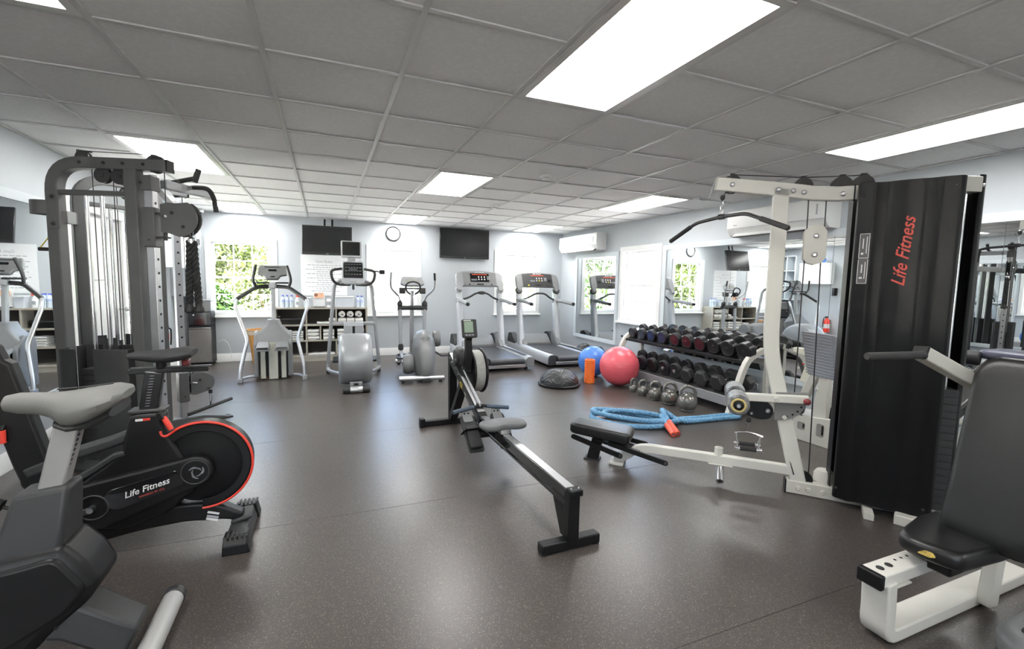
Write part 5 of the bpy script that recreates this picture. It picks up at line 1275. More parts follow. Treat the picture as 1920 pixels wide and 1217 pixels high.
for s0, s1 in ((0.0, 0.20), (cum[-1], cum[-1] - 0.20)):
    a, b = at_len(s0), at_len(s1); d_ = (b - a).normalized()
    gp_ = MB().lathe([(0.0001, 0.004), (0.010, 0.004), (0.011, -0.004), (0.024, -0.004), (0.026, 0.004), (0.026, 0.19), (0.022, 0.20)], a - d_ * 0.005, d_, 18).build('rope_grip', 'grip_red', br)

# ------------------------------------------------------------------ dumbbell rack
rk = thing('dumbbell_rack', 'two shelf dumbbell rack with white bent legs along the mirror', 'rack', (4.2, 4.5, 0))
RO = Vector((4.2, 4.5, 0))
leg = fillet([(3.965, 0.0, 0), (4.06, 0.27, 0), (4.135, 0.485, 0), (4.22, 0.625, 0), (4.54, 0.735, 0)], [0.1, 0.1, 0.18])
for yy in (3.545, 5.70):
    MB().prism(stroke([(p.x - RO.x, p.y) for p in leg], 0.064), (0, yy - RO.y, 0), X, Z, 0.055).build('bent_leg', 'white_metal', rk, bevel=0.006)
    MB().bar((4.50 - RO.x, yy - RO.y, 0.0), (4.50 - RO.x, yy - RO.y, 0.715), 0.05, 0.05, X).build('rear_post', 'white_metal', rk, bevel=0.005)
    MB().bar((3.98 - RO.x, yy - RO.y, 0.05), (4.50 - RO.x, yy - RO.y, 0.05), 0.05, 0.05).build('foot_bar', 'white_metal', rk, bevel=0.005)
    bolt(rk, (4.44 - RO.x, yy - RO.y - 0.028, 0.70), (0, -1, 0), 0.010)
kb2 = MB().sph((4.17 - RO.x, 5.76 - RO.y, 0.605), 0.018, 12, 8).build('end_knob', 'black', rk)
def shelf(y0, y1, x0, z0, x1, z1, lip, m, mlip):
    c = Vector(((x0 + x1) / 2, (y0 + y1) / 2, (z0 + z1) / 2)) - RO
    ang = math.atan2(z1 - z0, x1 - x0); L_ = math.hypot(x1 - x0, z1 - z0)
    s_ = MB().box(c, (L_, y1 - y0, 0.010), (0, -ang, 0)).build('shelf_tray', m, rk)
    MB().box(Vector((x0, (y0 + y1) / 2, z0 - lip / 2 + 0.012)) - RO, (0.014, y1 - y0, lip)).build('shelf_lip', mlip, rk, bevel=0.003)
    MB().box(Vector((x1, (y0 + y1) / 2, z1)) - RO, (0.014, y1 - y0, 0.06)).build('shelf_back', mlip, rk, bevel=0.003)
shelf(3.58, 5.76, 4.185, 0.575, 4.535, 0.665, 0.035, 'black', 'black')
shelf(3.58, 5.70, 4.02, 0.185, 4.42, 0.285, 0.105, 'dark_metal', 'silver')
crad = MB(); crad.box((0, 0, 0), (0.05, 0.14, 0.016)); cme = crad.mesh('saddle'); cme.materials.append(M['black'])
tilt_t = math.atan2(0.09, 0.35); tilt_b = math.atan2(0.10, 0.40)
# dumbbells: axis along x, near head at -x
M['db'] = mat('dumbbell rubber', (0.020, 0.020, 0.022), 0.30, var=0.2)
FACE = {'navy': mat('navy end plate', (0.030, 0.040, 0.095), 0.30, var=0.1), 'maroon': mat('maroon end plate', (0.060, 0.010, 0.016), 0.30, var=0.1), 'black': mat('black end plate', (0.016, 0.016, 0.017), 0.30, var=0.1), 'grey': mat('slate end plate', (0.05, 0.056, 0.065), 0.3, var=0.1)}
def dumbbell(c, r, w, half, tilt, face, label, hexa=False, plate=False):
    t = thing('dumbbell', label, 'dumbbell', c, 0, 'dumbbells on the rack')
    t.rotation_euler = (0, -tilt, 0)
    MB().lathe([(0.013, -half), (0.0165, -half * 0.5), (0.017, 0), (0.0165, half * 0.5), (0.013, half)], (0, 0, 0), X, 16).build('handle', 'chrome', t)
    for k in (-1, 1):
        x0 = k * half
        if hexa:
            n = 6; ph = random.uniform(-0.15, 0.15)
            ringf = lambda rr, xx: [Vector((xx, rr * math.cos(math.pi / 3 * q + ph), rr * math.sin(math.pi / 3 * q + ph))) for q in range(6)]
            MB().loft([ringf(r * 0.88, x0), ringf(r, x0 + k * 0.018), ringf(r, x0 + k * (w - 0.012)), ringf(r * 0.80, x0 + k * w)]).build('hex_head', mat('hex rubber', (0.028, 0.028, 0.029), 0.5, var=0.15), t, bevel=0.004)
        elif plate:
            for q in range(2):
                MB().lathe([(0.015, 0), (r * 0.95, 0.0), (r, 0.004), (r, 0.020), (r * 0.95, 0.024), (r * 0.8, 0.020), (r * 0.5, 0.020), (r * 0.4, 0.025), (0.015, 0.025)], (x0 + k * q * 0.026, 0, 0), (k, 0, 0), 30).build('plate', 'db', t)
            MB().lathe([(0.022, 0), (0.022, 0.016), (0.010, 0.022), (0.0001, 0.022)], (x0 + k * 0.052, 0, 0), (k, 0, 0), 12).build('collar_nut', 'steel', t)
        else:
            n_ = 4; pr_ = [(0.016, 0.0), (r * 0.90, 0.0)]
            for q in range(n_):
                a, b = w * q / n_, w * (q + 1) / n_
                pr_ += [(r * 0.965, a + 0.002), (r, a + 0.005), (r, b - 0.005), (r * 0.965, b - 0.002)]
            pr_ += [(r * 0.86, w + 0.001), (r * 0.80, w - 0.002), (0.0001, w - 0.002)]
            h_ = MB().lathe(pr_, (x0, 0, 0), (k, 0, 0), 30).build('head', 'db', t)
            MB().lathe([(0.0001, 0.0035), (r * 0.16, 0.0035), (r * 0.2, 0.001), (r * 0.78, 0.001), (r * 0.79, 0)], (x0 + k * (w - 0.002), 0, 0), (k, 0, 0), 30).build('end_plate', FACE[face], h_)
    return t
top = [5.60, 5.375, 5.165, 4.935, 4.685, 4.465, 4.245, 4.03, 3.825, 3.60]
faces = ['grey', 'grey', 'navy', 'navy', 'maroon', 'maroon', 'maroon', 'black', 'black', 'black']
ordn = ['first', 'second', 'third', 'fourth', 'fifth', 'sixth', 'seventh', 'eighth', 'ninth', 'tenth']
cw = {'grey': 'slate ended', 'navy': 'navy ended', 'maroon': 'maroon ended', 'black': 'all black'}
for i, (yy, fc_) in enumerate(zip(top, faces)):
    r_ = 0.077 + 0.0021 * i; w_ = 0.060 + 0.003 * i; half = 0.068
    xm, zm = 4.365, 0.622
    dumbbell((xm - math.sin(tilt_t) * r_ * 0.9, yy, zm + r_ + 0.004), r_, w_, half, tilt_t, fc_, f'{cw[fc_]} round dumbbell, {ordn[i]} from the left on the top shelf')
    for dx in (-0.10, 0.10):
        o = bpy.data.objects.new('saddle', cme); C.objects.link(o); o.parent = rk
        o.location = Vector((xm + dx, yy, zm + dx * math.tan(tilt_t) + 0.008)) - RO; o.rotation_euler = (0, -tilt_t, 0)
bot = [(5.40, 0.090, 'r'), (5.17, 0.092, 'r'), (4.945, 0.095, 'r'), (4.715, 0.095, 'p'), (4.50, 0.095, 'p'), (4.285, 0.098, 'h'), (4.05, 0.102, 'h'), (3.815, 0.102, 'h'), (3.62, 0.085, 'h')]
for i, (yy, r_, kd) in enumerate(bot):
    xm, zm = 4.215, 0.232
    lb_ = {'r': 'round black dumbbell', 'p': 'plate loaded black dumbbell', 'h': 'black hex dumbbell'}[kd]
    rr_ = r_ * (math.cos(math.pi / 6) if kd == 'h' else 1.0)
    dumbbell((xm - math.sin(tilt_b) * r_ * 0.9, yy, zm + rr_ + 0.008), r_, 0.085 if kd == 'h' else 0.065, 0.066, tilt_b, 'black', f'{lb_}, {ordn[i]} from the left on the lower shelf', kd == 'h', kd == 'p')
# ------------------------------------------------------------------ treadmills
def treadmill(label, loc, dark):
    t = thing('treadmill', label, 'treadmill', loc, 0)
    body = 'silver_l'; con = 'grey_pl' if dark else 'silver'
    # local: x right, y forward, rear at y=0
    for k in (-1, 1):
        prof = ring2d([(-0.075, 0.05), (0.075, 0.05), (0.070, 0.19), (0.03, 0.225), (-0.03, 0.225), (-0.070, 0.19)], 0.03)
        rings = []
        for y_, sc_, dz in ((0.02, 0.96, 0.0), (0.05, 1.0, 0.0), (1.55, 1.0, 0.02), (1.78, 0.97, 0.03), (1.86, 0.75, 0.03)):
            rings.append([Vector((k * 0.385 + p[0] * sc_, y_, 0.05 + (p[1] - 0.05) * sc_ + dz)) for p in prof])
        MB().loft(rings).build('side_rail', body, t)
        MB().prism(ring2d([(-0.07, 0.055), (0.07, 0.055), (0.066, 0.185), (0.03, 0.215), (-0.03, 0.215), (-0.066, 0.185)], 0.025), (k * 0.385, 0.01, 0), X, Z, 0.03).build('rail_end_cap', 'grey_dk' if dark else 'grey_pl', t, bevel=0.006)
        MB().box((k * 0.355, 0.80, 0.232), (0.055, 1.35, 0.006)).build('foot_strip', 'grey_dk', t, bevel=0.002)
        MB().cyl((k * 0.36, 0.12, 0.0), (k * 0.36, 0.12, 0.06), 0.03, n=14).build('levelling_foot', 'rubber', t)
        MB().cyl((k * 0.36, 1.70, 0.0), (k * 0.36, 1.70, 0.06), 0.03, n=14).build('levelling_foot', 'rubber', t)
        # upright
        up = [(1.32, 0.18), (1.47, 1.18)]
        rings = []
        for (y_, z_), w_, d_ in (((1.30, 0.18), 0.055, 0.085), ((1.38, 0.70), 0.050, 0.070), ((1.44, 1.05), 0.050, 0.060), ((1.465, 1.22), 0.046, 0.055)):
            rings.append([Vector((k * 0.385 + p[0], y_ + p[1], z_)) for p in ring2d([(-w_, -d_), (w_, -d_), (w_, d_), (-w_, d_)], 0.04)])
        MB().loft(rings).build('upright', body, t)
        MB().prism(ring2d([(1.12, 0.21), (1.42, 0.21), (1.46, 0.45), (1.36, 0.48), (1.22, 0.30)], 0.04), (k * 0.345, 0, 0), Y, Z, 0.08).build('upright_boot', 'grey_pl', t, bevel=0.012)
        # handle arm toward the user
        hb_ = MB().lathe([(0.045, -0.03), (0.062, -0.01), (0.060, 0.05), (0.040, 0.08)], (k * 0.385, 1.44, 1.02), Z, 18).build('handle_joint', 'grey_pl', t)
        MB().tube([(k * 0.39, 1.44, 1.055), (k * 0.405, 1.20, 1.045), (k * 0.42, 0.78, 1.005)], [0.040, 0.037, 0.031], 12).build('handle_arm', con, t)
        MB().lathe([(0.0001, 0.015), (0.018, 0.012), (0.033, 0.0), (0.033, -0.03), (0.031, -0.035)], (k * 0.42, 0.78, 1.005), (0, -1, -0.10), 14).build('grip_end', 'grey_dk', t)
        # speaker pod below the console
        MB().lathe([(0.040, -0.05), (0.066, -0.03), (0.072, 0.0), (0.062, 0.022), (0.052, 0.020), (0.0001, 0.014)], (k * 0.395, 1.425, 1.235), (0, -1, 0.25), 22).build('speaker_pod', body if not dark else 'grey_dk', t)
        MB().lathe([(0.050, 0.0), (0.046, 0.010), (0.0001, 0.016)], (k * 0.395, 1.425 - 0.016, 1.240), (0, -1, 0.25), 22).build('speaker_cap', 'grey_pl', t)
    MB().box((0, 0.78, 0.185), (0.56, 1.48, 0.020)).build('running_belt', 'belt', t)
    MB().cyl((-0.28, 0.045, 0.145), (0.28, 0.045, 0.145), 0.050, n=24).build('rear_roller', 'belt', t)
    MB().box((0, 0.80, 0.11), (0.60, 1.50, 0.10)).build('deck_frame', 'grey_dk', t)
    MB().box((0, 0.03, 0.075), (0.62, 0.04, 0.050)).build('rear_crossbar', 'steel', t, bevel=0.004)
    # motor hood
    rings = []
    for y_, z_, w_ in ((1.38, 0.235, 0.29), (1.46, 0.31, 0.30), (1.60, 0.385, 0.31), (1.80, 0.375, 0.31), (1.93, 0.28, 0.29), (1.95, 0.10, 0.28)):
        rings.append([Vector((p[0], y_, p[1])) for p in ring2d([(-w_, 0.06), (w_, 0.06), (w_, z_), (-w_, z_)], 0.04)])
    MB().loft(rings).build('motor_hood', 'grey_pl', t)
    for k in (-1, 1): MB().prism(ring2d([(1.44, 0.22), (1.86, 0.22), (1.80, 0.40), (1.66, 0.42)], 0.04), (k * 0.395, 0, 0), Y, Z, 0.10).build('hood_side', 'grey_dk', t, bevel=0.012)
    # console, leaning back
    cu = X; cv = Vector((0, 0.42, 1)).normalized(); cn = cu.cross(cv)   # cn faces the user (-y)
    co_ = Vector((0, 1.47, 1.40))
    arch = [(-0.455, -0.10), (-0.445, 0.10), (-0.41, 0.145), (-0.30, 0.175), (0, 0.195), (0.30, 0.175), (0.41, 0.145), (0.445, 0.10), (0.455, -0.10), (0.42, -0.20), (0.35, -0.205), (0.335, -0.115), (-0.335, -0.115), (-0.35, -0.205), (-0.42, -0.20)]
    cs_o = MB().prism(ring2d(arch, 0.02), co_, cu, cv, 0.055).build('console', con, t, bevel=0.014)
    face = MB().prism(ring2d([(-0.315, -0.105), (-0.315, 0.145), (0, 0.17), (0.315, 0.145), (0.315, -0.105)], 0.015), co_ + cn * 0.029, cu, cv, 0.006).build('console_face', 'grey_dk' if dark else 'grey_pl', cs_o, bevel=0.002)
    if not dark:
        MB().prism(rrect(0.36, 0.165, 0.01, cy=0.045), co_ + cn * 0.033, cu, cv, 0.003).build('display_panel', 'screen', face)
    MB().prism(rrect(0.13, 0.026, 0.012, cy=-0.083), co_ + cn * 0.033, cu, cv, 0.004).build('stop_key', 'black', face)
    M['led_red'] = mat('red led', (0.5, 0.05, 0.02), 0.4, emit=((1.0, 0.12, 0.04), 0.5))
    for q in range(9):
        MB().prism(rrect(0.022, 0.012, 0.002), co_ + cn * 0.0355 + cu * (-0.13 + q * 0.032) + cv * (0.105 if not dark else 0.115), cu, cv, 0.002).build('led_segment', 'led_red', face)
    for q in range(3):
        MB().prism(rrect(0.018, 0.030, 0.003), co_ + cn * 0.0355 + cu * (-0.02 + q * 0.055) + cv * 0.058, cu, cv, 0.003).build('button', 'whiteprint', face)
        MB().lathe([(0.013, 0), (0.011, 0.004), (0.0001, 0.004)], co_ + cn * 0.0355 + cu * (-0.02 + q * 0.055) + cv * 0.012, cn, 14).build('button', 'yellow' if (dark and q == 1) else 'whiteprint', face)
    for q in range(12):
        MB().prism(rrect(0.014, 0.011, 0.002), co_ + cn * 0.0355 + cu * (0.145 + (q % 3) * 0.019) + cv * (0.07 - (q // 3) * 0.018), cu, cv, 0.002).build('keypad_key', 'greyprint', face)
        MB().prism(rrect(0.014, 0.009, 0.002), co_ + cn * 0.0355 + cu * (-0.155 + (q % 6) * 0.018) + cv * (0.012 - (q // 6) * 0.016), cu, cv, 0.002).build('keypad_key', 'greyprint', face)
    for sx in (-0.20, 0.22): MB().lathe([(0.017, 0), (0.014, 0.005), (0.0001, 0.005)], co_ + cn * 0.032 + cu * sx + cv * -0.083, cn, 14).build('knob', 'dark_metal' if not dark else ('yellow' if sx < 0 else 'dark_metal'), face)
    text_obj('console_lettering', 'Life Fitness', 0.040, 'whiteprint', face, co_ + cn * 0.0335 + cv * 0.152, cu, cv, 0.0004, shear=0.35)
    if dark:
        MB().prism(rrect(0.07, 0.05, 0.006), co_ + cn * 0.034 + cu * 0.25 + cv * 0.01, cu, cv, 0.012).build('clip_holder', 'black', face)
    # curved centre bar with pulse sensor
    MB().tube(fillet([(-0.37, 1.42, 1.05), (-0.22, 1.36, 1.10), (-0.10, 1.33, 1.185), (0.10, 1.33, 1.185), (0.22, 1.36, 1.10), (0.37, 1.42, 1.05)], 0.08), 0.017, 12).build('centre_bar', 'grey_dk', t)
    if not dark:
        MB().sph((0, 1.325, 1.185), (0.085, 0.03, 0.032), 18, 10).build('pulse_sensor', 'grey_dk', t)
    return t
treadmill('light silver treadmill with a dark display, left of the two treadmills', (2.62, 6.52, 0), False)
treadmill('treadmill with charcoal console and orange readout, nearest the right wall', (3.80, 6.56, 0), True)

# ------------------------------------------------------------------ stair climber
sc2 = thing('stair_climber', 'grey stair climber with tall bent side rails by the waste bin', 'cardio machine', (-0.655, 6.95, 0), R(2))
for k in (-1, 1):
    p_ = fillet([(k * 0.385, -0.14, 0.05), (k * 0.375, -0.12, 0.20), (k * 0.30, -0.02, 0.55), (k * 0.435, 0.02, 0.98), (k * 0.43, 0.06, 1.08), (k * 0.20, 0.20, 1.25), (k * 0.03, 0.26, 1.26)], [0.05, 0.06, 0.05, 0.04, 0.06])
    MB().tube(p_, 0.023, 12).build('side_rail', 'steel', sc2)
    MB().tube([q for q in p_[22:]], 0.0255, 12).build('rail_grip', 'grey_dk', sc2)
    MB().tube(fillet([(k * 0.20, 0.20, 1.25), (k * 0.235, 0.14, 1.34), (k * 0.215, 0.12, 1.44), (k * 0.185, 0.10, 1.55)], 0.05), 0.018, 12).build('hand_horn', 'grey_dk', sc2)
    MB().box((k * 0.385, -0.15, 0.03), (0.06, 0.09, 0.06)).build('rail_foot', 'silver', sc2, bevel=0.006)
    MB().tube(fillet([(k * 0.385, -0.14, 0.04), (k * 0.32, -0.05, 0.055), (k * 0.18, 0.02, 0.05)], 0.05), 0.022, 8, flat=0.8).build('base_arm', 'silver', sc2)
    pd = MB().loft([[Vector((k * 0.115 + p[0] * s_, y_, z_ + p[1])) for p in ring2d([(-0.085, -0.02), (0.085, -0.02), (0.07, 0.02), (-0.07, 0.02)], 0.01)] for y_, z_, s_ in ((-0.26, 0.44, 1.05), (-0.05, 0.50, 0.95), (0.06, 0.52, 0.85))])
    pdo = pd.build('pedal', 'grey_pl', sc2)
    MB().box((k * 0.115, -0.255, 0.455), (0.13, 0.01, 0.028)).build('pedal_front', 'grey_dk', pdo)
    MB().box((k * 0.060, -0.03, 0.27), (0.050, 0.03, 0.46)).build('front_channel', 'black', sc2)
    MB().box((k * 0.125, -0.045, 0.24), (0.06, 0.012, 0.44)).build('front_plate', mat('cream panel', (0.52, 0.52, 0.45), 0.5), sc2, bevel=0.003)
    MB().prism(ring2d([(-0.06, 0.03), (0.30, 0.03), (0.30, 0.62), (0.10, 0.66), (-0.06, 0.50)], 0.04), (k * 0.205, 0, 0), Y, Z, 0.05).build('side_cover', 'grey_pl', sc2, bevel=0.010)
MB().box((0, -0.05, 0.26), (0.11, 0.016, 0.50)).build('centre_plate', MATS['cream panel'], sc2, bevel=0.003)
rings = []
for z_, hx, y0, y1 in ((0.50, 0.225, -0.03, 0.34), (0.60, 0.215, 0.0, 0.35), (0.66, 0.16, 0.04, 0.35), (0.72, 0.10, 0.08, 0.34), (0.80, 0.075, 0.12, 0.33)):
    rings.append([Vector((p[0], p[1], z_)) for p in ring2d([(-hx, y0), (hx, y0), (hx, y1), (-hx, y1)], 0.05)])
MB().loft(rings).build('top_cover', 'grey_pl', sc2)
MB().box((0, 0.16, 0.27), (0.36, 0.28, 0.46)).build('inner_housing', 'dark_metal', sc2)
MB().bar((0, 0.22, 0.76), (0, 0.27, 1.30), 0.062, 0.05, X).build('mast', 'silver', sc2, bevel=0.012)
MB().box((0, 0.24, 1.275), (0.10, 0.09, 0.09)).build('mast_head', 'silver_l', sc2, bevel=0.02)
for k in (-1, 1): MB().box((k * 0.12, 0.20, 1.31), (0.16, 0.16, 0.022)).build('bottle_tray', 'grey_dk', sc2, bevel=0.008)
cv = Vector((0, 0.45, 1)).normalized(); cn = X.cross(cv)
co_ = Vector((0.0, 0.27, 1.44))
cso = MB().prism(ring2d([(-0.185, -0.03), (-0.165, 0.115), (0.165, 0.115), (0.185, -0.03), (0.10, -0.045), (0.07, -0.10), (-0.07, -0.10), (-0.10, -0.045)], 0.02), co_, X, cv, 0.05).build('console', 'grey_pl', sc2, bevel=0.012)
MB().prism(rrect(0.20, 0.014, 0.006, cy=0.083), co_ + cn * 0.026, X, cv, 0.004).build('console_slot', 'grey_dk', cso)
MB().prism(rrect(0.10, 0.030, 0.004, cy=0.035), co_ + cn * 0.026, X, cv, 0.004).build('console_display', 'screen', cso)
MB().prism(rrect(0.055, 0.016, 0.004, cy=-0.06), co_ + cn * 0.026, X, cv, 0.004).build('console_display', 'screen', cso)

# ------------------------------------------------------------------ cross trainer with a screen on top
ef = thing('cross_trainer', 'silver elliptical cross trainer with a big round rear shell and top screen', 'cardio machine', (0.365, 6.40, 0), R(-2))
prof = []
for a in range(0, 360, 10):
    r_ = 0.315 if 40 < a < 330 else 0.315
    prof.append((0.05 - 0.40 + 0.40 * math.cos(R(a)) * (0.80 if math.cos(R(a)) < 0 else 0.95) + 0.30, 0.365 + 0.315 * math.sin(R(a))))
rings = []
for x_, s_ in ((-0.195, 0.80), (-0.185, 0.90), (-0.165, 0.96), (-0.12, 0.99), (0, 1.0), (0.12, 0.99), (0.165, 0.96), (0.185, 0.90), (0.195, 0.80)):
    rings.append([Vector((x_ * 1.04, -0.20 + (p[0] + 0.06) * s_ * 1.02, 0.355 + (p[1] - 0.365) * s_ * 1.04)) for p in prof])
M['shell'] = mat('silver shell', (0.33, 0.345, 0.355), 0.32, metal=0.25, var=0.03)
shl = MB().loft(rings).build('rear_shell', 'shell', ef, angle=50)
MB().box((0, -0.46, 0.080), (0.15, 0.12, 0.055), (R(-12), 0, 0)).build('shell_foot', 'grey_pl', ef, bevel=0.01)
MB().box((0, -0.53, 0.092), (0.05, 0.012, 0.022)).build('plug_socket', 'black', ef)
MB().cyl((-0.155, -0.61, 0.045), (0.155, -0.61, 0.045), 0.043, n=22).build('rear_foot_tube', 'grey_dk', ef, bevel=0.006)
MB().lathe([(0.0445, -0.07), (0.0450, -0.068), (0.0450, 0.068), (0.0445, 0.07)], (0, -0.61, 0.045), X, 22).build('foot_sleeve', 'steel', ef)
for k in (-1, 1):
    MB().tube(fillet([(k * 0.16, 0.30, 0.06), (k * 0.32, 0.58, 0.055), (k * 0.365, 0.70, 0.07), (k * 0.355, 0.70, 0.16), (k * 0.255, 0.62, 1.30), (k * 0.18, 0.58, 1.36), (0, 0.57, 1.365)], [0.05, 0.05, 0.06, 0.06, 0.06]), 0.026, 12).build('frame_tube', 'silver', ef)
    MB().cyl((k * 0.355, 0.70, 0.0), (k * 0.355, 0.70, 0.05), 0.026, n=14).build('levelling_foot', 'rubber', ef)
    MB().tube(fillet([(k * 0.04, 0.52, 1.305), (k * 0.20, 0.46, 1.30), (k * 0.275, 0.40, 1.36), (k * 0.295, 0.38, 1.50), (k * 0.15, 0.46, 1.525)], 0.06), 0.0185, 12).build('handlebar', 'grip', ef)
    MB().tube([(k * 0.12, -0.02, 0.30), (k * 0.135, 0.25, 0.24), (k * 0.14, 0.60, 0.30)], 0.022, 8).build('pedal_arm', 'dark_metal', ef)
    MB().box((k * 0.215, 0.20, 0.285), (0.13, 0.36, 0.03)).build('foot_pedal', 'black', ef, bevel=0.01)
MB().bar((-0.31, 0.655, 0.74), (0.31, 0.655, 0.74), 0.04, 0.045).build('cross_tube', 'silver', ef, bevel=0.012)
rc = MB().box((0.0, 0.60, 0.62), (0.27, 0.10, 0.29)).build('ramp_cover', 'silver', ef, bevel=0.012)
MB().box((0.0, 0.548, 0.62), (0.035, 0.004, 0.17)).build('ramp_slot', 'black', rc)
MB().box((0.0, 0.545, 0.735), (0.255, 0.006, 0.05)).build('cover_band', 'silver_l', rc, bevel=0.002)
cv = Vector((0, 0.50, 1)).normalized(); cn = X.cross(cv); co_ = Vector((0.0, 0.50, 1.475))
cso = MB().prism(ring2d([(-0.155, -0.165), (-0.145, 0.17), (0.145, 0.17), (0.155, -0.165), (0.11, -0.185), (-0.11, -0.185)], 0.03), co_, X, cv, 0.05).build('console', 'silver_l', ef, bevel=0.014)
fco = MB().prism(ring2d([(-0.130, -0.10), (-0.125, 0.145), (0.125, 0.145), (0.130, -0.10)], 0.02), co_ + cn * 0.027, X, cv, 0.006).build('console_face', 'screen', cso)
for q in range(4):
    for w_ in range(6):
        MB().prism(rrect(0.026, 0.010, 0.002), co_ + cn * 0.0305 + X * (-0.095 + w_ * 0.038) + cv * (0.115 - q * 0.052), X, cv, 0.002).build('console_key', 'grey_pl', fco)
MB().prism(rrect(0.11, 0.045, 0.003, cy=0.03), co_ + cn * 0.031, X, cv, 0.002).build('console_display', mat('blue grey lcd', (0.07, 0.08, 0.095), 0.25), fco)
MB().prism(rrect(0.085, 0.06, 0.012, cy=-0.135), co_ + cn * 0.03, X, cv, 0.02).build('reader_pad', 'silver_l', cso, bevel=0.004)
MB().tube([(0, 0.50, 1.30), (0, 0.46, 1.24)], 0.016, 10).build('cable_boss', 'grey_dk', ef)
cv2 = Vector((0, 0.20, 1)).normalized(); cn2 = X.cross(cv2); c2 = Vector((-0.022, 0.555, 1.80))
tvs = MB().prism(rrect(0.275, 0.245, 0.02), c2, X, cv2, 0.045).build('top_screen', 'silver_l', ef, bevel=0.010)
MB().prism(rrect(0.232, 0.195, 0.008, cy=0.006), c2 + cn2 * 0.024, X, cv2, 0.003).build('screen_glass', 'screen', tvs)
MB().prism(rrect(0.06, 0.010, 0.002, cy=-0.095), c2 + cn2 * 0.026, X, cv2, 0.002).build('screen_lettering', 'greyprint', tvs)
MB().box((-0.02, 0.56, 1.662), (0.10, 0.03, 0.05)).build('screen_neck', 'silver', ef, bevel=0.006)
MB().tube(fillet([(0.24, 0.44, 1.50), (0.33, 0.42, 1.50), (0.37, 0.40, 1.48)], 0.03), 0.010, 8).build('holder_arm', 'black', ef)
MB().box((0.385, 0.38, 1.49), (0.075, 0.06, 0.06)).build('device_holder', 'black', ef, bevel=0.012)

# ------------------------------------------------------------------ elliptical with moving arms
el = thing('elliptical_trainer', 'grey elliptical trainer with swing arms in front of the middle window', 'cardio machine', (1.24, 6.70, 0), R(-6))
rings = []
for z_, w_, y0, y1 in ((0.04, 0.085, -0.56, -0.30), (0.12, 0.10, -0.60, -0.16), (0.28, 0.125, -0.60, -0.02), (0.45, 0.125, -0.54, 0.05), (0.56, 0.11, -0.46, 0.04), (0.64, 0.075, -0.36, -0.02), (0.675, 0.03, -0.28, -0.10)):
    w_ *= 1.22
    rings.append([Vector((0.09 + p[0], p[1], z_)) for p in ring2d([(-w_ * 0.55, y0), (w_ * 0.55, y0), (w_, (y0 + y1) / 2 - 0.05), (w_, y1), (-w_, y1), (-w_, (y0 + y1) / 2 - 0.05)], 0.05)])
M['ell_shell'] = mat('grey ell shell', (0.20, 0.205, 0.21), 0.42, metal=0.1, var=0.03)
es = MB().loft(rings).build('drive_shell', 'ell_shell', el, angle=50)
MB().cyl((0.09, -0.605, 0.25), (0.09, -0.30, 0.668), 0.002, n=6).build('shell_seam', 'grey_dk', es)
for k in range(3):
    for q in (-1, 1):
        MB().bar((0.09 + q * 0.018, -0.43 - k * 0.018, 0.605 - k * 0.02), (0.09 + q * 0.065, -0.41 - k * 0.016, 0.585 - k * 0.022), 0.006, 0.004).build('vent_slot', 'black', es)
MB().lathe([(0.07, -0.075), (0.12, -0.07), (0.140, -0.03), (0.140, 0.03), (0.12, 0.07), (0.07, 0.075), (0.0001, 0.078)], (-0.135, -0.28, 0.21), X, 28).build('crank_disc', 'ell_shell', el)
MB().lathe([(0.06, -0.055), (0.105, -0.05), (0.118, -0.02), (0.118, 0.02), (0.105, 0.05), (0.06, 0.055), (0.0001, 0.058)], (0.285, -0.05, 0.535), X, 28).build('crank_disc', 'ell_shell', el)
for y_, x0, x1 in ((-0.56, -0.27, 0.33), (0.84, -0.27, 0.33)):
    MB().cyl((x0, y_, 0.06), (x1, y_, 0.06), 0.034, n=20).build('stabilizer', 'steel', el)
    for xx in (x0 + 0.05, x1 - 0.05): MB().cyl((xx, y_, 0.0), (xx, y_, 0.03), 0.022, n=12).build('levelling_foot', 'rubber', el)
MB().box((0.09, -0.59, 0.035), (0.12, 0.05, 0.05)).build('shell_bracket', 'grey_dk', el, bevel=0.006)
MB().bar((0.06, -0.40, 0.07), (0.0, 0.84, 0.07), 0.07, 0.06).build('base_beam', 'dark_metal', el, bevel=0.006)
MB().tube([(-0.02, 0.72, 0.08), (-0.02, 0.66, 0.95), (-0.02, 0.64, 1.22)], [0.036, 0.032, 0.028], 14).build('mast', 'steel', el)
MB().loft([[Vector((-0.02 + p[0], 0.71 + p[1], z_)) for p in ring2d([(-w_, -w_), (w_, -w_), (w_, w_), (-w_, w_)], 0.03)] for z_, w_ in ((0.07, 0.10), (0.14, 0.08), (0.22, 0.045))]).build('mast_boot', 'grey_pl', el)
MB().tube(fillet([(-0.25, 0.56, 0.95), (-0.10, 0.57, 0.955), (0.06, 0.57, 0.955), (0.21, 0.56, 0.95)], 0.05), 0.038, 12).build('cross_yoke', 'grey_dk', el)
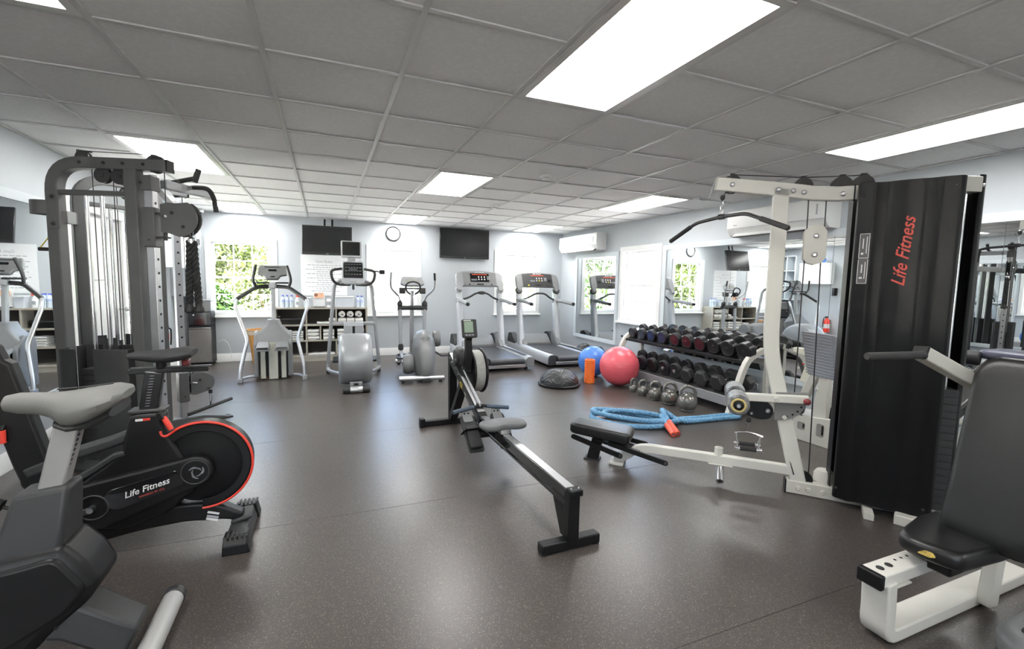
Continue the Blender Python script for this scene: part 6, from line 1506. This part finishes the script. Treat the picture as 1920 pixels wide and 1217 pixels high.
for k in (-1, 1):
    cx = -0.02
    MB().sph((cx + k * 0.19, 0.56, 1.01), (0.045, 0.045, 0.06), 14, 10).build('arm_hub', 'grey_dk', el)
    MB().tube([(cx + k * 0.19, 0.56, 0.95), (cx + k * 0.185, 0.54, 0.45), (cx + k * 0.18, 0.52, 0.34)], [0.030, 0.028, 0.026], 12).build('swing_arm', 'silver', el)
    MB().lathe([(0.025, 0.05), (0.040, 0.03), (0.042, -0.03), (0.025, -0.05)], (cx + k * 0.18, 0.51, 0.34), Z, 14).build('arm_joint', 'grey_dk', el)
    ar = fillet([(cx + k * 0.19, 0.56, 1.04), (cx + k * 0.20, 0.54, 1.12), (cx + k * 0.33, 0.44, 1.26), (cx + k * 0.335, 0.42, 1.36), (cx + k * 0.325, 0.40, 1.50)], 0.07)
    MB().tube(ar, 0.013, 10).build('hand_arm', 'steel', el)
    MB().tube([ar[-1], ar[-1].lerp(Vector((cx + k * 0.335, 0.42, 1.36)), 0.8)], 0.017, 12).build('hand_grip', 'grey_dk' if k > 0 else 'silver_l', el)
    pz = 0.17 if k < 0 else 0.33
    MB().bar((cx + k * 0.18, 0.51, pz + 0.10), (cx + k * 0.17, -0.15, pz + (0.02 if k < 0 else 0.18)), 0.05, 0.045).build('pedal_link', 'silver', el, bevel=0.01)
    pdo = MB().loft([[Vector((cx + k * 0.17 + p[0], 0.20 + p[1], z_)) for p in ring2d([(-0.085, -0.19), (0.085, -0.19), (0.07, 0.20), (-0.07, 0.20)], 0.05)] for z_ in (pz + 0.03, pz + 0.055)]).build('foot_pedal', 'grey_pl', el)
    MB().tube([Vector((cx + k * 0.17 + p[0], 0.20 + p[1], pz + 0.07)) for p in ring2d([(-0.085, -0.19), (0.085, -0.19), (0.07, 0.20), (-0.07, 0.20)], 0.05)], 0.014, 6, closed=True).build('pedal_rim', 'grey_dk', pdo)
cv = Vector((0, 0.5, 1)).normalized(); cn = X.cross(cv); co_ = Vector((-0.02, 0.60, 1.37))
cso = MB().prism(ring2d([(-0.19, -0.06), (-0.155, 0.075), (0.155, 0.075), (0.19, -0.06), (0.10, -0.09), (-0.10, -0.09)], 0.03), co_, X, cv, 0.05).build('console', 'silver_l', el, bevel=0.012)
MB().prism(rrect(0.22, 0.06, 0.01), co_ + cn * 0.027, X, cv, 0.004).build('console_face', mat('pale console face', (0.45, 0.44, 0.42), 0.4), cso)
MB().box((-0.02, 0.56, 1.255), (0.40, 0.10, 0.018)).build('accessory_tray', 'grey_dk', el, bevel=0.005)
for k in (-1, 1):
    MB().box((-0.02 + k * 0.155, 0.55, 1.215), (0.09, 0.09, 0.08)).build('bottle_cup', 'grey_dk', el, bevel=0.01)
MB().tube(fillet([(-0.06, 0.50, 1.17), (-0.125, 0.42, 1.22), (-0.13, 0.40, 1.32), (-0.06, 0.42, 1.36), (0.02, 0.42, 1.36), (0.09, 0.40, 1.32), (0.085, 0.42, 1.22), (0.02, 0.50, 1.17)], 0.06), 0.013, 10).build('fixed_handle', 'grip', el)
MB().tube([(0.24, -0.10, 0.36), (0.36, -0.05, 0.28), (0.52, 0.04, 0.27)], 0.014, 8).build('crank_link', 'dark_metal', el)
# ------------------------------------------------------------------ televisions, clock, notice, air conditioners
def television(label, w, h, loc, rot, arm):
    t = thing('television', label, 'television', loc)
    t.rotation_euler = rot
    b = MB().box((0, 0, 0), (w, 0.04, h)).build('cabinet', 'gloss_black', t, bevel=0.006)
    MB().box((0, -0.0205, 0.012), (w - 0.03, 0.002, h - 0.055)).build('screen', 'screen', t)
    MB().box((0, -0.021, -h / 2 + 0.016), (0.035, 0.002, 0.008)).build('badge', 'greyprint', t)
    MB().box((0, 0.035, -0.02), (w * 0.5, 0.04, h * 0.55)).build('back_bulge', 'black', t, bevel=0.015)
    for a in arm: MB().tube(a, 0.016, 8).build('bracket_arm', 'black', t)
    return t
television('ceiling hung television tilted down above the gym rules notice', 0.765, 0.485, (0.062, 8.22, 2.005), (R(-11), 0, R(-3)), [[(-0.05, 0.05, 0.02), (-0.05, 0.12, 0.10), (-0.05, 0.145, 0.40)], [(0.07, 0.05, 0.02), (0.07, 0.12, 0.10), (0.07, 0.145, 0.40)]])
television('flat wall mounted television to the right of the wall clock', 0.975, 0.56, (2.495, 8.538, 2.095), (0, 0, 0), [])

ck = thing('wall_clock', 'round white wall clock with dark rim between the televisions', 'clock', (1.168, 8.598, 2.213))
MB().lathe([(0.0001, 0.0), (0.128, 0.0), (0.132, 0.010), (0.130, 0.030), (0.120, 0.038), (0.113, 0.030), (0.112, 0.012), (0.0001, 0.012)], (0, 0, 0), (0, -1, 0), 40).build('rim', 'dark_metal', ck)
MB().lathe([(0.0001, 0.016), (0.1125, 0.016), (0.1125, 0.011)], (0, 0, 0), (0, -1, 0), 40).build('dial', 'paper', ck)
for k in range(12):
    a = math.pi / 6 * k
    text_obj('numeral', str(12 if k == 0 else k), 0.032, 'greyprint', ck, (0.088 * math.sin(a), -0.0165, 0.088 * math.cos(a)), X, Z, 0.0003)
for a, l_, w_ in ((R(-62), 0.058, 0.006), (R(55), 0.082, 0.004)):
    MB().bar((0, -0.019, 0), (l_ * math.sin(a), -0.019, l_ * math.cos(a)), 0.002, w_, Z).build('hand', 'black', ck)
MB().cyl((0, -0.016, 0), (0, -0.022, 0), 0.006, n=12).build('hand_pin', 'black', ck)

po = thing('rules_notice', 'white gym rules notice on the wall under the left television', 'notice', (0.005, 8.597, 1.435))
MB().box((0, 0, 0), (0.74, 0.004, 0.69)).build('sheet', 'paper', po)
text_obj('notice_title', 'Gym Rules', 0.062, 'greyprint', po, (0, -0.003, 0.235), X, Z, 0.0003)
random.seed(5)
words = ['Members must sign in before use', 'Return all weights to the racks', 'Wipe down equipment after use', 'Proper shoes must be worn', 'No food in the gym', 'Limit cardio to thirty minutes', 'No children without an adult', 'Please keep the music low', 'Report any damage to staff', 'Use towels at all times']
for k in range(13):
    w_ = random.uniform(0.40, 0.60) if k % 2 == 0 else random.uniform(0.18, 0.36)
    z_ = 0.175 - k * 0.037
    n_ = int(w_ / 0.045)
    x_ = -w_ / 2
    while x_ < w_ / 2:
        l_ = random.uniform(0.02, 0.06)
        MB().box((x_ + l_ / 2, -0.0025, z_), (l_, 0.001, 0.011)).build('notice_line', 'greyprint', po)
        x_ += l_ + 0.014

def aircon(label, loc, L_, H_, D_, rotz):
    t = thing('air_conditioner', label, 'air conditioner', loc, rotz)
    # local x along the unit, y toward the room (negative), z up from the bottom
    prof = ring2d([(0, 0.0), (-D_ * 0.72, 0.0), (-D_, H_ * 0.28), (-D_ * 0.98, H_ * 0.98), (-D_ * 0.90, H_), (0, H_)], 0.025)
    b = MB().prism(prof, (0, 0, 0), Y, Z, L_); b.build('casing', mat('aircon white', (0.78, 0.79, 0.78), 0.35, var=0.015), t, bevel=0.006)
    MB().box((0, -D_ * 0.80, 0.028), (L_ * 0.86, 0.10, 0.006), (R(38), 0, 0)).build('louvre', 'trim', t, bevel=0.002)
    MB().box((0, -D_ * 0.70, 0.010), (L_ * 0.86, 0.10, 0.012), (R(20), 0, 0)).build('outlet', 'grey_dk', t)
    MB().box((0, -D_ - 0.0005, H_ * 0.30), (L_ - 0.02, 0.003, 0.004)).build('panel_gap', 'greyprint', t)
    for k in range(5): MB().box((0, -D_ * 0.25 - k * 0.022, H_ + 0.001), (L_ * 0.86, 0.006, 0.004)).build('top_grille', 'greyprint', t)
    MB().box((-L_ * 0.40, -D_ - 0.001, H_ * 0.42), (0.05, 0.002, 0.010)).build('badge', 'greyprint', t)
    MB().box((L_ * 0.42, -D_ - 0.001, H_ * 0.62), (0.012, 0.003, 0.10)).build('indicator', 'greyprint', t)
    return t
# on the right wall: local y points into the wall
aircon('far white wall air conditioner above the framed mirror', (XR - 0.001, 7.65, 1.985), 1.38, 0.305, 0.21, -math.pi / 2)
aircon('near white wall air conditioner above the dumbbell mirror', (XR - 0.001, 3.55, 1.965), 1.16, 0.29, 0.22, -math.pi / 2)

# ------------------------------------------------------------------ ceiling bits
for nm, lb_, p, r_ in (('smoke_detector', 'small white smoke detector on the ceiling near the middle light', (1.97, 4.03), 0.055), ('smoke_detector', 'faint white smoke detector on the far ceiling', (2.12, 5.88), 0.05)):
    t = thing(nm, lb_, 'smoke detector', (p[0], p[1], HC + 0.008))
    MB().lathe([(0.0001, -0.045), (r_ * 0.6, -0.043), (r_ * 0.85, -0.03), (r_, -0.018), (r_, 0.0), (0.0001, 0.0)], (0, 0, 0), Z, 26).build('body', 'trim', t)
    MB().torus((0, 0, -0.030), Z, r_ * 0.80, 0.004, 26, 6).build('vent_ring', 'greyprint', t)
t = thing('security_camera', 'white dome camera at the ceiling above the fridge', 'camera', (-1.76, 8.42, HC + 0.002))
MB().lathe([(0.0001, -0.05), (0.062, -0.045), (0.07, -0.03), (0.07, 0.0), (0.0001, 0.0)], (0, 0, 0), Z, 24).build('housing', 'trim', t)
MB().sph((0.0, -0.02, -0.045), (0.045, 0.045, 0.035), 18, 10).build('dome', 'screen', t)
t = thing('wall_box', 'small white control box high on the back left wall', 'control box', (-1.83, 8.575, 1.98))
MB().box((0, 0, 0), (0.10, 0.045, 0.28)).build('case', 'trim', t, bevel=0.006)
MB().box((0.02, -0.025, -0.07), (0.05, 0.012, 0.09)).build('panel', 'grey_pl', t, bevel=0.003)

# ------------------------------------------------------------------ fridge with microwave, bin
fg = thing('mini_fridge', 'black mini fridge with a steel door in the far left corner', 'fridge', (-1.775, 8.42, 0))
MB().box((0, 0.015, 0.325), (0.30, 0.30, 0.59)).build('cabinet', 'black', fg, bevel=0.006)
dr = MB().box((0, -0.15, 0.315), (0.295, 0.035, 0.52)).build('door', mat('dull steel door', (0.22, 0.21, 0.20), 0.35, metal=0.7, var=0.12, scale=5), fg, bevel=0.006)
MB().box((0, -0.17, 0.590), (0.295, 0.02, 0.012)).build('door_handle', 'steel', dr, bevel=0.003)
for sx in (-0.12, 0.12):
    for sy in (-0.11, 0.13): MB().cyl((sx, sy, 0), (sx, sy, 0.035), 0.016, n=10).build('foot', 'rubber', fg)
mw = thing('microwave', 'black microwave stacked on the mini fridge', 'microwave', (-1.775, 8.42, 0.622))
MB().box((0, 0.02, 0.105), (0.30, 0.28, 0.205)).build('case', 'black', mw, bevel=0.006)
MB().box((0, -0.124, 0.105), (0.29, 0.012, 0.19)).build('door', 'gloss_black', mw, bevel=0.003)
MB().sph((-0.08, -0.133, 0.165), (0.013, 0.004, 0.011), 12, 8).build('badge', 'whiteprint', mw)
bx3 = thing('storage_box', 'grey plastic box on top of the microwave', 'box', (-1.775, 8.42, 0.832))
MB().box((0, 0.02, 0.085), (0.29, 0.26, 0.17)).build('box_body', 'grey_pl', bx3, bevel=0.01)
MB().box((0, 0.02, 0.178), (0.30, 0.27, 0.018)).build('box_lid', 'silver', bx3, bevel=0.006)

bn_ = thing('waste_bin', 'tapered tan waste bin with plastic liner under the left window', 'bin', (-0.975, 8.30, 0))
def oval(rx, ry, z_, n=32): return [Vector((rx * math.cos(2 * math.pi * k / n), ry * math.sin(2 * math.pi * k / n), z_)) for k in range(n)]
M['tan'] = mat('tan bin', (0.50, 0.25, 0.075), 0.6, var=0.15, scale=20)
MB().loft([oval(0.10, 0.10, 0.0), oval(0.112, 0.11, 0.06), oval(0.165, 0.15, 0.53), oval(0.158, 0.143, 0.53), oval(0.10, 0.10, 0.05)]).build('bin_body', 'tan', bn_)
for k in range(16):
    a = 2 * math.pi * k / 16
    MB().bar((0.1075 * math.cos(a), 0.1065 * math.sin(a), 0.03), (0.165 * math.cos(a), 0.151 * math.sin(a), 0.52), 0.006, 0.004).build('bin_rib', 'tan', bn_)
MB().tube(oval(0.172, 0.156, 0.545), 0.012, 8, closed=True).build('bin_rim', 'tan', bn_)
li = MB(); rr = []
for z_, s_, wv in ((0.47, 1.015, 0.004), (0.50, 1.03, 0.008), (0.535, 1.05, 0.004), (0.545, 1.03, 0.0), (0.50, 0.93, 0.004)):
    rr.append([Vector(((0.165 * s_ + wv * math.sin(9 * k)) * math.cos(2 * math.pi * k / 48), (0.15 * s_ + wv * math.cos(7 * k)) * math.sin(2 * math.pi * k / 48), z_ + wv * 1.5 * math.sin(5 * k))) for k in range(48)])
li.loft(rr, cap=False); li.build('liner', mat('clear liner', (0.62, 0.52, 0.40), 0.3), bn_, angle=80)
MB().tube([(-1.60, 8.585, 0.33), (-1.52, 8.575, 0.36), (-1.45, 8.57, 0.28), (-1.42, 8.57, 0.12), (-1.44, 8.56, 0.02), (-1.55, 8.50, 0.012), (-1.66, 8.50, 0.012)], 0.004, 6)
cdw = tag(MB().tube(catmull([Vector(p) for p in ((-1.60, 8.585, 0.33), (-1.52, 8.575, 0.36), (-1.45, 8.57, 0.28), (-1.42, 8.57, 0.12), (-1.44, 8.56, 0.02), (-1.55, 8.50, 0.012), (-1.61, 8.50, 0.012))], 6), 0.004, 6).build('power_cord', 'trim'), 'thin white power cord looping on the wall beside the fridge', 'cord')

# ------------------------------------------------------------------ shelf unit with towels and bottles
su = thing('cubby_shelf', 'beige cubby shelf unit with dark compartments under the notice', 'shelf', (-0.035, 8.43, 0))
x0, x1, dp = -0.705, 0.705, 0.32
zs = [0.085, 0.345, 0.605, 0.885]
for z_ in zs: MB().box((0, 0, z_), (x1 - x0, dp, 0.026)).build('shelf_board', 'wood', su, bevel=0.002, seg=1)
for x_ in (x0, x1): MB().box((x_, 0, 0.45), (0.026, dp, 0.896)).build('side_board', 'wood', su, bevel=0.002, seg=1)
MB().box((0, dp / 2 - 0.006, 0.48), (x1 - x0 - 0.03, 0.010, 0.80)).build('back_board', mat('dark shelf back', (0.045, 0.040, 0.036), 0.7), su)
MB().box((0, -dp / 2 + 0.02, 0.035), (x1 - x0 - 0.03, 0.02, 0.07)).build('plinth', 'wood', su)
for (xa, r_) in ((-0.25, 2), (0.215, 2), (-0.25, 1), (-0.035, 1), (0.215, 0), (-0.25, 0), (0.42, 1)):
    MB().box((xa, 0.0, (zs[r_] + zs[r_ + 1]) / 2), (0.024, dp - 0.02, zs[r_ + 1] - zs[r_] - 0.027)).build('divider', 'wood', su, bevel=0.002, seg=1)
def towel_flat(c, w, d, h, label, grp):
    t = thing('folded_towel', label, 'towel', c, random.uniform(-0.05, 0.05), grp)
    mb = MB(); n = 3
    rings = []
    for x_ in [-w / 2 + w * k / 8 for k in range(9)]:
        f = 1 - 0.10 * abs(x_ / (w / 2)) ** 4
        rings.append([Vector((x_, p[0], h / 2 + p[1] * f + 0.003 * math.sin(x_ * 40 + c[0] * 9))) for p in ring2d([(-d / 2, -h / 2), (d / 2, -h / 2), (d / 2, h / 2), (-d / 2, h / 2)], h * 0.5, 4)])
    mb.loft(rings); mb.build('cloth', 'towel', t)
    MB().bar((-w / 2 + 0.01, -d / 2 - 0.001, h * 0.5), (w / 2 - 0.01, -d / 2 - 0.001, h * 0.5), 0.004, 0.003).build('fold', 'grey_pl', t)
    return t
def towel_roll(c, r, l, label, grp):
    t = thing('rolled_towel', label, 'towel', c, 0, grp)
    mb = MB(); pts_ = []
    prof_ = []
    for k in range(40):
        a = 2 * math.pi * 2.6 * k / 39; rr = r * (0.25 + 0.72 * k / 39); prof_.append((rr * math.cos(a), r + rr * math.sin(a)))
    mb.prism(stroke(prof_, r * 0.20), (0, 0, 0), X, Z, l); mb.build('cloth', 'towel', t)
    return t
SX, SY = -0.035, 8.43
def tz(r_): return zs[r_] + 0.0135
labels_used = {}
def TL(base):
    labels_used[base] = labels_used.get(base, 0) + 1; return base
G_T = 'white towels on the cubby shelf'
lv = ['bottom', 'second', 'third', 'top']
for k in range(4): towel_flat((SX - 0.40, SY - 0.04, tz(1) + k * 0.036), 0.20, 0.22, 0.034, f'wide folded white towel, {lv[k]} of the pile behind the stair climber rail', G_T)
for k in range(3): towel_flat((SX - 0.145, SY - 0.04, tz(1) + k * 0.058), 0.175, 0.22, 0.055, f'thick folded white towel, {lv[k] if k < 2 else "top"} of the middle shelf stack', G_T)
for k in range(3): towel_flat((SX + 0.09, SY - 0.04, tz(1) + k * 0.058), 0.17, 0.22, 0.055, f'thick folded white towel, {lv[k] if k < 2 else "top"} of the stack right of the shelf divider', G_T)
for k in range(3): towel_flat((SX + 0.315, SY - 0.04, tz(1) + k * 0.058), 0.165, 0.22, 0.055, f'thick folded white towel, {lv[k] if k < 2 else "top"} of the stack behind the cross trainer', G_T)
for k in range(3): towel_flat((SX + 0.565, SY - 0.04, tz(1) + k * 0.058), 0.20, 0.22, 0.055, f'thick folded white towel, {lv[k] if k < 2 else "top"} of the rightmost shelf stack', G_T)
for k in range(3): towel_roll((SX + 0.31 + k * 0.135, SY - 0.04, tz(2) + 0.11), 0.055, 0.24, f'rolled white towel on the upper row of the top right cubby, {["left", "middle", "right"][k]} one', G_T)
for k in range(3): towel_flat((SX + 0.31 + k * 0.135, SY - 0.04, tz(2)), 0.125, 0.22, 0.105, f'bundled white towel under the rolls of the top right cubby, {["left", "middle", "right"][k]} one', G_T)
towel_flat((SX + 0.03, SY - 0.05, tz(2)), 0.24, 0.22, 0.035, 'single thin white towel in the top middle cubby', G_T)
towel_flat((SX + 0.15, SY - 0.05, tz(2) + 0.036), 0.10, 0.20, 0.060, 'small bundled towel on the single thin towel of the top middle cubby', G_T)
towel_flat((SX - 0.02, SY - 0.06, tz(0)), 0.42, 0.20, 0.030, 'wide thin white towel in the bottom middle cubby', G_T)
for k in range(3): towel_flat((SX + 0.30, SY - 0.05, tz(0) + k * 0.052), 0.14, 0.20, 0.050, f'folded white towel, {lv[k] if k < 2 else "top"} of the stack in the bottom right cubby', G_T)
bt = thing('storage_basket', 'flat black basket in the top left cubby', 'basket', (SX - 0.48, SY - 0.03, tz(2)))
MB().loft([oval(0.17, 0.11, 0.0), oval(0.19, 0.125, 0.09), oval(0.18, 0.117, 0.09), oval(0.165, 0.105, 0.01)]).build('basket_body', 'black', bt)
MB().tube(oval(0.186, 0.122, 0.09), 0.006, 6, closed=True).build('basket_rim', 'dark_metal', bt)

M['water'] = mat('clear water plastic', (0.62, 0.70, 0.78), 0.12, var=0.05)
M['cap_blue'] = mat('blue cap', (0.10, 0.14, 0.62), 0.4)
def bottle(c, label, cap='cap_blue', body='water', h=0.20, r=0.031, lab='cap_blue', grp='water bottles on the shelf'):
    t = thing('water_bottle', label, 'bottle', c, 0, grp)
    MB().lathe([(0.0001, 0.0), (r, 0.0), (r, h * 0.18), (r * 0.92, h * 0.22), (r, h * 0.27), (r, h * 0.66), (r * 0.55, h * 0.82), (r * 0.42, h * 0.86), (r * 0.42, h * 0.92)], (0, 0, 0), Z, 18).build('bottle_body', body, t)
    MB().lathe([(0.0001, h), (r * 0.44, h), (r * 0.48, h * 0.92), (r * 0.48, h * 0.90)], (0, 0, 0), Z, 16).build('cap', cap, t)
    if lab: MB().lathe([(r + 0.0006, h * 0.46), (r + 0.0006, h * 0.62)], (0, 0, 0), Z, 18, cap=False).build('wrapper', mat('printed wrapper', (0.42, 0.50, 0.72), 0.4, var=0.3, scale=60), t)
    return t
zt_ = zs[3] + 0.0135
for k in range(3):
    bottle((-0.635 + k * 0.066, 8.36, zt_), f'blue capped water bottle behind the stair climber mast, {["left", "middle", "right"][k]} of the front row')
for k in range(3):
    bottle((-0.635 + k * 0.066, 8.43, zt_), f'blue capped water bottle behind the stair climber mast, {["left", "middle", "right"][k]} of the back row')
for k in range(2):
    for q in range(2):
        bottle((0.535 + k * 0.068, 8.36 + q * 0.07, zt_), f'blue capped water bottle at the right shelf end, {["left", "right"][k]} in the {["front", "back"][q]} pair')
sp_ = thing('spray_bottle', 'white spray bottle with a red trigger on the shelf', 'bottle', (-0.415, 8.36, zt_))
MB().lathe([(0.0001, 0), (0.036, 0), (0.038, 0.02), (0.036, 0.12), (0.016, 0.155), (0.014, 0.17)], (0, 0, 0), Z, 18).build('bottle_body', 'paper', sp_)
MB().box((0.008, 0, 0.185), (0.055, 0.022, 0.034)).build('trigger_head', 'red', sp_, bevel=0.006)
MB().box((0.0, -0.0375, 0.07), (0.04, 0.003, 0.05)).build('label_patch', 'greyprint', sp_)
tb_ = thing('clear_tub', 'pale translucent tub on the shelf beside the picture card', 'tub', (-0.262, 8.38, zt_))
MB().loft([[Vector((p[0], p[1], z_)) for p in rrect(0.105 + z_ * 0.1, 0.12 + z_ * 0.1, 0.02)] for z_ in (0, 0.15)]).build('tub_body', mat('translucent plastic', (0.60, 0.65, 0.71), 0.3), tb_)
MB().box((0, 0, 0.157), (0.128, 0.142, 0.016)).build('tub_lid', 'paper', tb_, bevel=0.004)
pc_ = thing('picture_card', 'standing white card with a peach coloured photo on the shelf', 'picture', (-0.085, 8.36, zt_))
MB().box((0, 0.02, 0.132), (0.185, 0.008, 0.262), (R(-8), 0, 0)).build('card', 'paper', pc_)
MB().box((0, 0.0005, 0.200), (0.150, 0.004, 0.085), (R(-8), 0, 0)).build('photo_patch', mat('peach print', (0.72, 0.42, 0.28), 0.5, var=0.25, scale=18), pc_)
MB().sph((-0.045, -0.003, 0.205), (0.028, 0.003, 0.026), 14, 8).build('photo_patch', mat('brown print', (0.22, 0.10, 0.07), 0.5), pc_)
MB().box((0, -0.02, 0.008), (0.18, 0.05, 0.012)).build('card_stand', 'dark_metal', pc_)
wb = thing('wipes_tub', 'small white wipes tub on the shelf by the cross trainer tube', 'tub', (0.075, 8.36, zt_))
MB().lathe([(0.0001, 0), (0.042, 0), (0.043, 0.13), (0.038, 0.145), (0.0001, 0.15)], (0, 0, 0), Z, 20).build('tub_body', 'paper', wb)
MB().lathe([(0.0436, 0.04), (0.0436, 0.10)], (0, 0, 0), Z, 20, cap=False).build('wrapper', 'greyprint', wb)
bb = thing('clear_box', 'long pale translucent box on the shelf under the notice corner', 'box', (0.315, 8.40, zt_))
MB().box((0, 0, 0.085), (0.30, 0.20, 0.17)).build('box_body', MATS['translucent plastic'], bb, bevel=0.012)
MB().box((0, 0, 0.178), (0.315, 0.215, 0.016)).build('box_lid', 'paper', bb, bevel=0.005)

# ------------------------------------------------------------------ left wall furniture seen in the mirrors
wc = thing('wall_cabinet', 'white wall cabinet seen in the mirror with a blue ball on top', 'cabinet', (XL + 0.001, 7.62, 1.49))
MB().box((0.155, 0, 0.255), (0.31, 0.66, 0.51)).build('carcass', 'trim', wc, bevel=0.003)
for k in (-1, 1):
    d = MB().box((0.319, k * 0.165, 0.255), (0.016, 0.325, 0.505)).build('cabinet_door', 'trim', wc, bevel=0.003)
    MB().cyl((0.327, k * 0.03, 0.06), (0.345, k * 0.03, 0.06), 0.008, n=12).build('door_knob', 'steel', d)
t = thing('small_ball', 'small blue ball on the white wall cabinet', 'ball', (XL + 0.16, 7.50, 2.001))
MB().sph((0, 0, 0.075), 0.075, 24, 14).build('ball_skin', 'blueball', t)
MB().cyl((0.06, -0.04, 0.09), (0.066, -0.044, 0.092), 0.008, n=10).build('plug', 'blueball', t)
fe = thing('fire_extinguisher', 'red fire extinguisher on the left wall, seen in the mirror', 'extinguisher', (XL + 0.085, 7.33, 0.335))
MB().lathe([(0.0001, 0), (0.062, 0.0), (0.065, 0.02), (0.065, 0.27), (0.045, 0.315), (0.02, 0.33), (0.02, 0.35)], (0, 0, 0), Z, 24).build('cylinder', 'red', fe)
MB().box((0.015, 0, 0.37), (0.10, 0.025, 0.03)).build('valve', 'black', fe, bevel=0.005)
MB().tube(fillet([(0.03, 0, 0.36), (0.08, 0.03, 0.34), (0.075, 0.04, 0.22), (0.066, 0.045, 0.12)], 0.03), 0.010, 8).build('hose', 'black', fe)
MB().lathe([(0.0656, 0.10), (0.0656, 0.20)], (0, 0, 0), Z, 24, cap=False).build('wrapper', 'paper', fe)
MB().box((-0.07, 0, 0.20), (0.03, 0.05, 0.20)).build('wall_bracket', 'dark_metal', fe)
ph = thing('wall_phone', 'black wall phone on the left wall, seen in the mirror', 'phone', (XL + 0.001, 7.24, 1.22))
MB().box((0.03, 0, 0.09), (0.06, 0.09, 0.18)).build('base', 'black', ph, bevel=0.01)
MB().bar((0.075, 0, 0.0), (0.075, 0, 0.18), 0.05, 0.03, X).build('handset', 'dark_metal', ph, bevel=0.01)
cu_ = thing('cubby_tower', 'tall pale blue cubby tower in the back left corner', 'shelf', (XL + 0.002, 8.33, 1.08))
for y_ in (-0.24, 0.0, 0.24): MB().box((0.14, y_, 0.56), (0.28, 0.018, 1.12)).build('side_board', 'wall', cu_)
for z_ in (0.009, 0.36, 0.74, 1.111): MB().box((0.14, 0, z_), (0.28, 0.46, 0.018)).build('shelf_board', 'wall', cu_)
MB().box((0.006, 0, 0.56), (0.010, 0.46, 1.10)).build('back_board', 'mframe', cu_)
